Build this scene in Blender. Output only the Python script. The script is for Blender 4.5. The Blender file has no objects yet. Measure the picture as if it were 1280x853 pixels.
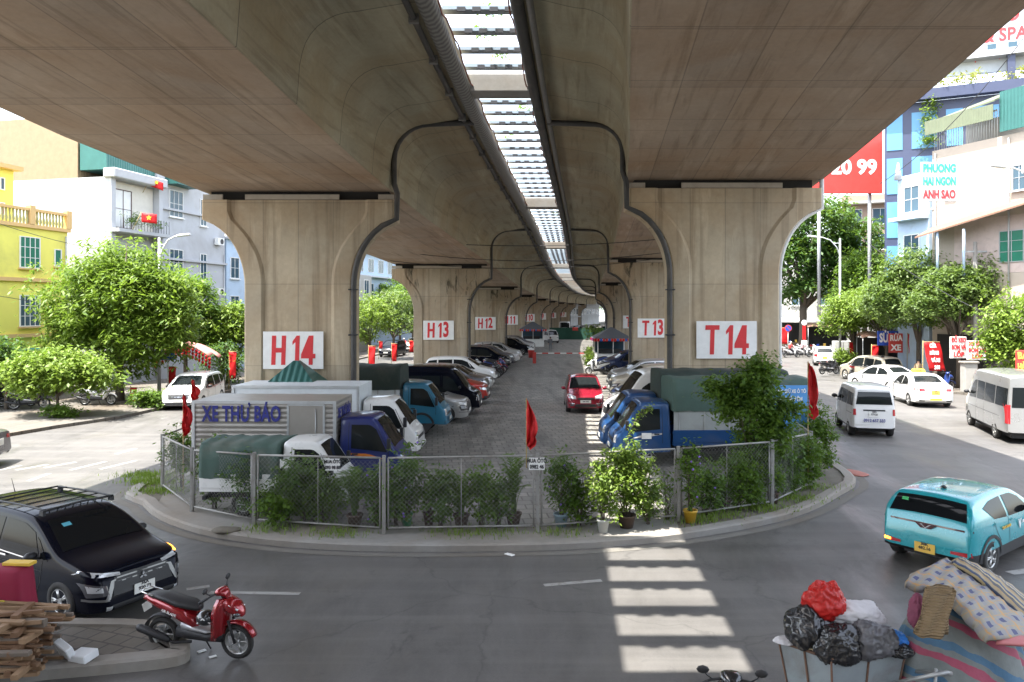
import bpy, bmesh, math, random
from mathutils import Vector, Matrix, Euler
from mathutils.bvhtree import BVHTree
random.seed(7)
R = math.radians
sc = bpy.context.scene
C = sc.collection
F = 950.0; HZ = 387.0; CZ = 5.0

# ------------------------------------------------------------------ helpers
def G(px, py, z=0.0):
    """point of the ground (height z) seen at a place of the photograph"""
    d = F*(CZ-z)/(py-HZ)
    return ((px-640)*d/F, d)
def P(px, py, d):
    return Vector(((px-640)*d/F, d, CZ+(HZ-py)*d/F))

def tag(o, label=None, cat=None, group=None, kind=None):
    if label: o['label'] = label
    if cat: o['category'] = cat
    if group: o['group'] = group
    if kind: o['kind'] = kind
    return o
def thing(name, label, cat, loc=(0,0,0), rz=0, group=None):
    o = bpy.data.objects.new(name, None); C.objects.link(o)
    o.location = loc; o.rotation_euler = (0,0,rz)
    return tag(o, label, cat, group)
def copy_tree(o, parent=None):
    c = o.copy(); C.objects.link(c); c.parent = parent
    for ch in list(o.children): copy_tree(ch, c)
    return c
def wloc(p):
    v = Vector((0,0,0))
    while p: v += p.location; p = p.parent
    return v

class MB:
    def __init__(s): s.v=[]; s.f=[]; s.m=[]; s.uv=None; s.sm=[]
    def add(s, vs, fs, mat=0, smooth=False):
        b=len(s.v); s.v += [tuple(v) for v in vs]
        for f in fs: s.f.append([b+i for i in f]); s.m.append(mat); s.sm.append(smooth)
        return s
    def box(s, c, d, rz=0, mat=0, rot=None, taper=1.0):
        hx,hy,hz=d[0]/2,d[1]/2,d[2]/2
        vs=[]
        mt = rot if rot is not None else Matrix.Rotation(rz,3,'Z')
        for z in (-1,1):
            k = taper if z>0 else 1
            for x,y in ((-1,-1),(1,-1),(1,1),(-1,1)):
                vs.append(Vector(c)+mt@Vector((x*hx*k,y*hy*k,z*hz)))
        return s.add(vs,[(3,2,1,0),(4,5,6,7),(0,1,5,4),(1,2,6,5),(2,3,7,6),(3,0,4,7)],mat)
    def bb(s, x0,x1,y0,y1,z0,z1,mat=0):
        return s.box(((x0+x1)/2,(y0+y1)/2,(z0+z1)/2),(abs(x1-x0),abs(y1-y0),abs(z1-z0)),mat=mat)
    def loft(s, rings, closed=True, caps=True, mat=0, smooth=True):
        n=len(rings[0]); vs=[p for r in rings for p in r]; fs=[]
        for i in range(len(rings)-1):
            for j in range(n if closed else n-1):
                k=(j+1)%n
                fs.append((i*n+j,i*n+k,(i+1)*n+k,(i+1)*n+j))
        s.add(vs,fs,mat,smooth)
        if caps and closed:
            b=len(s.v)-len(vs)
            s.f.append([b+j for j in range(n)][::-1]); s.m.append(mat); s.sm.append(False)
            s.f.append([b+(len(rings)-1)*n+j for j in range(n)]); s.m.append(mat); s.sm.append(False)
        return s
    def tube(s, pts, r, n=8, mat=0, caps=True):
        pts=[Vector(p) for p in pts]; rings=[]
        up=None
        for i,p in enumerate(pts):
            a=pts[max(i-1,0)]; b=pts[min(i+1,len(pts)-1)]
            t=(b-a).normalized()
            if up is None: up = Vector((0,0,1)) if abs(t.z)<.9 else Vector((1,0,0))
            u=t.cross(up); 
            if u.length<1e-4: u=t.cross(Vector((1,0.3,0)))
            u.normalize(); w=u.cross(t).normalized(); up=w
            rr = r[i] if isinstance(r,(list,tuple)) else r
            rings.append([p+u*math.cos(2*math.pi*k/n)*rr+w*math.sin(2*math.pi*k/n)*rr for k in range(n)])
        return s.loft(rings,True,caps,mat,True)
    def cyl(s, c, r, h, axis='Z', n=20, mat=0, r2=None):
        c=Vector(c); a={'X':Vector((1,0,0)),'Y':Vector((0,1,0)),'Z':Vector((0,0,1))}[axis]
        u=Vector((0,1,0)) if axis=='X' else Vector((1,0,0)); w=a.cross(u)
        r2 = r if r2 is None else r2
        return s.loft([[c+a*(k*h/2)+(u*math.cos(2*math.pi*i/n)+w*math.sin(2*math.pi*i/n))*q for i in range(n)] for k,q in ((-1,r),(1,r2))],mat=mat)
    def lathe(s, prof, c=(0,0,0), n=20, mat=0, axis='Z', caps=False):
        rings=[]
        for r,z in prof:
            ring=[]
            for i in range(n):
                a=2*math.pi*i/n; x,y=r*math.cos(a),r*math.sin(a)
                ring.append((c[0]+x,c[1]+y,c[2]+z) if axis=='Z' else ((c[0]+x,c[1]+z,c[2]+y) if axis=='Y' else (c[0]+z,c[1]+x,c[2]+y)))
            rings.append(ring)
        return s.loft(rings,True,caps,mat,True)
    def ball(s, c, r, n=10, mat=0, sc3=(1,1,1)):
        rings=[]
        for i in range(n//2+1):
            a=math.pi*(i/(n//2)); a=min(max(a,.02),math.pi-.02)
            rings.append([(c[0]+r*sc3[0]*math.sin(a)*math.cos(2*math.pi*k/n),c[1]+r*sc3[1]*math.sin(a)*math.sin(2*math.pi*k/n),c[2]-r*sc3[2]*math.cos(a)) for k in range(n)])
        return s.loft(rings,True,True,mat,True)
    def prism(s, poly, a, b, plane='xy', mat=0):
        def q(p,h): 
            return {'xy':(p[0],p[1],h),'xz':(p[0],h,p[1]),'yz':(h,p[0],p[1])}[plane]
        n=len(poly); vs=[q(p,a) for p in poly]+[q(p,b) for p in poly]
        fs=[[i,(i+1)%n,n+(i+1)%n,n+i] for i in range(n)]+[list(range(n))[::-1],[n+i for i in range(n)]]
        return s.add(vs,fs,mat)
    def build(s, name, mats, parent=None, world=False, bevel=0, seg=1, fix=True, sub=0):
        me=bpy.data.meshes.new(name)
        off=wloc(parent) if (world and parent) else Vector((0,0,0))
        me.from_pydata([Vector(v)-off for v in s.v],[],s.f)
        if not isinstance(mats,(list,tuple)): mats=[mats]
        for m in mats: me.materials.append(m)
        me.polygons.foreach_set('material_index',s.m)
        me.polygons.foreach_set('use_smooth',s.sm)
        if s.uv:
            l=me.uv_layers.new(name='UVMap')
            for poly in me.polygons:
                for li,vi in zip(poly.loop_indices,poly.vertices): l.data[li].uv=s.uv[vi]
        me.update()
        if fix:
            bm=bmesh.new(); bm.from_mesh(me); bmesh.ops.recalc_face_normals(bm,faces=bm.faces)
            bm.to_mesh(me); bm.free()
        o=bpy.data.objects.new(name,me); C.objects.link(o); o.parent=parent
        if bevel:
            b=o.modifiers.new('b','BEVEL'); b.width=bevel; b.segments=seg; b.limit_method='ANGLE'; b.angle_limit=R(40)
        if sub:
            b=o.modifiers.new('s','SUBSURF'); b.levels=sub; b.render_levels=sub
        return o

def qbox(name, c, d, mat, parent=None, rz=0, bevel=0, rot=None):
    return MB().box(c,d,rz,rot=rot).build(name,mat,parent,bevel=bevel)

# ------------------------------------------------------------------ materials
def newmat(name):
    m=bpy.data.materials.new(name); m.use_nodes=True
    nt=m.node_tree; b=nt.nodes['Principled BSDF']
    return m,nt,b
def N(nt,t,**k):
    n=nt.nodes.new(t)
    for a,v in k.items():
        if a in n.inputs.keys(): n.inputs[a].default_value=v
        else: setattr(n,a,v)
    return n
def mixc(nt,fac,a,b,mode='MIX'):
    n=nt.nodes.new('ShaderNodeMix'); n.data_type='RGBA'; n.blend_type=mode
    for sock,v in ((n.inputs[0],fac),(n.inputs[6],a),(n.inputs[7],b)):
        if hasattr(v,'is_linked'): nt.links.new(v,sock)
        elif isinstance(v,(int,float)): sock.default_value=v
        else: sock.default_value=(*v[:3],1)
    return n.outputs[2]
def ramp(nt,src,p0,p1,c0=(0,0,0),c1=(1,1,1)):
    r=nt.nodes.new('ShaderNodeValToRGB'); e=r.color_ramp.elements
    e[0].position=p0; e[1].position=p1; e[0].color=(*c0,1); e[1].color=(*c1,1)
    nt.links.new(src,r.inputs[0]); return r.outputs[0]
def coords(nt,kind='Object',scale=(1,1,1),rot=(0,0,0)):
    t=nt.nodes.new('ShaderNodeTexCoord'); mp=nt.nodes.new('ShaderNodeMapping')
    mp.inputs['Scale'].default_value=scale; mp.inputs['Rotation'].default_value=rot
    nt.links.new(t.outputs[kind],mp.inputs[0]); return mp.outputs[0]
def noise(nt,vec,scale,detail=4,rough=.55,dist=0):
    n=N(nt,'ShaderNodeTexNoise',Scale=scale,Detail=detail,Roughness=rough,Distortion=dist)
    nt.links.new(vec,n.inputs['Vector']); return n.outputs[0]
def bump(nt,b,h,strength=.3,dist=.02):
    n=N(nt,'ShaderNodeBump',Strength=strength,Distance=dist); nt.links.new(h,n.inputs['Height']); nt.links.new(n.outputs[0],b.inputs['Normal'])

_mc={}
def pm(name, col, rough=.6, metal=0, var=.15, scale=3.0, dirt=0.0, bumpy=0.0, coat=0, spec=.5, trans=0):
    """painted / plastic / cloth / metal surface with uneven tone and wear"""
    key=name
    if key in _mc: return _mc[key]
    m,nt,b=newmat(name)
    v=coords(nt)
    n=noise(nt,v,scale,5,.6)
    c=mixc(nt,n,[x*(1-var) for x in col],[min(1,x*(1+var)) for x in col])
    if dirt:
        d=ramp(nt,noise(nt,v,scale*.45,6,.65,.4),.5,.75)
        mu=nt.nodes.new('ShaderNodeMath'); mu.operation='MULTIPLY'; mu.inputs[1].default_value=dirt
        nt.links.new(d,mu.inputs[0]); c=mixc(nt,mu.outputs[0],c,(.16,.13,.10))
    nt.links.new(c,b.inputs['Base Color'])
    b.inputs['Roughness'].default_value=rough; b.inputs['Metallic'].default_value=metal
    b.inputs['Coat Weight'].default_value=coat; b.inputs['Coat Roughness'].default_value=.06
    b.inputs['Specular IOR Level'].default_value=spec
    if rough>.25:
        mr=N(nt,'ShaderNodeMapRange'); nt.links.new(n,mr.inputs[0]); mr.inputs[3].default_value=max(0,rough-.12); mr.inputs[4].default_value=min(1,rough+.12)
        nt.links.new(mr.outputs[0],b.inputs['Roughness'])
    if bumpy: bump(nt,b,noise(nt,v,scale*4,6,.6),bumpy,.01)
    if trans:
        tr=N(nt,'ShaderNodeBsdfTranslucent'); nt.links.new(c,tr.inputs[0])
        mx=nt.nodes.new('ShaderNodeMixShader'); mx.inputs[0].default_value=trans
        nt.links.new(b.outputs[0],mx.inputs[1]); nt.links.new(tr.outputs[0],mx.inputs[2])
        nt.links.new(mx.outputs[0],nt.nodes['Material Output'].inputs[0])
    _mc[key]=m; return m

def paint(name,col,flake=.25): return pm(name,col,.28,flake*.6,.05,2.0,coat=.8,dirt=.12)

def emis(name,col,st):
    m,nt,b=newmat(name); b.inputs['Base Color'].default_value=(*col,1)
    b.inputs['Emission Color'].default_value=(*col,1); b.inputs['Emission Strength'].default_value=st; return m

def concrete(name, col, lines=None, kind='UV', streak=True, sx=1, moss=0.0, line_c=.55, warm=(1,.86,.72)):
    m,nt,b=newmat(name)
    v=coords(nt,kind)
    n1=noise(nt,v,.55,5,.6,.3); n2=noise(nt,v,7,6,.65)
    c=mixc(nt,n1,[x*.66 for x in col],[x*1.22 for x in col])
    c=mixc(nt,ramp(nt,noise(nt,v,.22,4,.6,.5),.42,.68),c,[x*.8*w for x,w in zip(col,warm)])
    c=mixc(nt,.35,c,mixc(nt,n2,(.25,.25,.25),(.75,.75,.75)),'OVERLAY')
    h=n2
    if streak:
        sv=coords(nt,kind,(3.2,3.2,.14) if kind=='Object' else (.25,3.5,1))
        s=ramp(nt,noise(nt,sv,1.0,5,.6,.2),.52,.74)
        c=mixc(nt,s,c,mixc(nt,.62,c,(.13,.09,.05)))
        s2=ramp(nt,noise(nt,coords(nt,kind,(1.1,1.1,.18) if kind=='Object' else (.12,.9,1)),1.0,6,.7,.4),.56,.72)
        c=mixc(nt,s2,c,[min(1,x*1.25) for x in col])
    if moss:
        sv=coords(nt,kind,(1.6,1.6,.35))
        g=ramp(nt,noise(nt,sv,1.2,6,.7,.5),.56,.64)
        gd=nt.nodes.new('ShaderNodeMath'); gd.operation='MULTIPLY'; gd.inputs[1].default_value=moss; nt.links.new(g,gd.inputs[0])
        sep=nt.nodes.new('ShaderNodeSeparateXYZ'); nt.links.new(coords(nt,'Generated'),sep.inputs[0])
        zz=ramp(nt,sep.outputs[2],.58,.92)
        g2=nt.nodes.new('ShaderNodeMath'); g2.operation='MULTIPLY'; nt.links.new(gd.outputs[0],g2.inputs[0]); nt.links.new(zz,g2.inputs[1])
        c=mixc(nt,g2.outputs[0],c,(.035,.035,.022))
    if lines:
        for (w,hh,off,rot) in lines:
            br=N(nt,'ShaderNodeTexBrick',Scale=1.0); br.offset=off
            br.inputs['Brick Width'].default_value=w; br.inputs['Row Height'].default_value=hh
            br.inputs['Mortar Size'].default_value=.022; br.inputs['Mortar Smooth'].default_value=.6
            br.inputs['Color1'].default_value=(.92,.92,.92,1); br.inputs['Color2'].default_value=(1.05,1.03,1.0,1); br.inputs['Mortar'].default_value=(line_c,)*3+(1,)
            nt.links.new(coords(nt,kind,(1,1,1),rot),br.inputs['Vector'])
            c=mixc(nt,1.0,c,br.outputs[0],'MULTIPLY')
    nt.links.new(c,b.inputs['Base Color']); b.inputs['Roughness'].default_value=.85
    bump(nt,b,h,.25,.01)
    return m

def glassmat(name,col=(.012,.015,.016),rough=.04):
    m,nt,b=newmat(name); b.inputs['Base Color'].default_value=(*col,1); b.inputs['Roughness'].default_value=rough
    b.inputs['Specular IOR Level'].default_value=.28
    return m

mBlk=pm('black_plastic',(.018,.018,.02),.55,var=.2)
mRub=pm('tyre_rubber',(.022,.021,.02),.8,var=.3,bumpy=.2)
mRim=pm('alloy_metal',(.42,.42,.41),.35,.8,dirt=.2)
mSteel=pm('galvanised_steel',(.42,.43,.43),.5,.55,dirt=.35)
mWhiteP=pm('white_paint_worn',(.62,.61,.57),.6,dirt=.55,scale=5)
mWhite=pm('white_panel',(.78,.78,.76),.6,dirt=.12)
mRed=pm('red_lettering',(.62,.03,.035),.6,var=.25)
mGlass=glassmat('dark_glass')
mGlassG=glassmat('green_tint_glass',(.05,.085,.075))
mChrome=pm('chrome_trim',(.7,.7,.7),.16,.95,var=.05)
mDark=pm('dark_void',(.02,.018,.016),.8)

# text drawn as thin solid letters
def text_obj(name, s, h, mat, parent, loc, rx=R(90), rz=0, bold=0.0, sx=1.0, depth=.004, align='CENTER', spacing=1.0, mirror=False):
    cu=bpy.data.curves.new(name,'FONT'); cu.body=s; cu.align_x=align; cu.align_y='CENTER'
    cu.size=h*1.37; cu.offset=bold; cu.extrude=depth; cu.space_character=spacing; cu.resolution_u=3
    t=bpy.data.objects.new(name,cu); C.objects.link(t)
    bpy.context.view_layer.update()
    dg=bpy.context.evaluated_depsgraph_get()
    me=bpy.data.meshes.new_from_object(t.evaluated_get(dg)); bpy.data.objects.remove(t); bpy.data.curves.remove(cu)
    me.name=name; me.transform(Matrix.Diagonal((sx,1,1,1)))
    me.materials.clear(); me.materials.append(mat)
    o=bpy.data.objects.new(name,me); C.objects.link(o); o.parent=parent
    o.location=loc; o.rotation_euler=Euler((rx,0,rz))
    return o
GL={'H':[[(0,0),(.30,0),(.30,.42),(.70,.42),(.70,0),(1,0),(1,1),(.70,1),(.70,.58),(.30,.58),(.30,1),(0,1)]],
 'T':[[(.36,0),(.66,0),(.66,.84),(1,.84),(1,1),(0,1),(0,.84),(.36,.84)]],
 '1':[[(.42,0),(.95,0),(.95,1),(.55,1),(.05,.80),(.05,.68),(.42,.78)]],
 '4':[[(.55,0),(.82,0),(.82,.22),(1,.22),(1,.38),(.82,.38),(.82,1),(.50,1),(0,.36),(0,.22),(.55,.22)]]}
def panel_number(s,mat,parent,xo,pz,y=-.019):
    """stencil style letter and figures painted on the panel"""
    slots=[(-.78,-.28),(-.06,.22),(.27,.78)] if len(s)==3 else [(-.60,-.10),(.12,.60)]
    for ch,(a,b_) in zip(s,slots):
        if ch in GL:
            a2,b2=(a+.1,b_-.1) if (ch=='1' and b_-a>.4) else (a,b_)
            m=MB()
            for poly in GL[ch]: m.prism([(xo+a2+(b2-a2)*u+.03*v,pz-.52+1.04*v) for u,v in poly],y-.004,y+.004,'xz')
            o=m.build('figure',mat,parent)
        else:
            o=text_obj('figure',ch,1.04,mat,parent,(xo+(a+b_)/2,y,pz),bold=.05,sx=.62)
def sheet(name,pts,z,mat,kind='structure',parent=None):
    b=MB(); b.add([(p[0],p[1],z) for p in pts],[list(range(len(pts)))])
    o=b.build(name,mat,parent,fix=False)
    if o.data.polygons[0].normal.z<0: o.data.flip_normals()
    if kind: o['kind']=kind
    return o

def interp(tab,x):
    """smooth curve through the table"""
    if x<=tab[0][0]: return tab[0][1]+(x-tab[0][0])*(tab[1][1]-tab[0][1])/(tab[1][0]-tab[0][0])
    for i in range(len(tab)-1):
        if x<=tab[i+1][0]:
            x0,y0=tab[i]; x1,y1=tab[i+1]
            s0=(y1-y0)/(x1-x0)
            a=s0 if i==0 else (y1-tab[i-1][1])/(x1-tab[i-1][0])
            b=s0 if i+2>=len(tab) else (tab[i+2][1]-y0)/(tab[i+2][0]-x0)
            t=(x-x0)/(x1-x0); h=x1-x0
            return (2*t**3-3*t**2+1)*y0+(t**3-2*t**2+t)*h*a+(-2*t**3+3*t**2)*y1+(t**3-t**2)*h*b
    return tab[-1][1]+(x-tab[-1][0])*(tab[-1][1]-tab[-2][1])/(tab[-1][0]-tab[-2][0])

# ------------------------------------------------------------------ camera, sky, sun
cam=bpy.data.cameras.new('camera'); co=bpy.data.objects.new('camera',cam); C.objects.link(co)
co.location=(0,0,CZ); co.rotation_euler=(R(90),0,0)
cam.sensor_width=36; cam.lens=F/1280*36; cam.shift_y=-(426.5-HZ)/1280; cam.clip_end=3000; cam.clip_start=.1
sc.camera=co
SD=Vector((-.33,-.24,1)).normalized()
w=bpy.data.worlds.new('World'); sc.world=w; w.use_nodes=True
sk=w.node_tree.nodes.new('ShaderNodeTexSky'); sk.sky_type='NISHITA'; sk.sun_disc=False
sk.sun_elevation=math.asin(SD.z); sk.sun_rotation=math.atan2(SD.x,SD.y)
sk.dust_density=2.0; sk.air_density=1.1; sk.ozone_density=.7; sk.altitude=0
hs=w.node_tree.nodes.new('ShaderNodeHueSaturation'); hs.inputs['Saturation'].default_value=.5
w.node_tree.links.new(sk.outputs[0],hs.inputs['Color']); w.node_tree.links.new(hs.outputs[0],w.node_tree.nodes['Background'].inputs[0])
w.node_tree.nodes['Background'].inputs[1].default_value=.15
sl=bpy.data.lights.new('sun','SUN'); sl.energy=3.0; sl.angle=R(.5); sl.color=(1,.955,.88)
so=bpy.data.objects.new('sun',sl); C.objects.link(so); so.rotation_euler=SD.to_track_quat('Z','Y').to_euler()
so.location=(0,0,60)
sc.view_settings.view_transform='Standard'; sc.view_settings.look='None'; sc.view_settings.gamma=1
sc.view_settings.exposure=2.55
sc.cycles.max_bounces=7; sc.cycles.diffuse_bounces=5; sc.cycles.glossy_bounces=3; sc.cycles.transparent_max_bounces=12
# ------------------------------------------------------------------ ground
def asphalt():
    m,nt,b=newmat('asphalt')
    v=coords(nt)
    big=noise(nt,v,.12,5,.6,.6); fine=noise(nt,v,26,5,.8); mid=noise(nt,coords(nt,'Object',(1,.35,1)),.9,6,.7,.3)
    c=mixc(nt,big,(.070,.067,.064),(.125,.119,.112))
    c=mixc(nt,.85,c,mixc(nt,mid,(.2,.2,.2),(.78,.78,.78)),'OVERLAY')
    c=mixc(nt,.6,c,mixc(nt,fine,(.2,.2,.2),(.8,.8,.8)),'OVERLAY')
    # brown mud dust
    dust=ramp(nt,noise(nt,v,.28,6,.65,.8),.52,.72)
    d2=nt.nodes.new('ShaderNodeMath'); d2.operation='MULTIPLY'; d2.inputs[1].default_value=.4; nt.links.new(dust,d2.inputs[0])
    c=mixc(nt,d2.outputs[0],c,(.12,.108,.09))
    # cracks
    vo=N(nt,'ShaderNodeTexVoronoi',Scale=.22); vo.feature='DISTANCE_TO_EDGE'
    wv=nt.nodes.new('ShaderNodeVectorMath'); wv.operation='ADD'
    nz=N(nt,'ShaderNodeTexNoise',Scale=1.1,Detail=6.0); nt.links.new(v,nz.inputs['Vector']); nt.links.new(v,wv.inputs[0]); nt.links.new(nz.outputs[1],wv.inputs[1])
    nt.links.new(wv.outputs[0],vo.inputs['Vector'])
    tk=ramp(nt,noise(nt,coords(nt,'Object',(.10,1.6,1),(0,0,R(6))),1.0,5,.6,.6),.46,.62)
    tkm=nt.nodes.new('ShaderNodeMath'); tkm.operation='MULTIPLY'; tkm.inputs[1].default_value=.38; nt.links.new(tk,tkm.inputs[0]); c=mixc(nt,tkm.outputs[0],c,(.155,.148,.138))
    ol=ramp(nt,noise(nt,v,.85,6,.75,.9),.60,.70)
    olm=nt.nodes.new('ShaderNodeMath'); olm.operation='MULTIPLY'; olm.inputs[1].default_value=.6; nt.links.new(ol,olm.inputs[0]); c=mixc(nt,olm.outputs[0],c,(.035,.034,.033))
    cr=ramp(nt,vo.outputs[0],.0,.006)
    c=mixc(nt,cr,mixc(nt,.32,c,(.02,.02,.02)),c)
    nt.links.new(c,b.inputs['Base Color'])
    wet=ramp(nt,noise(nt,coords(nt,'Object',(.5,.16,1),(0,0,R(10))),.75,6,.65,.6),.46,.66,(.62,.62,.62),(.30,.30,.30))
    nt.links.new(wet,b.inputs['Roughness'])
    bump(nt,b,fine,.25,.006)
    return m
mAsph=asphalt()
def paving():
    m,nt,b=newmat('block_paving')
    v=coords(nt)
    big=noise(nt,v,.18,6,.65,.5); mid=noise(nt,v,1.5,6,.7)
    c=mixc(nt,big,(.17,.165,.15),(.30,.29,.27))
    c=mixc(nt,.6,c,mixc(nt,mid,(.25,.25,.25),(.75,.75,.75)),'OVERLAY')
    br=N(nt,'ShaderNodeTexBrick',Scale=1.0); br.offset=.5
    br.inputs['Brick Width'].default_value=.42; br.inputs['Row Height'].default_value=.42
    br.inputs['Mortar Size'].default_value=.022; br.inputs['Mortar Smooth'].default_value=.3
    br.inputs['Color1'].default_value=(.75,.75,.75,1); br.inputs['Color2'].default_value=(1.15,1.12,1.08,1); br.inputs['Mortar'].default_value=(.45,.43,.4,1)
    nt.links.new(coords(nt,'Object',(1,1,1),(0,0,R(-6))),br.inputs['Vector'])
    c=mixc(nt,1.0,c,br.outputs[0],'MULTIPLY')
    tr=ramp(nt,noise(nt,coords(nt,'Object',(1.4,.12,1),(0,0,R(-6))),.9,5,.6,.4),.48,.68)
    c=mixc(nt,tr,c,mixc(nt,.5,c,(.03,.03,.03)))
    nt.links.new(c,b.inputs['Base Color']); b.inputs['Roughness'].default_value=.6
    bump(nt,b,br.outputs[1],.4,.01)
    return m
mPave=paving()
mKerb=concrete('kerb_concrete',(.27,.26,.24),None,'Object',False)
mDirt=pm('planting_dirt',(.13,.115,.09),.95,var=.5,scale=4,bumpy=.8)
mSide=concrete('pavement_slab',(.15,.14,.125),[(.4,.4,0,(0,0,0))],'Object',False)
mLine=pm('road_paint',(.30,.295,.28),.6,dirt=.95,scale=9)

gb=MB(); n=24
gb.add([(x*60-720,y*60-360,0) for y in range(n+1) for x in range(n+1)],[(y*(n+1)+x,y*(n+1)+x+1,(y+1)*(n+1)+x+1,(y+1)*(n+1)+x) for y in range(n) for x in range(n)])
gr=gb.build('road',mAsph,fix=False); tag(gr,kind='structure')

cxT=[(-30,-5.9),(0,-2.8),(13.5,-1.45),(27,-.05),(53,2.65),(79,5.0),(105,7.5),(131,10.6),(157,13.7),(183,17.3),(209,21.6),(235,27),(261,33.5),(300,44)]
def cx(d): return interp(cxT,d)

nose=[G(*p) for p in ((172,600),(168,612),(178,632),(200,650),(250,668),(320,680),(400,687),(500,690),(650,689),(750,685),(850,675),(950,658),(1010,641),(1050,620),(1070,603))]
ol=[(cx(d)-9.9,d) for d in (262,235,209,183,157,131,105,79,60,45,35,28)]
orr=[(cx(d)+10.7,d) for d in (25,30,35,45,60,79,105,131,157,183,209,235,262)]
outer=ol+nose[1:]+orr
def offset(poly,o):
    n=len(poly); res=[]
    for i in range(n):
        a=Vector(poly[i-1]); b=Vector(poly[i]); c=Vector(poly[(i+1)%n])
        t=((b-a).normalized()+(c-b).normalized()).normalized(); res.append((b.x-t.y*o,b.y+t.x*o))
    return res
# denser nose
def dense(poly,k=3):
    res=[]; n=len(poly)
    for i in range(n):
        p0,p1,p2,p3=[Vector(poly[(i+j)%n]) for j in (-1,0,1,2)]
        kk = k if (p1-p2).length<8 else 1
        for j in range(kk):
            t=j/kk
            res.append(tuple(.5*((2*p1)+(-p0+p2)*t+(2*p0-5*p1+4*p2-p3)*t*t+(-p0+3*p1-3*p2+p3)*t**3)))
    return res
outer=dense(outer)
in1=offset(outer,.07); in2=offset(outer,.30)
kb=MB(); n=len(outer)
ring=[[(x,y,0) for x,y in outer],[(x,y,.12) for x,y in outer],[(x,y,.15) for x,y in in1],[(x,y,.15) for x,y in in2],[(x,y,.05) for x,y in in2]]
kb.loft(ring,True,False,smooth=False)
tag(kb.build('kerb',mKerb),kind='structure')
sheet('island_ground',in2,.10,mDirt)
# lot paving, behind the fence line
fence_px=[(226,598),(203,612),(240,640),(318,657),(480,668),(672,665),(848,652),(965,634),(1014,610)]
fence=[G(px,py,.1) for px,py in fence_px]
lot=[(x,y+.35) for x,y in fence[1:]]
sheet('parking_lot',[(cx(d)-9.3,d) for d in (262,209,157,105,79,53,30,23)]+lot+[(cx(d)+10.1,d) for d in (24,30,53,79,105,157,209,262)],.108,mPave)
# strip between kerb and fence: worn concrete slabs
sheet('kerb_walk',offset(outer,.30)[len(outer)//2-24:len(outer)//2+24:1] and [(x,y+.34) for x,y in [G(203,612,.1),G(240,640,.1),G(318,657,.1),G(480,668,.1),G(672,665,.1),G(848,652,.1)]][::-1]+[(x,y-.0) for x,y in [G(196,632,.1),G(245,660,.1),G(318,673,.1),G(480,682,.1),G(672,681,.1),G(850,666,.1)]],.105,mKerb)

# pavements of the side streets
lw=[(-34,14),(-26,24),G(0,548),G(70,536),G(150,524),(-17.2,40),(-16.4,60),(-14,90),(-10,120),(0,180),(12,240)]
lwo=[(-60,240),(-60,14)]
def raised(name,poly,h,mat):
    b=MB(); n=len(poly)
    b.prism(poly,0,h); o=b.build(name,mat); tag(o,kind='structure'); return o
raised('pavement',lw+lwo,.14,mSide)
rw=[(60,20),(36,26),(29.5,36),(26.6,44),(23.9,49.5),(25.3,56),(27.5,65),(32,80),(38,105),(46,140),(60,200)]
raised('pavement',rw+[(120,200),(120,20)],.14,mSide)
# far end ground under trees
# markings
def mark(a,b,wd=.15,z=.004):
    a=Vector(a); b=Vector(b); t=(b-a).normalized(); n_=Vector((-t.y,t.x))*wd/2
    return [a-n_,b-n_,b+n_,a+n_]
mk=[(G(262,741),G(375,742.5)),(G(680,732),G(752,726)),(G(233,737),G(262,733))]
for a,b in mk: sheet('lane_marking',mark(a,b,.13),.005,mLine)
for a,b in (((20,588),(60,581)),((55,585),(95,578)),((88,588),(133,577)),((125,587),(170,576)),((145,568),(170,561)),((0,588),(26,582)),((35,602),(62,592)),((200,583),(235,573)),((235,607),(250,596))):
    sheet('lane_marking',mark(G(*a),G(*b),.16),.005,mLine)
sheet('lane_marking',mark(G(1262,717),G(1295,712),.2),.005,mLine)
# gutter edge line along the nose
# thin gutter strip of pale concrete
g1=offset(outer,-.10); g2=offset(outer,-.34)
k0=len(outer)//2-34; 
mGut=concrete('gutter_concrete',(.16,.155,.14),None,'Object',False)
idx=[i for i in range(len(outer)) if outer[i][1]<26]
gm=MB()
for i in idx[:-1]:
    gm.add([(*g1[i],.006),(*g1[i+1],.006),(*g2[i+1],.006),(*g2[i],.006)],[(0,1,2,3)])
tag(gm.build('gutter',mGut),kind='structure')
# near traffic island, bottom left
ni=[G(-40,800),G(20,785),G(110,785),G(185,787),G(225,800),G(238,820),G(222,833),G(150,842),G(60,850),G(-60,860)]
nb=MB(); no=dense(ni[::1],3)
if sum(no[i][0]*no[(i+1)%len(no)][1]-no[(i+1)%len(no)][0]*no[i][1] for i in range(len(no)))<0: no=no[::-1]
q1=offset(no,.04); q2=offset(no,.26)
nb.loft([[(x,y,0) for x,y in no],[(x,y,.14) for x,y in no],[(x,y,.17) for x,y in q1],[(x,y,.17) for x,y in q2],[(x,y,.09) for x,y in q2]],True,False,smooth=False)
tag(nb.build('kerb',mKerb),kind='structure')
sheet('traffic_island',q2,.13,concrete('old_paving',(.15,.14,.125),[(.3,.3,.5,(0,0,R(20)))],'Object',False))

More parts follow.
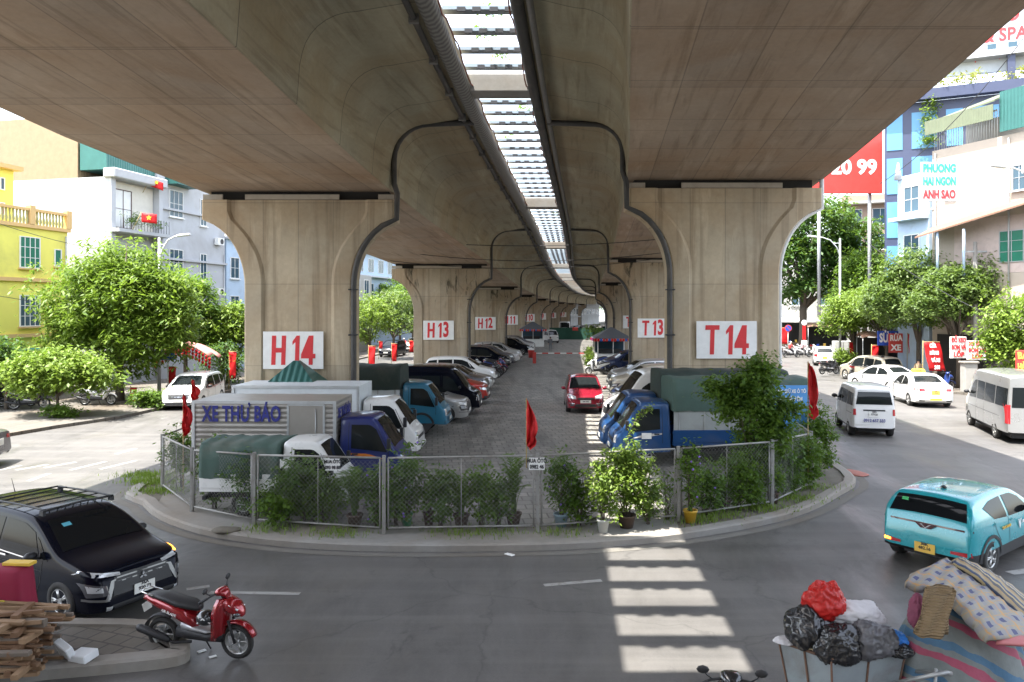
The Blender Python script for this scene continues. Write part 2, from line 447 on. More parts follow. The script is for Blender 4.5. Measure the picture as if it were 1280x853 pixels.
# ------------------------------------------------------------------ viaduct
slabT=[(-30,16.4),(0,14.3),(13.5,13.05),(27,11.75),(53,10.7),(79,9.75),(105,9.35),(131,9.15),(183,9.0),(300,9.0)]
def slabz(d): return interp(slabT,d)
depT=[(-30,2.5),(27,2.5),(53,2.5),(79,2.35),(105,2.3),(300,2.3)]
def soff(d,side=-1): return slabz(d)-interp(depT,d)+(.42 if side>0 else 0)
LI=[(-30,4.6),(0,4.5),(13.5,4.42),(27,4.3),(53,4.25),(300,4.2)]
LO=[(-30,12.4),(19,11.8),(27,11.1),(53,11.0),(300,10.9)]
RI=[(-30,3.2),(0,3.3),(13.5,3.6),(27,4.15),(53,4.2),(300,4.2)]
RO=[(-30,11.4),(14,11.28),(27,11.15),(53,11.0),(300,10.9)]
mDeckS=concrete('soffit_concrete',(.37,.295,.225),[(60,1.55,0,(0,0,0)),(3.1,60,0,(0,0,0)),(2.6,60,0,(0,0,R(0)))],'UV',True,line_c=.66)
mDeckW=concrete('web_concrete',(.36,.33,.235),[(3.1,40,0,(0,0,0))],'UV',True,line_c=.4)
GAP=.95
def section(side,d):
    I,O=(LI,LO) if side<0 else (RI,RO)
    i=interp(I,d); o=interp(O,d); zs=soff(d,side); zt=slabz(d)+(.08 if side>0 else 0); H=zt-zs
    r=min(1.35,H-.95)
    pts=[(o,zs),(i,zs),(i-.03,zs+.02)]
    wi=i-.14
    pts.append((i-.10,zs+H-r-.18))
    for k in range(1,9):
        a=math.pi/2*k/8
        pts.append((wi-r*(1-math.cos(a)),zs+H-r-.12+r*math.sin(a)*.92))
    pts+= [(GAP+.6,zt),(GAP,zt),(GAP,zt+.28),(GAP+.35,zt+.28),(GAP+.35,zt+.75),(GAP+.6,zt+.75),(GAP+.62,zt+.3)]
    W=o+(3.3 if side<0 else 1.9)
    pts+= [(W-.4,zt+.3),(W-.3,zt+1.1),(W,zt+1.1),(W,zt)]
    for k in range(8,-1,-1):
        a=math.pi/2*k/8
        pts.append((o+.14+r*(1-math.cos(a)),zs+H-r-.12+r*math.sin(a)*.92))
    return [(side*x+cx(d),z) for x,z in pts]
ds=[-66+i*3 for i in range(0,124)]
for side,nm in ((-1,'left'),(1,'right')):
    b=MB(); rings=[]; uv=[]
    for d in ds:
        s_=section(side,d); rings.append([(x,d,z) for x,z in s_])
        acc=0; p=None
        for (x,z) in s_:
            if p: acc+=math.hypot(x-p[0],z-p[1])
            p=(x,z); uv.append((d,acc))
    n=len(rings[0])
    vs=[p for r in rings for p in r]; fs=[]; ms=[]
    for i in range(len(rings)-1):
        for j in range(n):
            k=(j+1)%n; b.f.append([i*n+j,i*n+k,(i+1)*n+k,(i+1)*n+j]); b.m.append(0 if j==0 else 1); b.sm.append(2<=j<=11 or 22<=j)
    b.v=[tuple(v) for v in vs]; b.uv=uv
    t=thing('viaduct_deck',f'long concrete box girder deck of the viaduct resting on the {"H" if side<0 else "T"} numbered piers','viaduct',(cx(27)+side*7.6,27,0))
    o=b.build('girder',[mDeckS,mDeckW],t,world=True); o.data.set_sharp_from_angle(angle=R(32))

# piers
mPier=concrete('pier_concrete',(.48,.41,.30),[(1.25,90,0,(R(90),0,0)),(90,2.9,0,(R(90),0,0))],'Object',True,line_c=.78)
mPierM=concrete('mossy_pier_concrete',(.42,.36,.27),[(1.25,90,0,(R(90),0,0)),(90,2.9,0,(R(90),0,0))],'Object',True,moss=.95,line_c=.72)
mPipe=pm('drain_pipe_plastic',(.05,.048,.045),.6,dirt=.5,var=.4)
mPipeG=pm('grey_drain_pipe',(.17,.165,.155),.6,dirt=.5,var=.3,scale=6)
mPipeW=pm('white_drain_pipe',(.62,.62,.6),.5,dirt=.2)
def pier_hw(z,top):
    zs=top-3.1; zc=top-.72
    if z<=zs: return 1.9
    if z>=zc: return 3.42
    t=(z-zs)/(zc-zs)
    return 1.9+1.52*(1-math.sqrt(max(0,1-(t*.985)**2)))/(1-math.sqrt(1-.985**2))
Hx={14:-7.62,13:-4.55,12:-2.75}
def pier(side,k,d,xc,ztop,pz):
    letter='H' if side<0 else 'T'
    t=thing('viaduct_pier',f'tall flared concrete viaduct pier painted {letter} {k} in red on a white panel','pier',(xc,d,.1),0,'flared concrete viaduct piers')
    zz=[.0]+[ztop-3.1+i*(2.4/14) for i in range(15)]+[ztop-.4,ztop]
    rings=[]
    D=1.5
    for z in zz:
        w_=pier_hw(z,ztop); z-=.1 if z>0 else 0
        zs=ztop-3.1
        v_=w_-.72 if z<zs else max(.5, w_-.72 + (.0))
        tt=max(0,(z-zs)/(2.4)); 
        v_=1.18+ (1.05)*min(1,tt)**2.2*1.15
        v_=min(v_,w_-.3)
        g=.09
        ring=[(-w_+.05,0),(-v_-.12,0),(-v_,g),(v_,g),(v_+.12,0),(w_-.05,0),(w_,.06),(w_,D-.06),(w_-.05,D),(v_+.12,D),(v_,D-g),(-v_,D-g),(-v_-.12,D),(-w_+.05,D),(-w_,D-.06),(-w_,.06)]
        rings.append([(x,y,z) for x,y in ring])
    b=MB(); b.loft(rings,True,True,smooth=False)
    b.build('column',mPier if k==14 else mPierM,t)
    # bearings and pale boards in the slot under the girder
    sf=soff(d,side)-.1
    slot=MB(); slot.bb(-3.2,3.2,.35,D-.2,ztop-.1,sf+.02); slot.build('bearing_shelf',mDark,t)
    bd=MB()
    for x0,x1 in (((-1.9,1.45),(-3.4,-2.7),(2.85,3.4)) if side<0 else ((-1.55,2.05),(-3.4,-2.85))): bd.bb(x0,x1,.10,.16,ztop-.08,ztop+.10)
    bd.build('shelf_board',pm('pale_shelf_board',(.42,.37,.3),.8,dirt=.4),t)
    # number panel
    if pz:
        W,H=2.14,1.33
        xo=-.15 if side<0 else (.02 if k!=13 else -.42)
        pb=MB().bb(xo-W/2,xo+W/2,-.014,-.002,pz-H/2-.1,pz+H/2-.1); po=pb.build('number_panel',mWhite,t)
        # panel dips into the recess: filler behind
        txt=f'{letter} {k}' if k not in(12,11) or True else ''
        panel_number(letter+str(k),mRed,po,xo,pz-.1)
    # down pipe hugging the inner edge
    s_=-side
    I=interp(LI if side<0 else RI,d); 
    pts=[(s_*2.02,-.12,.05)]
    for z in [1,ztop-3.2]+[ztop-3.1+i*.24 for i in range(0,11)]:
        pts.append((s_*(pier_hw(z,ztop)+.12),-.12,z-.1))
    pts.append((s_*3.56,-.12,ztop+.1))
    xin=cx(d)-xc-s_*I   # world inner corner relative
    xi=(cx(d)+side*(I-.18))-xc
    H=slabz(d)-.1
    zs_=soff(d,side)-.1; r=1.0 if side>0 else 1.25
    pts.append((xi,-.12,zs_+.2)); pts.append((xi,-.12,H-r-.2))
    for q in range(1,8):
        a=math.pi/2*q/7
        pts.append((xi+s_*(r*(1-math.cos(a))),-.12,H-r-.2+r*math.sin(a)))
    pts.append(((cx(d)+side*(GAP+.35))-xc,-.12,H-.14))
    if s_<0: pass
    MB().tube(pts,.085 if k<14 else .10,8).build('drain_pipe',mPipe if not(k==14 and False) else mPipeG,t)
    for z in (2,4,5.6): MB().box((s_*2.0,-.10,z),(.3,.28,.05)).build('pipe_bracket',mBlk,t)
    if k==14:
        q=[( -s_*(pier_hw(z,ztop)+.09),.25,z-.1) for z in [.2,2,ztop-3.2]+[ztop-3.1+i*.24 for i in range(0,11)]]+[(-s_*3.5,.25,ztop+.3)]
        if side>0: MB().tube(q,.085,8).build('drain_pipe',mPipeW,t)
    return t
for k in range(16,5,-1):
    d=27+26*(14-k)
    for side in (-1,1):
        I,O=(LI,LO) if side<0 else (RI,RO)
        xc=cx(d)+side*(interp(I,d)+interp(O,d))/2
        if k==14: xc=-7.62 if side<0 else 7.6
        pz=3.55 if side<0 else 3.92
        if side>0 and k<14: pz=3.7
        pier(side,k,d-(2 if k>14 else 0),xc,soff(d,side)-.25-.1,pz)

# long drain pipes hung in the slot between the decks
def along(xoff,zoff,d0=-20,d1=262,st=3): return [(cx(d0+i*st)+xoff,d0+i*st,slabz(d0+i*st)+zoff) for i in range(int((d1-d0)/st))]
def ribbed(xoff,zoff,r,d1=200):
    pts=[];rr=[]
    d=2.0
    while d<d1:
        pts.append((cx(d)+xoff,d,slabz(d)+zoff)); rr.append(r); d+=.5 if d<60 else 2
    return pts,rr
def ribmat():
    m,nt,b=newmat('ribbed_pipe')
    wv=N(nt,'ShaderNodeTexWave',Scale=1.6,Distortion=1.2); wv.bands_direction='Y'
    nt.links.new(coords(nt,'Object',(1,1,1),(0,0,R(30))),wv.inputs['Vector'])
    c=mixc(nt,wv.outputs[0],(.10,.098,.092),(.22,.215,.20)); nt.links.new(c,b.inputs['Base Color']); b.inputs['Roughness'].default_value=.6
    return m
t=thing('drain_main','thick grey ribbed drain main hung along the left side of the slot','pipe',(cx(30)-1.2,30,0))
p,r_=ribbed(-1.18,.02,.25); MB().tube(p,r_,10).build('pipe_body',ribmat(),t,world=True)
p,r_=ribbed(-1.62,-.10,.09); MB().tube(p,r_,8).build('thin_pipe',mPipe,t,world=True)
jb=MB()
for i in range(40): d=12+i*2.4; jb.box((cx(d)-1.62,d,slabz(d)-.10),(.25,.12,.25))
jb.build('pipe_clamp',mPipeG,t,world=True)
t=thing('drain_main','dark twin drain main hung along the right side of the slot','pipe',(cx(30)+1.0,30,0))
p,r_=ribbed(1.05,-.02,.17); MB().tube(p,r_,10).build('pipe_body',mPipe,t,world=True)
p,r_=ribbed(1.38,-.12,.09); MB().tube(p,r_,8).build('thin_pipe',mPipeG,t,world=True)
mRust=pm('orange_cable',(.28,.09,.05),.7,dirt=.3)
for sgn,nm in ((-1,'left'),(1,'right')):
    pts=[]
    for i in range(260):
        d=12+i*.45; pts.append((cx(d)+sgn*.86+.04*math.sin(i*.7),d,slabz(d)+.05+.10*math.sin(i*1.9)*random.random()))
    o=MB().tube(pts,.022,5).build('cable',mRust); tag(o,f'reddish brown cable clipped along the {nm} edge of the deck slot','cable',None)
# cross beams and louvre bars bridging the slot
mBar=pm('blue_grey_bar_paint',(.22,.27,.31),.5,dirt=.25)
beam_d=[4.6,24.4,44.6,64.8,85,103]+[112+i*8 for i in range(18)]
for i,d in enumerate(beam_d):
    o=MB().box((cx(d),d,slabz(d)+.22),(2.2,.9,.55)).build('cross_beam',mKerb,bevel=.02)
    tag(o,['weathered concrete cross beam in the slot, directly overhead','weathered concrete cross beam bridging the slot, nearest big one in view','second concrete cross beam bridging the slot over pier row'][i] if i<3 else 'far concrete cross beam bridging the slot between decks','beam','concrete beams bridging the deck slot')
bays=[]
for bi in range(len(beam_d)):
    d0=beam_d[bi]+1.1; d1=(beam_d[bi+1] if bi+1<len(beam_d) else beam_d[bi]+20)-.8
    t=thing('slot_grille',['row of pale blue steel bars across the slot nearest the camera','row of pale blue steel bars across the slot beyond the first beam','row of pale blue steel bars across the slot beyond the second beam'][bi] if bi<3 else 'far row of pale blue bars across the slot between decks','grille',(cx(d0),d0,0),0,'bar grilles in the deck slot')
    nb_=int((d1-d0)/1.15)
    for i in range(nb_+1):
        d=d0+i*(d1-d0)/max(1,nb_)
        o_=MB().box((cx(d),d,slabz(d)+.52),(2.1,.36,.10)).build('bar',mBar,t,world=True)
        if bi<4:
            for xx in (-.55,-.15,.3,.7): MB().box((cx(d)+xx-o_.parent.location.x,d-.21-o_.parent.location.y,slabz(d)+.46),(.22,.05,.12)).build('bracket',mBlk,o_)
# ------------------------------------------------------------------ vehicles
def sharp(me,a=35):
    me.set_sharp_from_angle(angle=R(a))
def evalmesh(o,name):
    bpy.context.view_layer.update()
    dg=bpy.context.evaluated_depsgraph_get()
    me=bpy.data.meshes.new_from_object(o.evaluated_get(dg)); me.name=name
    o.modifiers.clear(); o.data=me; return o
def pl(tab,x):
    if x<=tab[0][0]: return tab[0][1]
    for i in range(len(tab)-1):
        if x<=tab[i+1][0]:
            t=(x-tab[i][0])/(tab[i+1][0]-tab[i][0]); return tab[i][1]+t*(tab[i+1][1]-tab[i][1])
    return tab[-1][1]
def sub_poly(tab,n=3):
    """rounds the corners of a profile"""
    for _ in range(2):
        r=[tab[0]]
        for a,b in zip(tab[:-1],tab[1:]):
            r.append((a[0]*.8+b[0]*.2,a[1]*.8+b[1]*.2)); r.append((a[0]*.2+b[0]*.8,a[1]*.2+b[1]*.8))
        r.append(tab[-1]); tab=r
    return tab

class Shell:
    """smooth body shell from a side profile; x forward, y across, z up"""
    def __init__(s,S):
        s.S=S; L,W=S['L'],S['W']
        top=sub_poly(S['top']); bot=S['bot']; belt=S['belt']; roof=S['roof_w']
        trim=S.get('trim',0); pr=S.get('round',.18); pf=S.get('front_round',pr)
        xs=[]; n=34
        for i in range(n+1):
            t=i/n*2-1; xs.append(L/2*(.5*t+.5*math.copysign(1-(1-abs(t))**1.6,t)))
        zb=lambda x: pl(bot,x)
        def hw(x,z):
            u=abs(x)/(L/2); k=pf if x>0 else pr
            p=1-k*.35*u**4-k*.9*u**16
            H=S['H']; b=pl(belt,x)
            if z<b:
                m=.55
                v=1-.05*max(0,(m-z)/m)**1.5-.035*max(0,(z-m)/max(.05,b-m))**2
            else:
                v=.965-(.965-roof)*((z-b)/(H-b))**1.15
            return W/2*p*v
        s.hw=hw
        rings=[]
        nz=9
        for x in xs:
            a=zb(x); t=pl(top,x); ring=[]
            u=abs(x)/(L/2)
            if u>.97: a+=.05*(u-.97)/.03
            r=min(.09,(t-a)*.25)
            zs=[a+.03]
            if trim: zs.append(min(trim,t-r-.05))
            lo=zs[-1]
            for k in range(1,nz): zs.append(lo+(t-r-lo)*k/(nz-1))
            half=[(0,a),(hw(x,a)*.86,a)]+[(hw(x,z),z) for z in zs]
            wt=hw(x,t-r)
            cr=S.get('crown',.035)
            for q in (30,60,85):
                half.append((wt-r*(1-math.cos(R(q)))*1.3,t-r+r*math.sin(R(q))-(0)))
            y0=half[-1][0]
            for q in (.66,.33): half.append((y0*q,t+cr*(1-q*q)))
            half.append((0,t+cr))
            ring=[(x,y,z) for y,z in half]+[(x,-y,z) for y,z in half[-2:0:-1]]
            rings.append(ring)
        b=MB(); b.loft(rings,True,True)
        if trim:
            for i,f in enumerate(b.f):
                zc=sum(b.v[j][2] for j in f)/len(f)
                if zc<trim-.0: b.m[i]=1
        s.mb=b; s.xs=xs
    def finish(s,name,mats,parent,wheels):
        o=s.mb.build(name,mats,parent)
        if wheels:
            c=MB()
            for (wx,wr) in wheels:
                for sy in (-1,1):
                    c.cyl((wx,sy*(s.S['W']/2-.05),wr*.98+.0),wr*1.19,.52,'Y',28,mat=1)
            co_=c.build('cut',mats)
            for p_ in co_.data.polygons: p_.material_index=1
            m=o.modifiers.new('b','BOOLEAN'); m.operation='DIFFERENCE'; m.object=co_; m.solver='EXACT'
            evalmesh(o,name); o.matrix_world
            bpy.data.objects.remove(co_)
        sharp(o.data,38)
        bm=bmesh.new(); bm.from_mesh(o.data)
        s.bvh=BVHTree.FromBMesh(bm); bm.free()
        return o

DIRS={'y+':(Vector((0,1,0)),lambda a,b:(a,6,b)),'y-':(Vector((0,-1,0)),lambda a,b:(a,-6,b)),
      'x+':(Vector((1,0,0)),lambda a,b:(8,a,b)),'x-':(Vector((-1,0,0)),lambda a,b:(-8,a,b)),'z+':(Vector((0,0,1)),lambda a,b:(a,b,8))}
def patch(bvh,axis,top,bot,off=.006,nu=8,nv=4,mat=0,mb=None):
    """a panel that lies on the shell between an upper and a lower line"""
    D,f=DIRS[axis]; mb=mb or MB()
    def at(line,t):
        L=[0]
        for a,b in zip(line[:-1],line[1:]): L.append(L[-1]+math.hypot(b[0]-a[0],b[1]-a[1])+1e-6)
        s=t*L[-1]
        for i in range(len(L)-1):
            if s<=L[i+1]+1e-9:
                k=(s-L[i])/(L[i+1]-L[i]); return (line[i][0]+k*(line[i+1][0]-line[i][0]),line[i][1]+k*(line[i+1][1]-line[i][1]))
        return line[-1]
    vs=[];last=None
    for j in range(nv+1):
        for i in range(nu+1):
            p=at(top,i/nu); q=at(bot,i/nu); t=j/nv
            a=p[0]+(q[0]-p[0])*t; b=p[1]+(q[1]-p[1])*t
            hit=bvh.ray_cast(Vector(f(a,b)),-D)
            if hit[0] is None:
                v=Vector(last) if last is not None else Vector(f(a,b))-D*5
                if last is None: v=Vector(f(a,b)); 
            else:
                nrm=hit[1]; nrm = nrm if nrm.dot(D)>0 else -nrm
                v=hit[0]+nrm*off; last=v
            vs.append(v)
    n=nu+1
    fs=[(j*n+i,j*n+i+1,(j+1)*n+i+1,(j+1)*n+i) for j in range(nv) for i in range(nu)]
    mb.add(vs,fs,mat,True)
    return mb
def stick(bvh,name,axis,top,bot,mat,parent,off=.006,nu=8,nv=4,label=None,mirror=None):
    o=patch(bvh,axis,top,bot,off,nu,nv).build(name,mat,parent,fix=False)
    return o
_wc={}
def wheel(parent,x,y,r,w=.2,style='alloy'):
    key=(round(r,3),w,style)
    if key not in _wc:
        t=MB(); t.lathe([(r*.62,-w/2),(r*.92,-w/2),(r,-w/2*.75),(r,w/2*.75),(r*.92,w/2),(r*.62,w/2),(r*.60,w/2*.6),(r*.60,-w/2*.6),(r*.62,-w/2)],n=28,axis='Y')
        to=t.build('tyre',mRub); 
        m=MB(); m.lathe([(r*.63,w*.47),(r*.58,w*.50),(r*.55,w*.36),(r*.55,-.2*w)],n=28,axis='Y')
        ns=5 if style!='steel' else 8
        for k in range(ns):
            a=2*math.pi*k/ns
            for da in ((-.12,.12) if style=='alloy' else (0,)):
                p0=Vector((math.cos(a)*r*.12,w*.40,math.sin(a)*r*.12)); p1=Vector((math.cos(a+da)*r*.57,w*.42,math.sin(a+da)*r*.57))
                m.tube([p0,p1],[r*.07,r*.05],6)
        m.cyl((0,w*.38,0),r*.16,.04,'Y',14)
        ro=m.build('rim',mRim if style!='steel' else mSteel)
        k_=MB().cyl((0,w*.10,0),r*.57,.03,'Y',20).build('brake_disc',mBlk)
        _wc[key]=(to.data,ro.data,k_.data)
        for q in (to,ro,k_): bpy.data.objects.remove(q)
    e=bpy.data.objects.new('wheel',None); C.objects.link(e); e.parent=parent; e.location=(x,y,r); e.rotation_euler=(0,0,0 if y>0 else math.pi)
    for nm,me in zip(('tyre','rim','brake_disc'),_wc[key]):
        o=bpy.data.objects.new(nm,me); C.objects.link(o); o.parent=e
    return e

mSatin=pm('satin_trim',(.22,.22,.22),.35,.6)
mHead=pm('headlamp_glass',(.62,.64,.66),.12,.3,.2,9,coat=1)
mHeadD=pm('smoked_lamp',(.10,.10,.11),.15,.3,.5,9,coat=1)
mTail=pm('tail_lamp_red',(.42,.015,.02),.2,0,.2,6,coat=1)
mAmber=emis('amber_indicator',(1,.35,.03),1.6)
mPlateW=pm('number_plate_white',(.72,.72,.68),.5)
mPlateY=pm('number_plate_yellow',(.75,.47,.08),.5)
mSeam=pm('panel_gap',(.01,.01,.01),.7)
mInk=pm('plate_ink',(.03,.03,.035),.7)

def strip(bvh,axis,pts,wd,mat,parent,name,off=.004,horizontal=None):
    """thin line following points on the shell"""
    top=[];bot=[]
    for i,p in enumerate(pts):
        a=pts[max(0,i-1)]; b=pts[min(len(pts)-1,i+1)]
        t=Vector((b[0]-a[0],b[1]-a[1])).normalized(); n_=(-t.y*wd/2,t.x*wd/2)
        top.append((p[0]+n_[0],p[1]+n_[1])); bot.append((p[0]-n_[0],p[1]-n_[1]))
    return stick(bvh,name,axis,top,bot,mat,parent,off,nu=max(6,len(pts)*3),nv=1)

def car(label,cat,name,loc,rz,S,body,s=1.0,group=None,front=True,rear=True,detail=2,plate=None,plateY=False,z=0.0,extra=None,sz=1.0):
    t=thing(name,label,cat,(loc[0],loc[1],z),rz,group); t.scale=(s,s,s*sz)
    sh=Shell(S); W=S['W']; L=S['L']
    wr=S['wr']
    bo=sh.finish('body',[body,S.get('trimmat',mBlk)],t,[(S['wf'],wr),(S['wb'],wr)])
    bv=sh.bvh; g=S.get('glass',mGlass)
    for ax in ('y+','y-'):
        for (top,bot) in S['side_win']: stick(bv,'side_window',ax,top,bot,g,t,.007,nu=8,nv=4)
        if detail>1:
            for seam in S.get('seams',[]): strip(bv,ax,seam,.012,mSeam,t,'door_gap')
            for hd in S.get('handles',[]): 
                o=stick(bv,'door_handle',ax,[(hd[0]-.09,hd[1]+.014),(hd[0]+.09,hd[1]+.018)],[(hd[0]-.09,hd[1]-.016),(hd[0]+.09,hd[1]-.012)],S.get('handlemat',body),t,.028,nu=4,nv=2)
            if 'belt_line' in S: strip(bv,ax,S['belt_line'],.022,mChrome,t,'window_trim',.009)
    for nm,key in (('windscreen','ws'),('rear_window','rw')):
        if key in S:
            x0,x1,w0,w1=S[key]
            # seen from above/front, laid across the sloping glass
            bt=MB(); vs=[]; nu,nv=10,6; top=sub_poly(S['top'])
            for j in range(nv+1):
                tt=j/nv; x=x0+(x1-x0)*tt; w_=w0+(w1-w0)*tt
                for i in range(nu+1):
                    y=(i/nu*2-1)*w_
                    h=bv.ray_cast(Vector((x,y,6)),Vector((0,0,-1)))
                    v=(h[0]+ (h[1] if h[1].z>0 else -h[1])*.007) if h[0] else Vector((x,y,1))
                    vs.append(v)
            n_=nu+1
            bt.add(vs,[(j*n_+i,j*n_+i+1,(j+1)*n_+i+1,(j+1)*n_+i) for j in range(nv) for i in range(nu)],0,True)
            bt.build(nm,g,t,fix=False)
    def both(nm,axis,top,bot,mat,off=.008,nu=5,nv=4):
        for sg in (1,-1):
            stick(bv,nm,axis,[(sg*a,b) for a,b in top],[(sg*a,b) for a,b in bot],mat,t,off,nu,nv)
    if front:
        for nm,top,bot,mat in S.get('front_pair',[]): both(nm,'x+',top,bot,mat)
        for nm,top,bot,mat in S.get('front_mid',[]): stick(bv,nm,'x+',top,bot,mat,t,.010,10,3)
    if rear:
        for nm,top,bot,mat in S.get('rear_pair',[]): both(nm,'x-',top,bot,mat)
        for nm,top,bot,mat in S.get('rear_mid',[]): stick(bv,nm,'x-',top,bot,mat,t,.010,10,3)
    if 'mirror' in S:
        mx,mz=S['mirror']
        for sy in (1,-1):
            y=sh.hw(mx,mz)
            m=MB(); m.ball((mx-.02,sy*(y+.13),mz+.05),.1,10,sc3=(.75,1.15,.8)); m.tube([(mx,sy*(y-.03),mz-.02),(mx,sy*(y+.1),mz+.02)],.025,6)
            m.build('wing_mirror',S.get('mirrormat',body),t)
    if 'fplate' in S and front:
        px_,pz_=S['fplate']
        h=bv.ray_cast(Vector((8,0,pz_)),Vector((-1,0,0)))
        fx=(h[0].x if h[0] else px_)+.02
        po=MB().box((fx,0,pz_),(.014,.36,.18) if plate and '\n' in plate else (.014,.46,.13)).build('number_plate',mPlateY if plateY else mPlateW,t)
        if plate: text_obj('plate_number',plate,.062,mInk,po,(fx+.009,0,pz_+(.035 if '\n' in plate else 0)),rz=R(90),bold=.002,sx=.95)
    if 'rplate' in S and rear:
        pz_=S['rplate']; h=bv.ray_cast(Vector((-8,0,pz_)),Vector((1,0,0))); fx=(h[0].x if h[0] else -L/2)-.02
        po=MB().box((fx,0,pz_),(.014,.36,.2)).build('number_plate',mPlateY if plateY else mPlateW,t)
        if plate: text_obj('plate_number',plate,.062,mInk,po,(fx-.009,0,pz_+.035),rz=R(-90),bold=.002,sx=.95)
    for wx in (S['wf'],S['wb']):
        for sy in (1,-1): wheel(t,wx,sy*(W/2-.105),wr,S.get('ww',.2))
    MB().bb(-L/2+.4,L/2-.4,-W/2+.3,W/2-.3,.17,.4).build('underbody',mBlk,t)
    if extra: extra(t,bv,sh)
    return t

# ---- body shapes
MPV=dict(L=4.48,W=1.75,H=1.70,wr=.36,wf=1.38,wb=-1.40,round=.16,front_round=.26,roof_w=.76,crown=.03,
  top=[(-2.24,.52),(-2.235,.85),(-2.20,1.12),(-2.02,1.50),(-1.86,1.64),(-1.2,1.70),(-.2,1.70),(.28,1.66),(.62,1.52),(1.22,1.13),(1.42,1.07),(2.02,.94),(2.16,.84),(2.225,.62),(2.24,.40)],
  bot=[(-2.24,.34),(-2.0,.24),(2.0,.20),(2.24,.24)], belt=[(-2.2,1.12),(-1,1.03),(1.2,.98),(2.2,.9)],
  side_win=[([(-2.0,1.30),(-1.90,1.48),(-1.38,1.53)],[(-1.93,1.16),(-1.36,1.08)]),([(-1.30,1.53),(-.42,1.56)],[(-1.28,1.07),(-.42,1.02)]),([(-.34,1.56),(.18,1.54),(.52,1.42)],[(-.34,1.01),(.78,.98),(.80,.99)]),([(.60,1.36),(.70,1.30)],[(.86,.99),(1.02,.99)])],
  seams=[[(-.38,1.0),(-.38,.3)],[(.88,.98),(.86,.6),(.70,.3)],[(-1.32,1.05),(-1.28,.8),(-.98,.45)],[(-.95,.30),(.7,.30)]],
  handles=[(-.22,.93),(-1.15,.96)],handlemat=mChrome,belt_line=[(-1.95,1.13),(-1.3,1.045),(-.3,.985),(.75,.955)],
  ws=(1.20,.50,.70,.56),rw=(-2.16,-1.97,.6,.52),mirror=(.78,1.03),mirrormat=mBlk,
  front_pair=[('headlight',[(.36,.86),(.60,.90),(.80,.95)],[(.37,.82),(.62,.84),(.83,.88)],mHead),
     ('headlight',[(.60,.70),(.83,.76)],[(.58,.54),(.80,.52)],mHeadD),('headlight',[(.66,.68),(.80,.72)],[(.65,.60),(.79,.60)],mHead),
     ('bumper_trim',[(.44,.78),(.53,.76)],[(.57,.46),(.64,.44)],mSatin),('bumper_trim',[(.58,.47),(.82,.49)],[(.58,.43),(.82,.45)],mSatin),
     ('fog_lamp',[(.54,.34),(.62,.34)],[(.54,.26),(.62,.26)],mHead)],
  front_mid=[('grille',[(-.46,.84),(.46,.84)],[(-.52,.50),(.52,.50)],mBlk),('grille_bar',[(-.43,.80),(.43,.80)],[(-.43,.775),(.43,.775)],mSatin),('grille_bar',[(-.43,.73),(.43,.73)],[(-.43,.71),(.43,.71)],mSatin),('air_intake',[(-.55,.36),(.55,.36)],[(-.5,.27),(.5,.27)],mBlk)],
  rear_pair=[('tail_light',[(.5,1.1),(.8,1.1)],[(.5,.95),(.82,.95)],mTail)],fplate=(2.24,.50),rplate=.75)
SUV=dict(MPV); SUV.update(L=4.55,H=1.70,W=1.82,trim=.34,wr=.35,
  front_mid=[('grille',[(-.5,.80),(.5,.80)],[(-.44,.56),(.44,.56)],mBlk),('grille_bar',[(-.45,.70),(.45,.70)],[(-.45,.67),(.45,.67)],mChrome),('air_intake',[(-.6,.42),(.6,.42)],[(-.55,.28),(.55,.28)],mBlk)],
  front_pair=[('headlight',[(.52,.82),(.84,.88)],[(.52,.70),(.84,.74)],mHead),('fog_lamp',[(.6,.42),(.78,.44)],[(.6,.34),(.78,.34)],mHeadD)])
HATCH=dict(L=3.80,W=1.67,H=1.50,wr=.29,wf=1.18,wb=-1.24,round=.2,front_round=.28,roof_w=.74,crown=.03,
  top=[(-1.90,.50),(-1.89,.85),(-1.84,1.02),(-1.62,1.36),(-1.40,1.46),(-.7,1.50),(-.1,1.50),(.25,1.44),(.98,1.00),(1.12,.96),(1.62,.80),(1.80,.68),(1.88,.5),(1.90,.36)],
  bot=[(-1.9,.34),(-1.6,.22),(1.6,.20),(1.9,.24)], belt=[(-1.9,1.0),(1.9,.86)],
  side_win=[([(-1.45,1.30),(-1.0,1.38),(-.42,1.40)],[(-1.30,1.02),(-.42,.96)]),([(-.34,1.40),(.05,1.39),(.35,1.26)],[(-.34,.955),(.72,.92)])],
  seams=[[(-.38,.95),(-.38,.3)],[(.78,.92),(.72,.6),(.6,.3)],[(-1.1,.95),(-.95,.5)]],handles=[(-.22,.87),(-1.0,.9)],
  ws=(.98,.22,.68,.55),rw=(-1.80,-1.58,.58,.5),mirror=(.62,.95),
  front_pair=[('headlight',[(.42,.74),(.76,.84)],[(.40,.62),(.80,.66)],mHead),('bumper_trim',[(.46,.46),(.72,.48)],[(.46,.43),(.72,.44)],mChrome),('fog_lamp',[(.50,.42),(.66,.42)],[(.5,.34),(.66,.34)],mHeadD)],
  front_mid=[('grille',[(-.36,.68),(.36,.68)],[(-.34,.60),(.34,.60)],mBlk),('air_intake',[(-.42,.42),(.42,.42)],[(-.5,.27),(.5,.27)],mBlk)],
  rear_pair=[('tail_light',[(.52,.95),(.78,.98)],[(.54,.74),(.8,.76)],mTail)],
  rear_mid=[('bumper_trim',[(-.7,.44),(.7,.44)],[(-.66,.30),(.66,.30)],mBlk)],fplate=(1.9,.53),rplate=.68)
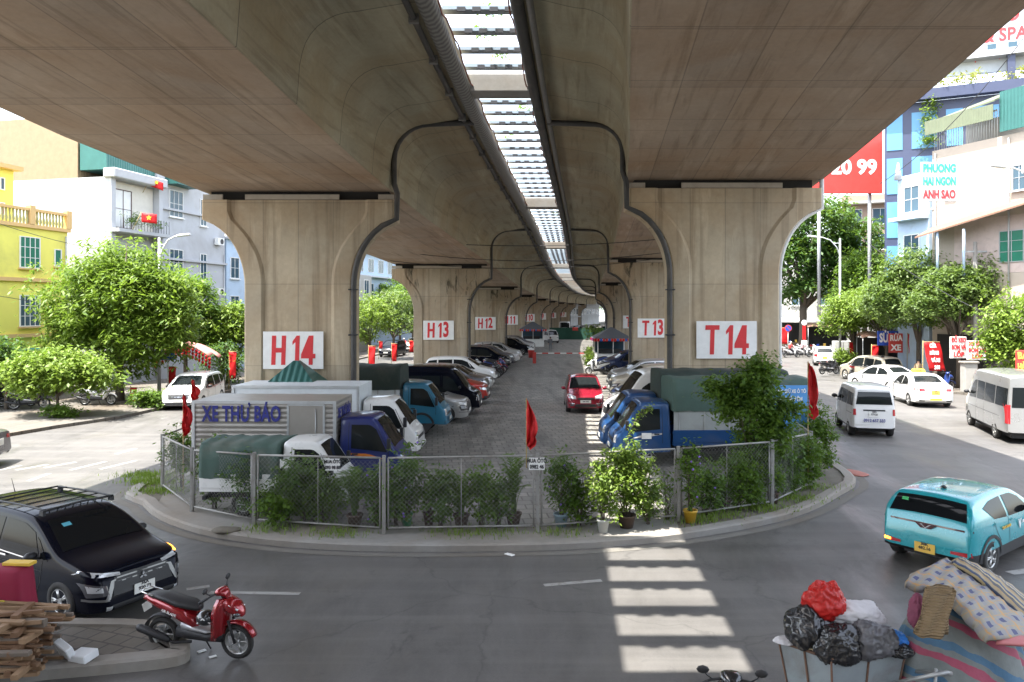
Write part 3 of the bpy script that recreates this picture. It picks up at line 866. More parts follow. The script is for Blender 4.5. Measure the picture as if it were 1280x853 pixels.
SEDAN=dict(L=4.65,W=1.80,H=1.46,wr=.32,wf=1.38,wb=-1.36,round=.22,front_round=.28,roof_w=.72,crown=.03,
  top=[(-2.325,.50),(-2.31,.86),(-2.24,1.0),(-1.62,1.06),(-1.45,1.09),(-.82,1.39),(-.4,1.45),(.1,1.44),(.4,1.37),(1.08,.98),(1.2,.94),(2.0,.78),(2.22,.66),(2.31,.5),(2.325,.36)],
  bot=[(-2.32,.34),(-2.0,.22),(2.0,.19),(2.32,.24)], belt=[(-2.3,1.04),(-1,.98),(2.2,.84)],
  side_win=[([(-1.18,1.12),(-.85,1.30),(-.42,1.35)],[(-1.22,1.02),(-.42,.96)]),([(-.34,1.355),(.1,1.34),(.42,1.22)],[(-.34,.95),(.82,.91)])],
  seams=[[(-.38,.95),(-.38,.3)],[(.88,.9),(.8,.6),(.7,.3)],[(-1.15,.95),(-1.0,.5)]],handles=[(-.22,.86),(-1.05,.9)],belt_line=[(-1.25,1.0),(-.4,.95),(.82,.895)],
  ws=(1.06,.42,.66,.52),rw=(-1.46,-.86,.62,.5),mirror=(.72,.94),
  front_pair=[('headlight',[(.5,.72),(.82,.8)],[(.48,.6),(.84,.64)],mHead)],
  front_mid=[('grille',[(-.42,.68),(.42,.68)],[(-.38,.48),(.38,.48)],mBlk),('air_intake',[(-.5,.38),(.5,.38)],[(-.55,.26),(.55,.26)],mBlk)],
  rear_pair=[('tail_light',[(.46,.90),(.82,.90)],[(.44,.78),(.84,.78)],mTail),('exhaust_trim',[(.46,.36),(.70,.36)],[(.46,.31),(.70,.31)],mBlk)],
  fplate=(2.3,.5),rplate=.72)
CUV=dict(L=3.97,W=1.72,H=1.58,wr=.35,wf=1.24,wb=-1.27,round=.11,front_round=.26,roof_w=.72,crown=.03,trim=.50,
  top=[(-1.985,.56),(-1.975,.98),(-1.90,1.13),(-1.74,1.42),(-1.66,1.52),(-1.1,1.57),(-.3,1.58),(.15,1.53),(.86,1.10),(1.0,1.05),(1.72,.92),(1.88,.78),(1.96,.6),(1.985,.42)],
  bot=[(-1.985,.36),(-1.7,.26),(1.7,.22),(1.985,.28)], belt=[(-1.9,1.14),(-1,1.06),(1.9,.94)],
  side_win=[([(-1.36,1.34),(-1.0,1.43),(-.50,1.45)],[(-1.06,1.09),(-.50,1.045)]),([(-.40,1.45),(0,1.44),(.28,1.33)],[(-.40,1.04),(.64,1.01)])],
  seams=[[(-.45,1.04),(-.45,.5)],[(.74,1.0),(.7,.7),(.62,.5)],[(-1.1,1.04),(-1.0,.8),(-.85,.62)]],handles=[(-.28,.95),(-1.05,.98)],
  ws=(.86,.16,.68,.54),rw=(-1.88,-1.72,.64,.56),mirror=(.55,1.04),mirrormat=mBlk,
  front_pair=[('headlight',[(.4,.84),(.8,.88)],[(.4,.80),(.8,.82)],mHead)],front_mid=[('grille',[(-.6,.6),(.6,.6)],[(-.6,.4),(.6,.4)],mBlk)],
  rear_pair=[('tail_light',[(.44,.525),(.77,.555)],[(.44,.47),(.78,.46)],mTail),('reflector',[(.5,.34),(.66,.34)],[(.5,.31),(.66,.31)],mTail)],
  rear_mid=[('light_bar',[(-.78,.98),(.78,.98)],[(-.78,.945),(.78,.945)],pm('dark_red_bar',(.06,.01,.012),.25,coat=1))],fplate=(1.98,.5),rplate=.47)
VAN=dict(L=3.3,W=1.50,H=1.80,wr=.27,wf=1.22,wb=-.98,round=.10,front_round=.16,roof_w=.84,crown=.03,trim=.36,
  top=[(-1.65,.5),(-1.645,1.1),(-1.62,1.2),(-1.56,1.66),(-1.45,1.78),(-.6,1.80),(.5,1.79),(.82,1.72),(1.42,1.08),(1.52,1.0),(1.62,.7),(1.65,.4)],
  bot=[(-1.65,.30),(1.65,.26)], belt=[(-1.65,1.12),(1.65,1.0)],
  side_win=[([(-1.48,1.55),(-.72,1.58)],[(-1.52,1.12),(-.72,1.10)]),([(-.62,1.58),(.28,1.58)],[(-.62,1.10),(.28,1.07)]),([(.38,1.58),(.68,1.55),(.85,1.4)],[(.38,1.07),(1.14,1.04)])],
  seams=[[(.33,1.6),(.33,.36)],[(-.67,1.6),(-.67,.4)],[(-.67,.85),(-1.5,.85)]],handles=[(.5,.95),(-.55,.95)],
  ws=(1.42,.82,.62,.55),mirror=(1.1,1.15),mirrormat=mBlk,
  front_pair=[('headlight',[(.4,.82),(.64,.84)],[(.4,.66),(.64,.66)],mHead)],
  rear_pair=[('tail_light',[(.60,1.02),(.68,1.02)],[(.60,.80),(.69,.80)],mTail)],
  rear_mid=[('rear_window',[(-.52,1.62),(.52,1.62)],[(-.60,1.18),(.60,1.18)],mGlass),('garnish',[(-.36,1.0),(.36,1.0)],[(-.36,.95),(.36,.95)],mBlk),('door_gap',[(-.64,1.66),(.64,1.66)],[(-.64,1.65),(.64,1.65)],mSeam)],rplate=.84)
BUS=dict(L=5.9,W=2.05,H=2.55,wr=.34,wf=1.95,wb=-1.55,round=.06,front_round=.16,roof_w=.86,crown=.05,trim=.42,
  top=[(-2.95,.6),(-2.945,1.6),(-2.92,2.3),(-2.84,2.48),(-2.5,2.53),(1.0,2.53),(1.5,2.45),(2.22,1.45),(2.34,1.34),(2.78,1.14),(2.9,.95),(2.945,.7),(2.95,.45)],
  bot=[(-2.95,.38),(2.95,.34)], belt=[(-2.95,1.35),(2.95,1.25)],
  side_win=[([(-2.80,2.05),(-1.55,2.05)],[(-2.80,1.36),(-1.55,1.34)]),([(-1.45,2.05),(-.2,2.05)],[(-1.45,1.34),(-.2,1.32)]),([(-.1,2.05),(.85,2.05)],[(-.1,1.32),(.85,1.30)]),([(1.0,2.05),(1.28,2.03),(1.55,1.85)],[(1.0,1.30),(1.95,1.27)])],
  seams=[[(.92,2.1),(.92,.42)],[(-.15,2.1),(-.15,.42)],[(-2.8,.95),(2.2,.93)]],handles=[(1.1,1.1),(.7,1.1)],
  ws=(2.22,1.52,.86,.78),mirror=(1.95,1.42),mirrormat=mBlk,
  front_pair=[('headlight',[(.55,.98),(.88,1.05)],[(.6,.74),(.92,.78)],mHead)],front_mid=[('grille',[(-.5,.95),(.5,.95)],[(-.5,.68),(.5,.68)],mBlk)],
  rear_pair=[('tail_light',[(.86,1.45),(.97,1.45)],[(.88,.75),(.99,.75)],mTail),('rear_window',[(.06,2.1),(.78,2.1)],[(.06,1.35),(.82,1.35)],mGlass)],rplate=.8,fplate=(2.9,.6))

# ---- cab-over light trucks
CAB=dict(L=1.75,W=1.66,H=2.02,wr=.33,round=.03,front_round=.13,roof_w=.82,crown=.03,
  top=[(-.875,1.0),(-.875,1.94),(-.80,2.0),(-.1,2.02),(.10,1.96),(.58,1.22),(.66,1.12),(.80,1.0),(.86,.8),(.875,.5)],
  bot=[(-.875,.46),(.5,.40),(.875,.38)], belt=[(-.9,1.12),(.9,1.02)],
  side_win=[([(-.55,1.80),(-.05,1.80),(.12,1.68)],[(-.55,1.18),(.42,1.08)])],
  ws=(.60,.12,.66,.58))
def truck(label,loc,rz,body,box,s=1.0,L=5.2,z=.108,cabk=1.0,flare=None,door_text=None,stripe=None,logo=None,group='light trucks parked under the viaduct'):
    """box: dict(kind, h top, colours)"""
    t=thing('light_truck',label,'truck',(loc[0],loc[1],z),rz,group); t.scale=(s,s,s)
    S=dict(CAB)
    cabL=S['L']; cx0=L/2-cabL/2
    sh=Shell(S)
    cab=bpy.data.objects.new('cab',None)
    # arch cut
    o=sh.mb.build('cab',[body,mBlk],t); o.location=(cx0,0,0)
    c=MB()
    for sy in (-1,1): c.cyl((-.10,sy*.8,.36),.43,.6,'Y',26,mat=1)
    k=c.build('cut',[body,mBlk]); k.location=(cx0,0,0)
    m=o.modifiers.new('b','BOOLEAN'); m.operation='DIFFERENCE'; m.object=k; evalmesh(o,'cab'); bpy.data.objects.remove(k)
    sharp(o.data,38); bm=bmesh.new(); bm.from_mesh(o.data); bv=BVHTree.FromBMesh(bm); bm.free()
    for ax in ('y+','y-'):
        for tp,bt in S['side_win']: stick(bv,'side_window',ax,tp,bt,mGlass,o,.007)
        strip(bv,ax,[(-.62,1.86),(-.62,.75)],.014,mSeam,o,'door_gap'); strip(bv,ax,[(.16,1.70),(.46,1.1),(.45,.8)],.014,mSeam,o,'door_gap')
        stick(bv,'door_handle',ax,[(-.52,1.05),(-.36,1.05)],[(-.52,1.01),(-.36,1.01)],mBlk,o,.02,3,1)
        if flare: 
            tp=[(-.10+.52*math.cos(a),.36+.52*math.sin(a)) for a in [math.pi*(i/14) for i in range(15)]]
            bt=[(-.10+.435*math.cos(a),.36+.435*math.sin(a)) for a in [math.pi*(i/14) for i in range(15)]]
            stick(bv,'wheel_flare',ax,tp,bt,flare,o,.03,14,2)
        if stripe: stick(bv,'door_stripe',ax,[(-.60,1.06),(-.1,1.04),(.30,.92)],[(-.60,1.02),(-.1,.94),(.32,.90)],stripe,o,.008,8,2)
    # windscreen
    vs=[]; nu,nv=10,6; x0,x1,w0,w1=S['ws']
    for j in range(nv+1):
        tt=j/nv; x=x0+(x1-x0)*tt; w_=w0+(w1-w0)*tt
        for i in range(nu+1):
            y=(i/nu*2-1)*w_; h=bv.ray_cast(Vector((x,y,6)),Vector((0,0,-1))); vs.append(h[0]+h[1]*.007)
    g=MB(); n_=nu+1; g.add(vs,[(j*n_+i,j*n_+i+1,(j+1)*n_+i+1,(j+1)*n_+i) for j in range(nv) for i in range(nu)],0,True); g.build('windscreen',mGlass,o,fix=False)
    for sg in (1,-1):
        stick(bv,'headlight','x+',[(sg*.52,.96),(sg*.74,1.0)],[(sg*.50,.74),(sg*.76,.76)],mHead,o,.012,5,4)
        MB().box((.50,sg*.93,1.32),(.10,.13,.30)).tube([(.48,sg*.78,1.30),(.50,sg*.92,1.35)],.02,5).build('wing_mirror',mBlk,o,bevel=.02)
    stick(bv,'grille','x+',[(-.45,.84),(.45,.84)],[(-.45,.74),(.45,.74)],mBlk,o,.01,8,2)
    stick(bv,'front_bumper','x+',[(-.78,.56),(.78,.56)],[(-.76,.44),(.76,.44)],S.get('bump',body),o,.05,10,3)
    stick(bv,'air_intake','x+',[(-.4,.53),(.4,.53)],[(-.4,.47),(.4,.47)],mBlk,o,.056,6,1)
    MB().box((.93,0,.60),(.014,.44,.12)).build('number_plate',mPlateW,o)
    # chassis
    xb0=-L/2; xb1=L/2-cabL-.06
    fr=MB(); fr.bb(xb0+.05,L/2-.7,-.38,-.28,.42,.56); fr.bb(xb0+.05,L/2-.7,.28,.38,.42,.56); fr.bb(xb0,xb0+.1,-.7,.7,.42,.52)
    fr.build('chassis_frame',mBlk,t)
    for sy in (1,-1):
        wheel(t,cx0-.10,sy*.70,.33,.19,'steel'); wheel(t,xb0+1.15,sy*.68,.33,.22,'steel')
        MB().bb(xb0+.55,xb0+1.75,sy*.56,sy*.80,.68,.71).build('mudguard',mBlk,t)
    W=.86; top=box['top']; fl=.80
    if box['kind']=='box':
        bx=MB(); bx.bb(xb0,xb1,-W,W,fl,top)
        ob=bx.build('cargo_box',box['mat'],t)
        fm=MB()
        for sy in (-1,1):
            for x in (xb0+.035,xb1-.035): MB().bb(x-.04,x+.04,sy*(W+.015)-.02,sy*(W+.015)+.02,fl,top).build('corner_post',box['edge'],ob)
            MB().bb(xb0,xb1,sy*(W+.012)-.018,sy*(W+.012)+.018,top-.07,top+.01).build('roof_rail',box['edge'],ob)
            MB().bb(xb0,xb1,sy*(W+.012)-.018,sy*(W+.012)+.018,fl,fl+.08).build('floor_rail',box['edge'],ob)
        if box.get('door'):
            x0,x1=box['door']
            dr=MB().bb(x0,x1,-W-.022,-W-.004,fl+.15,top-.12).build('side_door',box['doormat'],ob)
            for x in (x0,x1): MB().bb(x-.025,x+.025,-W-.034,-W-.002,fl+.1,top-.09).build('door_frame',box['edge'],dr)
            MB().bb(x0,x1,-W-.034,-W-.002,top-.12,top-.08).build('door_frame',box['edge'],dr)
            MB().tube([(x1-.22,-W-.04,fl+.25),(x1-.22,-W-.04,top-.2)],.014,6).build('door_bar',mSteel,dr)
        if box.get('text'):
            text_obj('lettering',box['text'],.42,pm('navy_lettering',(.02,.025,.20),.6),ob,(box['tx'],-W-.03,top-.36),bold=.018,sx=.60,spacing=1.06)
            text_obj('lettering',box['text'],.27,pm('navy_lettering',(.03,.035,.28),.6),ob,(xb1+.012,0,top-.36),rz=R(90),bold=.012,sx=.62)
    else:
        # drop-side bed with a canvas tilt over hoops
        bm_=MB(); bm_.bb(xb0,xb1,-W,W,fl-.12,fl-.02); bed=bm_.build('bed_floor',box['bed'],t)
        for sy in (-1,1): MB().bb(xb0,xb1,sy*W-.02,sy*W+.02,fl-.02,fl+.36).build('bed_side',box['bed'],t,bevel=.006)
        mid=box.get('mid')
        y0=fl+.36
        if mid:
            for sy in (-1,1):
                pb=MB(); pb.bb(xb0+.03,xb1-.03,sy*(W-.03)-.012,sy*(W-.03)+.012,y0,box['cz']+.05); po=pb.build('upper_board',mid,t)
                for i in range(6):
                    x=xb0+.2+i*(xb1-xb0-.4)/5
                    MB().bb(x-.02,x+.02,sy*(W-.01)-.012,sy*(W-.01)+.012,y0,box['cz']+.02).build('board_post',mSteel,po)
        cz=box['cz'] if mid else y0-.12
        # canvas
        cb=MB(); nx=26; sec=[(-W-.02,cz),(-W-.015,cz+(top-cz)*.5),(-W+.02,top-.12),(-W+.14,top-.02),(-W*.4,top+.02),(W*.4,top+.02),(W-.14,top-.02),(W-.02,top-.12),(W+.015,cz+(top-cz)*.5),(W+.02,cz)]
        rings=[]; rnd=random.Random(5)
        for i in range(nx+1):
            x=xb0-.01+(xb1-xb0+.02)*i/nx; hoop=.5+.5*math.cos(i/nx*2*math.pi*4)
            r_=[]
            for q,(y,z_) in enumerate(sec):
                sag=.03*(1-hoop)
                jz=rnd.uniform(-.012,.012)
                r_.append((x,y*(1-(.018*(1-hoop) if 0<q<9 else -.01*rnd.random()))+rnd.uniform(-.008,.008),z_-(sag if 2<q<7 else 0)+(jz if q not in(0,9) else rnd.uniform(-.015,.015))))
            rings.append(r_)
        cb.loft(rings,False,False); 
        for e_ in (0,nx):
            b0=e_*len(sec); cb.f.append([b0+i for i in range(len(sec))]); cb.m.append(0); cb.sm.append(False)
        cb.build('canvas_cover',box['mat'],t)
    return t,o,bv,(xb0,xb1)
# ------------------------------------------------------------------ the vehicles of the place
pBlack=pm('black_car_paint',(.003,.004,.009),.16,0,.1,2,coat=0,spec=.14)
pWhite=pm('white_car_paint',(.72,.72,.70),.3,0,.05,2,coat=.7,dirt=.1)
pTeal=pm('turquoise_car_paint',(.012,.29,.33),.28,.1,.05,2,coat=.8)
pRed=pm('crimson_car_paint',(.28,.012,.03),.25,.3,.08,2,coat=1)
pSilver=pm('silver_car_paint',(.42,.42,.41),.3,.6,.06,2,coat=.7)
pGrey=pm('grey_car_paint',(.12,.12,.13),.3,.5,.06,2,coat=.7)
pNavy=pm('navy_truck_paint',(.008,.018,.12),.35,.1,.1,2,coat=.5,dirt=.15)
pBlue=pm('blue_truck_paint',(.008,.055,.17),.4,.1,.1,2,coat=.4,dirt=.25)
pBlueT=pm('teal_blue_truck_paint',(.015,.15,.25),.35,.1,.1,2,coat=.5,dirt=.2)
pRed2=pm('red_car_paint',(.42,.02,.012),.3,.1,.1,2,coat=.8)
pBeige=pm('beige_car_paint',(.48,.43,.34),.35,.3,.06,2,coat=.6)
pDBlue=pm('dark_blue_car_paint',(.015,.035,.12),.3,.3,.08,2,coat=.8)
canvas=pm('green_canvas',(.045,.085,.068),.7,var=.3,scale=3,dirt=.45,bumpy=.6)
canvasD=pm('dark_green_canvas',(.018,.032,.026),.75,var=.3,scale=3,dirt=.3,bumpy=.4)
def corr(name,col,sc_,axis='Z'):
    m,nt,b=newmat(name); wv=N(nt,'ShaderNodeTexWave',Scale=sc_); wv.bands_direction=axis
    nt.links.new(coords(nt),wv.inputs['Vector']); n=noise(nt,coords(nt),2.5,5,.6)
    c=mixc(nt,n,[x*.75 for x in col],[x*1.15 for x in col]); nt.links.new(c,b.inputs['Base Color'])
    b.inputs['Roughness'].default_value=.45; b.inputs['Metallic'].default_value=.4; bump(nt,b,wv.outputs[0],.8,.02); return m
corrA=corr('ribbed_aluminium',(.33,.31,.28),2.4)
whiteBox=pm('white_box_panel',(.58,.62,.64),.5,dirt=.25,scale=2)
edge=pm('aluminium_edge',(.52,.54,.55),.4,.6,dirt=.25)

# small truck with green canvas, nearest the fence on the left
t,o,bv,_=truck('small white truck with a green canvas cover, parked right behind the fence',(-5.6,18.6),R(-2),pWhite,dict(kind='tilt',top=1.98,bed=pWhite,mat=canvas,cz=.85),s=.88,L=3.95)
qbox('canvas_label',(.35,-.90,1.45),(.26,.012,.24),mWhite,t)
t,o,bv,_=truck('navy cab truck with a grey ribbed box lettered in blue',(-5.7,21.15),R(-2),pNavy,dict(kind='box',top=2.44,mat=corrA,edge=edge,doormat=pm('grey_door_panel',(.30,.28,.25),.5,.3,dirt=.3),door=(-.25,.72),text='XE THƯ BÁO',tx=-1.5),L=5.7,stripe=pm('orange_stripe',(.55,.16,.02),.4))
t2,o2,bv,_=truck('white cab truck with a white closed box, beside the grey box truck',(-5.9,24.9),R(-2),pWhite,dict(kind='box',top=2.42,mat=whiteBox,edge=edge),L=5.8,s=1.02)
t3,o3,bv,_=truck('teal blue truck with black wheel flares and a dark green canvas',(-5.3,30.5),R(-3),pBlueT,dict(kind='tilt',top=2.70,bed=pBlueT,mat=canvasD,cz=1.75,mid=whiteBox),L=5.6,flare=mBlk,s=1.0)
t4,o4,bv,_=truck('blue truck with white door stickers and green canvas, nearest on the right',(6.2,24.35),R(181),pBlue,dict(kind='tilt',top=2.74,bed=pBlue,mat=canvas,cz=1.75,mid=pm('grey_board',(.30,.32,.31),.6,dirt=.3)),L=6.1,s=1.0,stripe=pm('pale_stripe',(.5,.48,.45),.5))
for sg in (1,-1): qbox('door_sticker',(-.12,sg*.83,.98),(.30,.02,.18),mWhite,o4)
t5,o5,bv,_=truck('plain blue truck parked tight between the canvas truck and the pier',(6.1,26.05),R(180),pBlue,dict(kind='tilt',top=2.74,bed=pBlue,mat=canvasD,cz=1.1),L=5.9,s=1.04)
# blue banner at the end of the canvas truck
bn=thing('blue_banner','blue printed banner fixed over the rear of the canvas truck','banner',(8.35,23.0,1.4))
e=MB().box((0,0,.65),(1.35,.03,1.30),rz=R(4)).build('banner_cloth',pm('blue_banner_cloth',(.08,.28,.62),.6),bn)
for i,(s_,z_,h_) in enumerate((('TRÔNG GIỮ XE Ô TÔ',1.12,.11),('NGÀY VÀ ĐÊM',.88,.13),('LIÊN HỆ',.62,.12))):
    text_obj('lettering',s_,h_,mWhite,e,(0,-.03,z_),rz=R(4),bold=.004,sx=.75)

ROW='cars parked in the left row'; RW2='cars parked in the right row'
def leftrow(x_front,d,S,body,label,rz=-4,s=1.05,name='parked_car',**k):
    L=S['L']*s; a=R(rz)
    return car(label,'car',name,(x_front-math.cos(a)*L/2,d-math.sin(a)*L/2),a,S,body,s=s,group=ROW,rear=False,z=.108,**k)
leftrow(-1.85,33.4,MPV,pSilver,'silver people carrier beside the teal blue truck')
leftrow(-1.45,36.0,BUS,pBlack,'tall black van standing out above its row of parked cars',s=.88,name='parked_van')
leftrow(-1.2,39.8,SUV,pRed2,'bright red car with front lamps shining, in the left row')
leftrow(-1.3,43.4,SUV,pGrey,'dark grey car parked behind the bright red one')
leftrow(-1.1,46.6,SEDAN,pSilver,'silver saloon next to the dark grey car in the left row')
leftrow(-1.0,50.0,SUV,pWhite,'white estate parked just in front of pier H 13')
leftrow(-.1,63.5,MPV,pBlack,'black car with pale roof reflection, behind the motorbikes')
leftrow(.25,66.5,SUV,pGrey,'grey car between the black car and the white one',detail=1)
leftrow(.75,69.8,SEDAN,pWhite,'white car with blue badge light at the end of its block',detail=1)
leftrow(.95,72.6,SUV,pSilver,'silver hatchback beyond the white car',detail=1)
leftrow(2.1,82.5,SUV,pBlack,'black car beside the red bin, near the kiosk',detail=1)
leftrow(2.6,86.5,MPV,pSilver,'silver car beyond the black one, close to the kiosk',detail=1)
leftrow(2.8,90.5,SUV,pGrey,'grey car half hidden next to the left kiosk',detail=1)
def rightrow(x_front,d,S,body,label,rz=183,s=1.05,name='parked_car',**k):
    L=S['L']*s; a=R(rz)
    return car(label,'car',name,(x_front-math.cos(a)*L/2,d-math.sin(a)*L/2),a,S,body,s=s,group=RW2,rear=False,z=.108,**k)
rightrow(3.75,30.9,BUS,pWhite,'white high roofed van behind the two blue trucks',s=.98,name='parked_van')
rightrow(4.4,34.6,MPV,pSilver,'silver people carrier hidden mostly by the white van')
rightrow(5.0,38.6,HATCH,pDBlue,'small blue hatchback low between larger parked cars')
rightrow(5.5,43.0,MPV,pBeige,'champagne car parked before the silver off-roader')
rightrow(6.0,47.5,SUV,pSilver,'silver off-roader with its nose out, right row')
rightrow(6.5,51.0,SEDAN,pWhite,'white saloon squeezed beside pier T 13')
rightrow(6.7,58.0,SUV,pDBlue,'dark blue off-roader nearest the right kiosk')
rightrow(7.4,62.2,HATCH,pGrey,'grey hatchback tucked beside the right kiosk',detail=1)
car('dark red hatchback driving towards the camera in the parking lane','car','red_car',(3.52,37.6),R(-92),HATCH,pRed,s=1.08,z=.108,plate='30E-345')

# black people carrier, foreground left
def mpv_extra(t,bv,sh):
    # roof rack
    rk=MB(); z0=1.76
    def rl(y): return [(x,y,z0+.03*math.sin((x+1.1)/2*math.pi)) for x in [-1.15+i*.14 for i in range(13)]]
    r0=MB().tube(rl(.58),.018,6).tube(rl(-.58),.018,6).tube([(.53,-.58,z0+.03),(.56,0,z0+.06),(.53,.58,z0+.03)],.022,6).tube([(-1.15,-.58,z0),(-1.15,.58,z0)],.018,6)
    base=r0.build('roof_rack',mBlk,t)
    for i in range(5):
        x=-.85+i*.32; MB().tube([(x,-.58,z0+.02),(x,.58,z0+.02)],.012,5).build('cross_rod',mBlk,base)
    for i in range(9):
        y=-.52+i*.13; MB().tube([(.53,y,z0+.04),(.50,y,z0-.05)],.010,5).build('rack_post',mBlk,base)
    for y in (-.6,.6):
        for x in (-1.1,.45): MB().box((x,y,z0-.035),(.1,.05,.09)).build('rack_foot',mBlk,base)
    MB().tube([(-1.5,0,1.72),(-1.62,0,2.0)],[.008,.004],5).build('aerial',mBlk,t)
    # three-lozenge emblem
    fx=bv.ray_cast(Vector((8,0,.70)),Vector((-1,0,0)))[0].x+.022
    em=MB()
    for k in range(3):
        a=R(90+120*k); u=Vector((math.cos(a),math.sin(a))); r=.075
        s1=Vector((math.cos(a+R(30)),math.sin(a+R(30))))*r*.58; s2=Vector((math.cos(a-R(30)),math.sin(a-R(30))))*r*.58
        pts=[Vector((0,0)),s2,u*r,s1]
        em.add([(fx,p.x,.70+p.y) for p in pts]+[(fx+.01,p.x,.70+p.y) for p in pts],[(3,2,1,0),(4,5,6,7),(0,1,5,4),(1,2,6,5),(2,3,7,6),(3,0,4,7)])
    em.build('badge',mChrome,t)
    stick(bv,'indicator','x+',[(.70,.93),(.82,.96)],[(.72,.89),(.83,.91)],mAmber,t,.012,3,2)
    stick(bv,'windscreen_sticker','z+',[(.66,-.42),(.66,-.28)],[(.74,-.42),(.74,-.28)],pm('pale_blue_sticker',(.1,.4,.5),.5),t,.016,3,2)
    strip(bv,'y-',[(-2.0,.86),(-1.0,.84),(.9,.80)],.012,mSeam,t,'crease_line',.003)
    MB().tube([(1.0,-.4,1.17),(.75,-.2,1.34)],.008,5).build('wiper',mBlk,t)
    # driver and seat seen dimly are behind dark glass
mGlassN=glassmat('near_dark_glass',(.008,.009,.010)); mGlassN.node_tree.nodes['Principled BSDF'].inputs['Specular IOR Level'].default_value=.12
MPVN=dict(MPV); MPVN['glass']=mGlassN
car('black people carrier with a roof rack, turning in at the left foreground','car','black_car',(-8.05,13.62),R(-29),MPVN,pBlack,s=1.02,sz=.88,plate='36A\n920.73',extra=mpv_extra)

def teal_extra(t,bv,sh):
    stick(bv,'tail_light','x-',[(.62,.53),(.74,.545)],[(.62,.485),(.74,.49)],mAmber,t,.014,3,2)
    m=MB(); fx=bv.ray_cast(Vector((-8,0,.93)),Vector((1,0,0)))[0].x-.03
    # winged V badge
    dk=MB(); dk.prism([(-.2,.97),(-.1,.97),(0,.97),(.1,.97),(.2,.97),(.09,.87),(-.09,.87)],fx,fx+.03,'yz'); dk.build('badge_plate',pm('dark_red_bar',(.06,.01,.012),.25,coat=1),t)
    m.prism([(-.10,.955),(-.06,.955),(0,.895),(0,.875)],fx-.012,fx-.002,'yz'); m.prism([(.10,.955),(.06,.955),(0,.895),(0,.875)],fx-.012,fx-.002,'yz')
    m.build('badge',mChrome,t)
    MB().cyl((-1.2,0,1.63),.06,.05,'Z',12,r2=.02).build('shark_fin',mBlk,t)
    # wheel arch cladding
    for ax in ('y+','y-'):
        for wx in (1.24,-1.27):
            an=[math.pi*(i/14) for i in range(15)]
            stick(bv,'arch_cladding',ax,[(wx+.47*math.cos(a),.34+.47*math.sin(a)) for a in an],[(wx+.40*math.cos(a),.34+.40*math.sin(a)) for a in an],mBlk,t,.012,14,2)
    stick(bv,'window_sticker','x-',[(.38,1.40),(.50,1.40)],[(.38,1.34),(.50,1.34)],pm('green_sticker',(.05,.4,.12),.5),t,.02,2,1)
    o=text_obj('lettering','V',.20,mWhite,t,(.02,-.872,.80),bold=.008,sx=.8)
    o=text_obj('lettering','xanh',.09,mWhite,t,(.26,-.872,.84),bold=.003)
    o=text_obj('lettering','TAXI XANH',.055,mPlateY,t,(-.62,-.868,.86),bold=.003)
car('turquoise taxi crossover turning right, amber rear lamp lit','car','turquoise_car',(9.55,15.85),R(38),dict(CUV,glass=mGlassN,rw=(-1.90,-1.70,.68,.60)),pTeal,s=1.04,sz=.88,plate='30K\n482.16',plateY=True,extra=teal_extra)

def carat(label,name,pxr,pyr,heading,S,body,s=1.0,near='rear',**k):
    """place a car by the ground point under the middle of its rear (or front)"""
    x,y=G(pxr,pyr); a=R(heading); L=S['L']*s/2
    sg=1 if near=='rear' else -1
    return car(label,k.pop('cat','car'),name,(x+sg*math.cos(a)*L,y+sg*math.sin(a)*L),a,S,body,s=s,**k)
def van_text(t,bv,sh):
    text_obj('lettering','0912 657 333',.11,pm('navy_lettering',(.03,.035,.28),.6),t,(-1.685,0,.62),rz=R(-90),bold=.003,sx=.85)
carat('small white van with black lower edge driving away along the right road','white_van',1093,548,77,VAN,pWhite,s=1.1,cat='van',plate='29D\n577.25',extra=van_text)
def taxi_sign(t,bv,sh):
    b=MB().box((.0,0,1.56),(.22,.62,.16),taper=.85); o=b.build('roof_sign',pm('yellow_sign',(.85,.62,.05),.4),t,bevel=.02)
    text_obj('lettering','TAXI',.09,mInk,o,(-.115,0,1.56),rz=R(-90),bold=.004)
    qbox('bumper_sticker',(-2.345,0,.42),(.01,.5,.09),pm('yellow_sign',(.85,.62,.05),.4),t)
carat('white taxi saloon with a yellow roof sign, driving away','taxi',1170,511,80,SEDAN,pWhite,s=1.10,plate='30A\n116.24',plateY=True,extra=taxi_sign)
carat('white saloon parked at the right kerb beside the taxi','white_car',1143,492,106,SEDAN,pWhite,s=1.05,plate='30F\n228.8')
carat('beige estate parked at the kerb ahead of the white saloon','beige_car',1118,480,104,MPV,pBeige,s=1.05)
BUS2=dict(BUS)
pBusW=pm('white_bus_panel',(.70,.70,.69),.35,coat=.5)
a=R(73); bx,by=18.35+1.0*math.sin(a),28.2-1.0*math.cos(a)
car('silver minibus driving away at the right edge of the view','minibus','minibus',(bx+math.cos(a)*2.95,by+math.sin(a)*2.95),a,BUS,pSilver,plate='29B\n401.2')
carat('small white hatchback far up the right road','white_car',1031,458,70,HATCH,pWhite,s=1.1,plateY=True,plate='30G\n1')
carat('white family car coming towards the camera on the left road','white_car',222,514,-86,SUV,pWhite,s=1.05,sz=.94,near='front')
car('grey saloon leaving the view at the left edge','car','grey_car',(-18.75,23.9),R(190),SEDAN,pGrey,s=1.05)
carat('white car far off behind the left trees','white_car',512,441,-100,SUV,pWhite,s=1.0,near='front',detail=1)
carat('dark parked car under the far left trees','dark_car',482,447,-100,SUV,pBlack,s=1.0,near='front',detail=1)
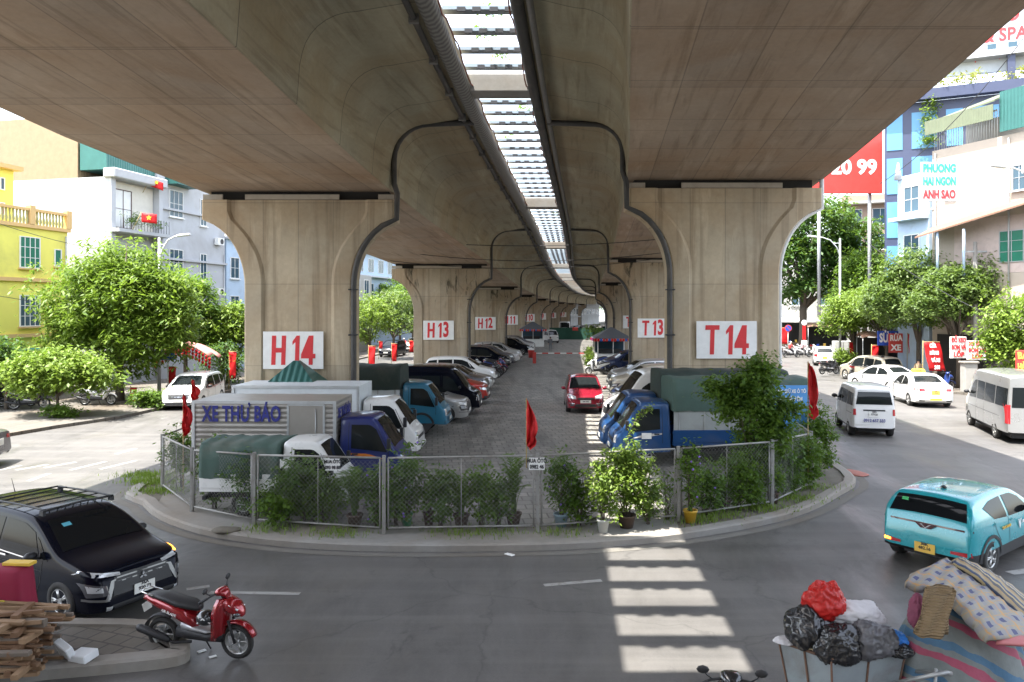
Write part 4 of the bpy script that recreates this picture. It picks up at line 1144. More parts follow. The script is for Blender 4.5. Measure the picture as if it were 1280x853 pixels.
# far end of the parking lot
FAR='cars beyond the green screen'
for i,(px,d,S,b,l) in enumerate(((688,112,VAN,pWhite,'white covered van before the green screen'),(706,140,BUS,pWhite,'pale bus roof showing over the green screen, leftmost'),(722,144,SUV,pBlack,'black car roof over the green screen, in the middle'),(740,146,MPV,pSilver,'silver car roof over the screen, right of the black one'),(757,142,SUV,pGrey,'grey car roof over the screen, furthest right'))):
    car(l,'car','far_car',((px-640)*d/F,d),R(-95 if i else -75),S,b,s=1.05,group=FAR,z=.108,detail=1)
# ------------------------------------------------------------------ vegetation
def leafmat(name,c0,c1,trans=.35,yel=None):
    m,nt,b=newmat(name)
    g=nt.nodes.new('ShaderNodeNewGeometry')
    n=noise(nt,coords(nt),.9,4,.6)
    c=mixc(nt,g.outputs['Random Per Island'],c0,c1)
    c=mixc(nt,ramp(nt,n,.35,.65),c,mixc(nt,.5,c,yel or c1))
    nt.links.new(c,b.inputs['Base Color']); b.inputs['Roughness'].default_value=.5; b.inputs['Specular IOR Level'].default_value=.35
    tr=N(nt,'ShaderNodeBsdfTranslucent'); c2=mixc(nt,.5,c,(.25,.4,.03)); nt.links.new(c2,tr.inputs[0])
    mx=nt.nodes.new('ShaderNodeMixShader'); mx.inputs[0].default_value=trans
    nt.links.new(b.outputs[0],mx.inputs[1]); nt.links.new(tr.outputs[0],mx.inputs[2]); nt.links.new(mx.outputs[0],nt.nodes['Material Output'].inputs[0])
    return m
lfMid=leafmat('mid_green_leaf',(.045,.105,.018),(.12,.20,.03),.42)
lfMango=leafmat('mango_leaf',(.06,.125,.018),(.19,.27,.04),.42)
lfBright=leafmat('bright_green_leaf',(.09,.16,.02),(.20,.28,.045))
lfDark=leafmat('dark_green_leaf',(.03,.075,.018),(.07,.14,.035),.35)
lfShrub=leafmat('shrub_leaf',(.035,.095,.02),(.11,.18,.04),.38)
lfGrey=leafmat('pale_green_leaf',(.06,.115,.03),(.15,.205,.065),.38)
lfDry=leafmat('dry_grass',(.22,.2,.06),(.35,.33,.1))
mBark=pm('tree_bark',(.10,.08,.06),.9,var=.4,scale=6,bumpy=.8)
mPurple=pm('purple_petal',(.22,.12,.5),.6)
def leaf(vs,fs,p,size,rnd,droop=.3,asp=.42):
    a=rnd.uniform(0,6.283); t=Vector((math.cos(a),math.sin(a),rnd.uniform(-.9,.5)-droop)).normalized()
    s=t.cross(Vector((rnd.uniform(-.6,.6),rnd.uniform(-.6,.6),1))).normalized()
    L=size*rnd.uniform(.7,1.3); b=len(vs); p=Vector(p)
    vs += [p,p+t*L*.5+s*L*asp*.5,p+t*L,p+t*L*.5-s*L*asp*.5]
    fs.append((b,b+1,b+2,b+3))
def crown(name,parent,lobes,n,size,mat,seed=1,clump=.45,per=26,droop=.3,asp=.42,shell=.55):
    """lobes: (x,y,z,rx,ry,rz) local"""
    rnd=random.Random(seed); vs=[];fs=[];cl=[]
    vol=[l[3]*l[4]*l[5] for l in lobes]; tot=sum(vol)
    nc=max(1,n//per)
    for l,v in zip(lobes,vol):
        for _ in range(max(2,int(nc*v/tot))):
            while True:
                d=Vector((rnd.gauss(0,1),rnd.gauss(0,1),rnd.gauss(0,1))).normalized()
                if d.z>-.75: break
            r=rnd.uniform(shell,1.0)+(rnd.uniform(0,.38) if rnd.random()<.3 else 0)
            c=Vector((l[0]+d.x*l[3]*r,l[1]+d.y*l[4]*r,l[2]+d.z*l[5]*r)); cl.append(c)
            k=rnd.uniform(.6,1.3)*clump
            for _ in range(int(per*rnd.uniform(.6,1.4))):
                q=Vector((rnd.gauss(0,1),rnd.gauss(0,1),rnd.gauss(0,.7)))*k*.55
                leaf(vs,fs,c+q,size,rnd,droop,asp)
    b=MB(); b.v=[tuple(v) for v in vs]; b.f=fs; b.m=[0]*len(fs); b.sm=[False]*len(fs)
    return b.build(name,mat,parent,fix=False),cl
def tree(label,loc,lobes,n,size,mat,seed,trunk_h,tr=.16,z=.1,group=None,clump=.5,name='leafy_tree',droop=.3,asp=.42,shell=.55,per=26,lean=(0,0)):
    t=thing(name,label,'tree',(loc[0],loc[1],z),0,group)
    o,cl=crown('crown',t,lobes,n,size,mat,seed,clump,per,droop,asp,shell)
    rnd=random.Random(seed+50)
    tb=MB(); top=Vector((lean[0],lean[1],trunk_h))
    pts=[Vector((0,0,-.05)),Vector((lean[0]*.2,lean[1]*.2,trunk_h*.3)),Vector((lean[0]*.7,lean[1]*.6,trunk_h*.7)),top]
    tb.tube(pts,[tr*1.35,tr,tr*.85,tr*.75],9)
    for i in range(min(14,len(cl))):
        c=cl[rnd.randrange(len(cl))]; m=top.lerp(c,.5)+Vector((rnd.uniform(-.2,.2),rnd.uniform(-.2,.2),rnd.uniform(0,.3)))
        st=Vector(pts[2]).lerp(top,rnd.random())
        tb.tube([st,m,c],[tr*.5,tr*.3,tr*.1],6)
    tb.build('trunk',mBark,t)
    return t
def at(px,d): return ((px-640)*d/F,d)
LT='street trees along the left road'; RT='street trees along the right road'
tree('large round mango tree with glossy leaves before the yellow house',at(150,40.5),[(-.2,0,5.2,3.7,2.8,2.6),(2.4,-.3,3.9,1.5,1.6,1.5),(.9,0,3.4,2.7,2.2,1.8),(-2.2,.2,3.6,1.9,1.8,1.6),(.2,0,7.0,2.2,1.9,1.4),(2.2,-.2,5.4,1.8,1.8,1.6),(.4,0,2.0,1.6,1.3,1.0)],38000,.34,lfMango,3,2.6,.2,group=LT,clump=.55,asp=.3)
tree('low pale green bushy tree at the kerb, left of the parked scooter',at(72,34.6),[(0,0,2.2,2.1,1.5,.95),(-1.0,0,1.6,1.3,1.2,.7),(1.2,0,1.8,1.2,1.1,.7)],11000,.24,lfBright,5,1.3,.07,group=LT,clump=.38)
tree('dark tree cut by the left edge of the view',at(8,37),[(-.6,0,2.3,1.8,1.6,1.2),(-1.8,0,2.0,1.8,1.5,1.1)],8000,.24,lfDark,6,1.4,.09,group=LT,clump=.4)
tree('dark green tree between the mango tree and the white houses',at(232,49),[(0,0,5.4,2.0,1.8,1.7),(.4,0,3.6,2.0,1.6,1.4)],10000,.28,lfMid,7,2.6,.14,group=LT)
tree('yellow green tree close behind the left side of pier H 14',at(285,50),[(0,0,4.0,1.9,1.7,1.3),(.9,0,2.6,1.4,1.4,1.2),(-1.3,0,3.2,1.3,1.2,1.0)],10000,.28,lfBright,8,2.2,.12,group=LT)
tree('tall dark creeper covered trunk beside the red lantern canopy',at(278,47),[(0,0,1.5,1.3,.9,1.4)],2500,.22,lfDark,9,2.0,.14,group=LT)
tree('bright tree seen just right of pier H 14 down pipe',at(462,64),[(0,0,4.4,2.4,2.2,1.7),(-1,0,3.0,1.8,1.6,1.2)],5000,.30,lfBright,10,2.3,.12,group=LT)
tree('dusty green tree in the arch between piers H 14 and H 13',at(492,76),[(0,0,5.0,3.0,2.6,1.8),(1.4,0,3.6,2.0,1.8,1.4)],5000,.34,lfGrey,11,2.6,.14,group=LT)
tree('darker tree tucked under the left flare of pier H 13',at(516,90),[(0,0,5.8,3.2,2.6,2.6),(-2,0,3.6,2.2,2,1.6)],5000,.38,lfMid,12,2.8,.16,group=LT)
tree('small leaning sapling behind the left trees',at(500,104),[(0,0,7.2,3.2,3,2.0)],3000,.4,lfMid,13,4.8,.16,group=LT)
tree('giant dark tree towering right of pier T 14',at(1004,84),[(1.5,0,13.4,4.6,4,4.0),(-1.6,0,10.8,3.4,3,3.0),(3.6,0,10.0,3.8,3,3.0),(1,0,7.2,4.2,3,1.8),(6.2,0,12.2,3.4,2.8,2.8),(7,0,8.2,3,2.6,2.6)],24000,.55,lfDark,14,6.5,.45,group=RT,clump=.9)
tree('leafy green tree standing behind the red billboard wall',at(1082,78),[(0,0,8.6,2.6,2.4,2.4),(-1.0,0,6.0,2.6,2,1.6)],10000,.38,lfMid,15,4.5,.2,group=RT,clump=.7)
tree('light green tree over the far kerb, left of the blue stall sign',at(1068,60),[(0,0,4.6,2.4,2.0,1.5),(1.4,0,4.2,1.8,1.6,1.3),(-1.2,0,3.9,1.5,1.4,1.0)],12000,.28,lfBright,16,2.4,.13,group=RT)
tree('broad green tree above the red slanted banner',at(1148,51),[(0,0,7.2,2.3,2.0,1.7),(-1.7,0,5.7,2.0,1.7,1.5),(1.8,0,5.9,2.2,1.7,1.5),(.2,0,4.6,2.8,1.8,1.1)],24000,.27,lfGrey,17,3.2,.16,group=RT)
tree('spreading tree with forked bare limbs above the tyre signs',at(1236,47.5),[(.2,0,6.9,2.4,2.0,1.5),(-1.9,0,6.0,1.9,1.6,1.4),(2.2,0,6.2,2.2,1.6,1.5),(.4,0,5.2,2.4,1.6,.9)],22000,.27,lfGrey,18,2.6,.15,group=RT,shell=.7)
tree('bright tree at the right edge, over the minibus',at(1278,39),[(0,0,4.1,1.8,1.4,1.4),(.8,0,2.8,1.8,1.4,1.2),(-.9,0,3.0,1.2,1,.9)],13000,.26,lfBright,19,1.6,.1,group=RT)
tree('pale tree filling the gap behind the beige estate',at(1108,57),[(0,0,5.4,2.4,2.0,1.6),(1.2,0,4.4,1.8,1.6,1.2)],10000,.27,lfBright,21,2.6,.13,group=RT,clump=.5)
tree('high light green tree against the cream house wall, left part',at(1198,47),[(0,0,6.2,2.2,1.6,1.3),(-1.6,0,5.2,1.6,1.4,1.1)],9000,.26,lfGrey,22,3.4,.13,group=RT,clump=.45)
tree('thin dark trunk tree next to the motorbike repair stalls',at(1188,49),[(0,0,4.6,1.6,1.4,1.0)],2500,.24,lfMid,20,4.0,.16,group=RT)
# far avenue beyond the viaduct bend
for i,(px,d,h,c) in enumerate(((560,180,9,lfMid),(620,240,11,lfGrey),(690,300,12,lfMid),(760,310,12,lfGrey),(840,300,13,lfMid),(910,250,12,lfMid),(960,190,12,lfDark),(1030,150,11,lfMid),(1100,120,9,lfMid),(430,130,9,lfMid),(300,95,8,lfGrey),(200,80,7,lfMid))):
    tree(['hazy','pale','small','rounded','broad','narrow','dark','wide','low','dusty','light','faint'][i]+f' distant tree beyond the buildings, {["at the left arch","near the middle","behind the far end","behind the green screen","far past the right kiosk","far right behind pier T 14","deep in the right street","past the far white car","above the right kerb trees","behind the left arch trees","behind pier H 14","behind the left houses"][i]}',at(px,d),[(0,0,h*.62,h*.42,h*.4,h*.34),(h*.2,0,h*.45,h*.3,h*.3,h*.25)],2600,.7,c,30+i,h*.4,.3,group='distant trees',clump=1.2)

def shrub(label,px,py,h,w_,mat,seed,n=900,size=.10,pot=None,potm=None,name='potted_shrub',cat='plant',flowers=0,grp='potted plants along the fence',clump=.14,dy=.45,bottom=.25,z=.11):
    x,d=G(px,py,.11); d+=dy
    t=thing(name,label,cat,(x,d,z),0,grp)
    ph=.26 if pot else .0
    n=int(n*2.0); size*=1.15; w_*=1.15; h*=1.08; lob=[(0,0,ph+h*.62,w_/2,min(.45,w_/2),h*.40),(w_*.1,0,ph+h*bottom,w_*.36,min(.35,w_/2.6),h*.24)]
    o,cl=crown('foliage',t,lob,n,size,mat,seed,clump,14,.25,.5,.15)
    st=MB(); rnd=random.Random(seed)
    for i in range(9):
        c=cl[rnd.randrange(len(cl))]; st.tube([(rnd.uniform(-.06,.06),rnd.uniform(-.05,.05),ph*.7),Vector((c.x*.4,c.y*.4,ph+(c.z-ph)*.5)),c],[.012,.009,.004],5)
    st.build('stem',mBark,t)
    if pot:
        r=pot
        MB().lathe([(r*.68,0),(r*.72,0),(r,.24),(r*1.12,.25),(r*1.12,.29),(r*.95,.29),(r*.9,.24),(.01,.235)],n=16).build('pot',potm,t)
    if flowers:
        f=MB()
        for i in range(flowers):
            c=cl[rnd.randrange(len(cl))]; f.ball((c.x,c.y-.1,c.z),.028,6)
        f.build('flowers',mPurple,t)
    return t
def palm(label,px,py,h,seed,mat,n=38,potr=.17,potm=None,grp='potted plants along the fence',dy=.45,spread=.55,name='potted_palm'):
    x,d=G(px,py,.11); d+=dy
    t=thing(name,label,'palm',(x,d,.11),0,grp); rnd=random.Random(seed); vs=[];fs=[]; st=MB()
    for i in range(n):
        a=rnd.uniform(0,6.283); out=rnd.uniform(.25,1)*spread; hh=h*rnd.uniform(.55,1.0)
        P0=Vector((rnd.uniform(-.05,.05),rnd.uniform(-.05,.05),.25)); P2=Vector((math.cos(a)*out,math.sin(a)*out*.7,hh)); P1=Vector((P2.x*.25,P2.y*.25,hh*1.0))
        pts=[P0*(1-s)**2+P1*2*s*(1-s)+P2*s*s+Vector((0,0,-.35*out*max(0,s-.7))) for s in [k/9 for k in range(10)]]
        st.tube(pts,[.010*(1-k/11) for k in range(10)],4)
        for k in range(4,10):
            for m_ in range(2):
              for sg in (-1,1):
                p=pts[k-1].lerp(pts[k],m_*.5); tdir=(pts[k]-pts[k-1]).normalized(); sd=tdir.cross(Vector((0,0,1))).normalized()*sg
                L=.20*(1.15-abs(k-6.5)/6); e=p+(sd*.75+tdir*.7-Vector((0,0,.25))).normalized()*L
                nn=tdir*.014; b=len(vs); vs+=[p-nn,p+nn,e]; fs.append((b,b+1,b+2))
    b=MB(); b.v=[tuple(v) for v in vs]; b.f=fs; b.m=[0]*len(fs); b.sm=[False]*len(fs); b.build('fronds',mat,t,fix=False)
    st.build('stem',lfShrub,t)
    r=potr; MB().lathe([(r*.68,0),(r*.72,0),(r,.24),(r*1.12,.25),(r*1.12,.29),(r*.95,.29),(r*.9,.24),(.01,.235)],n=16).build('pot',potm or pTerra,t)
    return t
pTerra=pm('dark_clay_pot',(.07,.045,.032),.8,dirt=.5)
pWhPot=pm('white_plaster_pot',(.5,.5,.47),.8,dirt=.5)
pYel=pm('yellow_paint_tin',(.55,.33,.03),.5,dirt=.3)
pGrn=pm('green_tin',(.04,.22,.08),.5,dirt=.3)
shrub('climbing green shrub on the leftmost fence corner',222,612,1.5,.9,lfMid,101,1300,.09,dy=.25,bottom=.4)
shrub('tangled dark shrub beside the two red pennants',262,640,1.6,.8,lfShrub,102,1400,.09,dy=.3,flowers=4)
shrub('dark shrub with lilac flowers at the front left fence bend',300,650,1.5,.9,lfDark,103,1300,.09,flowers=6,dy=.35)
shrub('leafy shrub behind the fence, before the green canvas truck',372,658,1.45,1.1,lfShrub,104,1400,.10,dy=.35,flowers=5)
shrub('small bush low to the ground between two left posts',338,662,.8,.8,lfMid,105,600,.08,dy=.2)
palm('dark potted palm near the white notice on the left fence',438,666,1.35,106,lfShrub)
shrub('thin shrub in a green tin right of the double fence post',505,664,1.45,.75,lfShrub,107,700,.09,pot=.13,potm=pGrn,flowers=2)
shrub('wispy dry twig plant between the thin shrub and the palm',533,664,.9,.5,lfMid,108,260,.07,pot=.12,potm=pTerra)
palm('potted palm with many fine fronds, left of the tall palm',575,666,1.35,109,lfMid,n=34,spread=.7)
palm('tall upright potted palm left of the red pennant post',642,664,1.62,110,lfShrub,n=30,spread=.42)
shrub('round dark shrub with lilac flowers right of the pennant post',703,665,1.35,.8,lfShrub,111,1000,.09,pot=.16,potm=pm('blue_white_pot',(.25,.35,.42),.5,dirt=.3),flowers=6)
shrub('sunlit pale shrub in a small white pot, in the light strip',755,668,1.25,.6,lfBright,112,800,.09,pot=.13,potm=pWhPot,dy=.15)
shrub('large sunlit bush in a clay bowl in the light strip',786,665,1.5,1.1,lfBright,113,2600,.085,pot=.2,potm=pTerra,dy=.35)
shrub('sparse climbing stems left of the yellow tin',838,655,1.1,.5,lfMid,114,180,.08,dy=.4)
shrub('slim shrub with lilac flowers in the yellow and red tin',866,657,1.5,.45,lfMid,115,500,.08,pot=.15,potm=pYel,flowers=6,dy=.25)
palm('low spreading palm right of the yellow tin',912,645,.85,116,lfGrey,n=26,spread=.6,dy=.5)
shrub('creeper bush low inside the right fence panel',945,640,.95,.8,lfMid,117,900,.09,dy=.5)
shrub('low pot of greens before the right fence bend',975,636,.7,.6,lfMid,118,500,.08,pot=.14,potm=pTerra,dy=.5)
shrub('big leafy bush rising over the right fence beside the blue banner',1010,622,1.5,1.3,lfMid,119,2000,.10,dy=.9)
shrub('tangled bush at the right end of the fence',1030,596,1.9,.9,lfMid,120,1900,.09,dy=.4,flowers=4)
shrub('trailing bush low along the far right kerb',1012,606,1.2,.7,lfShrub,121,900,.09,dy=.5)
for i,(px,py,h,w_,m,n_,fl,l) in enumerate(((350,660,1.2,.9,lfShrub,900,3,'dense dark shrub below the canvas truck, left part'),(398,662,1.1,.9,lfMid,900,0,'mid green shrub under the white notice'),(466,667,1.25,.7,lfShrub,800,2,'dark shrub against the double fence post, left side'),(490,668,1.3,.7,lfShrub,800,3,'dark shrub against the double fence post, right side'),(548,667,1.2,.9,lfShrub,1000,0,'broad dark shrub left of the fine frond palm'),(600,667,1.25,.8,lfMid,900,0,'shrub filling the gap between the two middle palms'),(622,668,1.1,.6,lfShrub,600,0,'narrow shrub left of the tall upright palm'),(726,666,1.15,.7,lfMid,600,2,'thin leafy shrub left of the sunlit pair'),(815,664,1.0,.7,lfGrey,500,0,'straggling shrub right of the sunlit bush'),(890,652,1.2,.9,lfShrub,900,3,'dark shrub behind the low palm'),(930,645,1.3,.9,lfMid,1100,0,'leafy shrub under the tall fig bush'),(990,625,1.4,.9,lfShrub,1200,2,'dark bush between the fig bush and the right fence end'))):
    shrub(l,px,py,h,w_,m,160+i,n_,.095,dy=.55,flowers=fl,pot=None)
# tall tree-like bush over the fence on the right
bx_,by_=G(952,640,.1); by_+=.9
tree('tall dense fig bush overgrowing the fence in front of the canvas truck',(bx_,by_),[(-.1,0,2.6,.85,.6,.75),(.2,0,3.25,.5,.45,.55),(.35,0,1.7,.75,.55,.7),(-.75,0,2.9,.5,.4,.35),(.9,0,2.4,.45,.4,.5),(.1,0,1.0,.5,.4,.5)],13000,.125,lfMid,122,1.4,.05,clump=.22,name='fig_bush',asp=.5,shell=.3)
# long leafy stem arching up
t=thing('climbing_vine','long arching leafy stem reaching up before the blue truck','plant',(*at(775,17.6),.11)); 
vs=[];fs=[];rnd=random.Random(9); pts=[Vector((.0,0,.9)),Vector((.12,0,1.7)),Vector((.32,0,2.25)),Vector((.55,.1,2.55)),Vector((.75,.1,2.62))]
vb=MB().tube(pts,.012,5).build('stem',mBark,t)
for i in range(240):
    s=rnd.random()*3.99; k=int(s); p=pts[k].lerp(pts[k+1],s-k)+Vector((rnd.gauss(0,.05),rnd.gauss(0,.05),rnd.gauss(0,.05))); leaf(vs,fs,p,.10,rnd,.1,.5)
b=MB(); b.v=[tuple(v) for v in vs]; b.f=fs; b.m=[0]*len(fs); b.sm=[False]*len(fs); b.build('foliage',lfBright,t,fix=False)
# weeds along the kerb
wv=[];wf=[];rnd=random.Random(4)
def tuft(x,y,r,n,s=.1,zz=.12):
    for _ in range(n):
        p=Vector((x+rnd.gauss(0,r),y+rnd.gauss(0,r*.6),zz)); a=rnd.uniform(0,6.28); e=p+Vector((math.cos(a)*s*.5,math.sin(a)*s*.5,s*rnd.uniform(.6,1.5))); n_=Vector((-math.sin(a),math.cos(a),0))*s*.12
        b=len(wv); wv.extend([p-n_,p+n_,e]); wf.append((b,b+1,b+2))
for px,py,n_ in ((185,606,900),(178,598,700),(195,618,400),(560,672,120),(330,668,200),(420,672,200),(610,672,150),(900,650,300),(955,640,400),(1000,628,300),(870,656,250),(700,672,120),(1020,614,200)):
    x,y=G(px,py,.1); tuft(x,y+.25,.38,n_,.10)
b=MB(); b.v=[tuple(v) for v in wv]; b.f=wf; b.m=[0]*len(wf); b.sm=[False]*len(wf); o=b.build('weeds',lfBright,fix=False)
tag(o,'low weeds and grass growing along the kerb and the fence foot','weeds',kind='stuff')

# ------------------------------------------------------------------ fence
ft=thing('chainlink_fence','rusty pale chain link fence panels curving round the end of the parking lot','fence',(0,16.6,.1))
mFence=pm('flaking_white_fence_paint',(.27,.265,.25),.6,.2,.3,9,dirt=.8)
mWire=pm('fence_wire',(.30,.30,.28),.6,.3,.2,dirt=.4)
hts=[1.45,1.45,1.5,1.6,1.66,1.68,1.68,1.62,1.5]
fpts=[Vector((x,y,.1)) for x,y in fence]
fpts=[Vector((fpts[1].x-.15,fpts[1].y+4.5,.1))]+fpts[1:]+[Vector((fpts[-1].x+.75,fpts[-1].y+4.5,.1))]; hts=[1.45]+hts[1:]+[1.5]
for i,(p,h) in enumerate(zip(fpts,hts)):
    if 0<i<len(fpts)-1: MB().box((p.x,p.y,.1+(h+.06)/2),(.075,.075,h+.06)).build('post',mFence,ft,world=True,bevel=.005)
for i in range(len(fpts)-1):
    a,b_=fpts[i],fpts[i+1]; ha,hb=hts[i],hts[i+1]
    u=(b_-a); L=u.length; u=u/L
    m=.09; A=a+u*m; B=b_-u*m; LL=(B-A).length
    def q(s,z,A=A,u=u): return A+u*s+Vector((0,0,z))
    lo=.14
    MB().tube([q(0,lo),q(LL,lo)],.022,6).tube([q(0,ha),q(LL,hb)],.025,6).tube([q(0,lo),q(0,ha)],.022,6).tube([q(LL,lo),q(LL,hb)],.022,6).build('frame',mFence,ft,world=True)
    nm_=max(1,int(LL/1.1))
    mm=MB()
    for k in range(1,nm_): mm.tube([q(LL*k/nm_,lo),q(LL*k/nm_,ha+(hb-ha)*k/nm_)],.010,5)
    if nm_>1: mm.build('upright',mFence,ft,world=True)
    wm=MB(); stp=.075
    hh=min(ha,hb)-lo
    s=-hh
    def wire(p0,p1):
        n_=Vector((-u.y,u.x,0))*.0025; d_=(p1-p0).normalized().cross(Vector((-u.y,u.x,0)))*.0025
        wm.add([p0+n_,p0-n_,p0+d_,p1+n_,p1-n_,p1+d_],[(0,1,4,3),(1,2,5,4),(2,0,3,5)])
    while s<LL:
        for sg in (1,-1):
            s0,s1=s,s+hh; z0,z1=(lo,lo+hh) if sg>0 else (lo+hh,lo)
            t0=max(0,-s/hh); t1=min(1,(LL-s)/hh)
            if t1>t0: wire(q(s+t0*hh,z0+(z1-z0)*t0),q(s+t1*hh,z0+(z1-z0)*t1))
        s+=stp*1.41
    wm.build('wire_mesh',mWire,ft,world=True,fix=False)
# notices
def notice(label,px,py,w_,h_,lines,d=None,col=mWhite,ink=mInk,name='notice_board',z=None,sz=.08,grp=None,rz=0,cat='notice'):
    d=d or 16.7
    p=P(px,py,d)
    o=thing(name,label,cat,(p.x,p.y,p.z),rz,grp)
    e=MB().box((0,0,0),(w_,.015,h_)).build('board',col,o)
    n_=len(lines)
    for i,s_ in enumerate(lines):
        text_obj('lettering',s_,sz,ink,e,(0,-.012,h_/2-(i+.5)*h_/n_),bold=sz*.05,sx=.8)
    return o
notice('small white notice tied to the fence below the middle red pennant',671,580,.34,.26,['MUA ÔTÔ','0982 46'],d=16.45,sz=.085)
notice('small white notice on the left fence before the small white truck',416,581,.32,.26,['MUA ÔTÔ','093 98 88'],d=16.75,sz=.075)

# red pennants
mFlag=pm('red_cloth',(.65,.012,.015),.65,var=.15,bumpy=.3,trans=.25)
mPole=pm('bamboo_pole',(.40,.30,.12),.7)
def pennant(label,px,ptop,pbot,pbase,d,w_=.3,grp='red pennants on the fence',seed=1):
    top=P(px,ptop,d); bot=P(px,pbot,d); base=P(px,pbase,d)
    t=thing('red_pennant',label,'flag',(base.x,d,base.z),0,grp); rnd=random.Random(seed)
    H=top.z-base.z; h0=bot.z-base.z
    MB().tube([(0,0,0),(0,0,H)],.014,6).build('pole',mPole,t)
    vs=[];n=12;m=6
    for i in range(n+1):
        v=i/n; z=H-(H-h0)*v
        ww=w_*(.18+.82*math.sin(min(1,v*1.6)*math.pi/2)) * (1 if v<.62 else 1-.75*(v-.62)/.38*(.6+.4*math.sin(v*20)))
        for j in range(m+1):
            s=j/m; vs.append((s*ww*.9+.0,-.03+.10*math.sin(s*11+v*6)*(.4+s)+.03*math.sin(v*14+s*3),z-s*.25*(H-h0)*.35))
    fs=[(i*(m+1)+j,i*(m+1)+j+1,(i+1)*(m+1)+j+1,(i+1)*(m+1)+j) for i in range(n) for j in range(m)]
    b=MB(); b.add(vs,fs,0,True); o=b.build('cloth',mFlag,t,fix=False)
    md=o.modifiers.new('s','SOLIDIFY'); md.thickness=.004
    return t
pennant('red pennant on a bamboo pole in the middle of the fence',658,498,556,585,16.6,.28,seed=2)
pennant('red pennant hanging in front of the lettered truck rear, lower of the pair',229,492,542,612,19.9,.24,seed=3)
pennant('red pennant just above and right of the lower left one',240,474,500,560,21.2,.22,seed=4)
pennant('red pennant beside the blue banner over the right fence',1010,452,518,600,20.6,.34,seed=5)
# ------------------------------------------------------------------ buildings
def bld(name,label,A,B,depth,h,mat,grp=None,z0=0.0):
    A=Vector(A);B=Vector(B); L=(B-A).length; a=math.atan2(B.y-A.y,B.x-A.x)
    t=thing(name,label,'building',(A.x,A.y,z0),a,grp); t['L']=L
    MB().bb(0,L,0,depth,0,h).build('wall',mat,t)
    return t,L
mFrameW=pm('white_window_frame',(.70,.70,.68),.5); mPaneB=glassmat('blue_pane',(.05,.09,.12),.08); mPaneG=pm('green_shutter_glass',(.02,.16,.10),.25,coat=.5)
def win(t,x,z,w_,h_,frame=None,pane=None,nx=3,nz=3,sill=True,sillm=None,side='f',y=0,L=0):
    frame=frame or mFrameW; pane=pane or mPaneB
    y-=.0
    fr=MB(); th=.05
    for xx in (x+th/2,x+w_-th/2): fr.bb(xx-th/2,xx+th/2,y-.07,y-.002,z,z+h_)
    for zz in (z+th/2,z+h_-th/2): fr.bb(x+th,x+w_-th,y-.07,y-.002,zz-th/2,zz+th/2)
    o=fr.build('window',frame,t)
    MB().bb(x+th,x+w_-th,y-.03,y-.006,z+th,z+h_-th).build('pane',pane,o)
    if nx>1 or nz>1:
        mu=MB()
        for i in range(1,nx): xx=x+w_*i/nx; mu.bb(xx-.02,xx+.02,y-.055,y-.034,z+th,z+h_-th)
        for i in range(1,nz): zz=z+h_*i/nz; mu.bb(x+th,x+w_-th,y-.050,y-.036,zz-.015,zz+.015)
        mu.build('glazing_bar',frame,o)
    if sill: MB().bb(x-.08,x+w_+.08,y-.16,y-.003,z-.09,z-.012).build('sill',sillm or frame,o)
    return o
def part(t,name,mat,*bb,bevel=0): return MB().bb(*bb).build(name,mat,t,bevel=bevel)
def ac(t,x,z,y=0,s=.8):
    o=part(t,'air_conditioner',mFrameW,x,x+s,y-.42,y-.10,z,z+s*.68); MB().cyl((x+s*.62,y-.43,z+s*.34),s*.26,.02,'Y',16).build('fan_grille',mBlk,o)
wYel=pm('yellow_stucco',(.74,.67,.14),.85,var=.12,scale=.8,dirt=.3); wOr=pm('ochre_trim',(.62,.40,.17),.8,dirt=.15)
wWhite=pm('white_stucco',(.43,.44,.46),.85,var=.10,scale=.6,dirt=.4); wCream=pm('stained_cream_wall',(.40,.34,.28),.85,var=.15,scale=.5,dirt=.5)
wBlueP=pm('pale_blue_wall',(.42,.53,.66),.85,var=.06,dirt=.2); wGrey=pm('grey_plaster',(.34,.33,.31),.85,dirt=.4)
clad=corr('tan_cladding',(.27,.20,.12),1.5,'X'); cladG=corr('green_cladding',(.035,.13,.115),1.5,'X'); cladW=corr('olive_canopy',(.16,.18,.11),3,'X')
dkBlue=pm('navy_facade',(.035,.045,.09),.5,var=.1); glBlue=glassmat('blue_curtain_glass',(.10,.25,.42),.1)
teal=pm('teal_awning',(.03,.22,.20),.6,dirt=.2); rustR=pm('rusty_roof',(.22,.12,.08),.8,dirt=.5)

# yellow house
fx=lambda d: -36.9+.235*d
t,L=bld('yellow_house','yellow house with green glazed windows and an ochre roof balustrade','' or (fx(35),35),(fx(45),45),11,9.75,wYel)
for z in (9.55,6.55,3.45): part(t,'cornice',wOr,-.1,L+.12,-.14,-.003,z,z+.2)
for x in (.6,3.75,6.95): 
    win(t,x,7.3,1.35,1.75,pane=mPaneG,nx=4,nz=3,sillm=wOr); win(t,x,4.05,1.35,1.75,pane=mPaneB,nx=4,nz=3,sillm=wOr)
win(t,9.3,7.5,.5,1.0,pane=mPaneG,nx=1,nz=1,sillm=wOr)
bl=part(t,'balustrade',wOr,-.1,L+.1,-.12,.10,10.5,10.65)
for i in range(5): part(bl,'post',wOr,.0+i*L/4-.18,.0+i*L/4+.18,-.16,.14,9.76,10.8)
for i in range(44):
    MB().lathe([(.05,0),(.085,.2),(.04,.45),(.06,.72)],(.35+i*(L-.5)/44,0,9.77),8).build('baluster',pm('olive_baluster',(.35,.32,.14),.8),bl)
up=part(t,'upper_storey',wYel,-1,8.2,1.7,9,9.76,12.9); part(up,'roof_slab',wOr,-1.2,8.5,1.3,9.3,12.91,13.15)
win(up,5.4,10.4,.75,2.0,nx=2,nz=3,y=1.7,sill=False); 
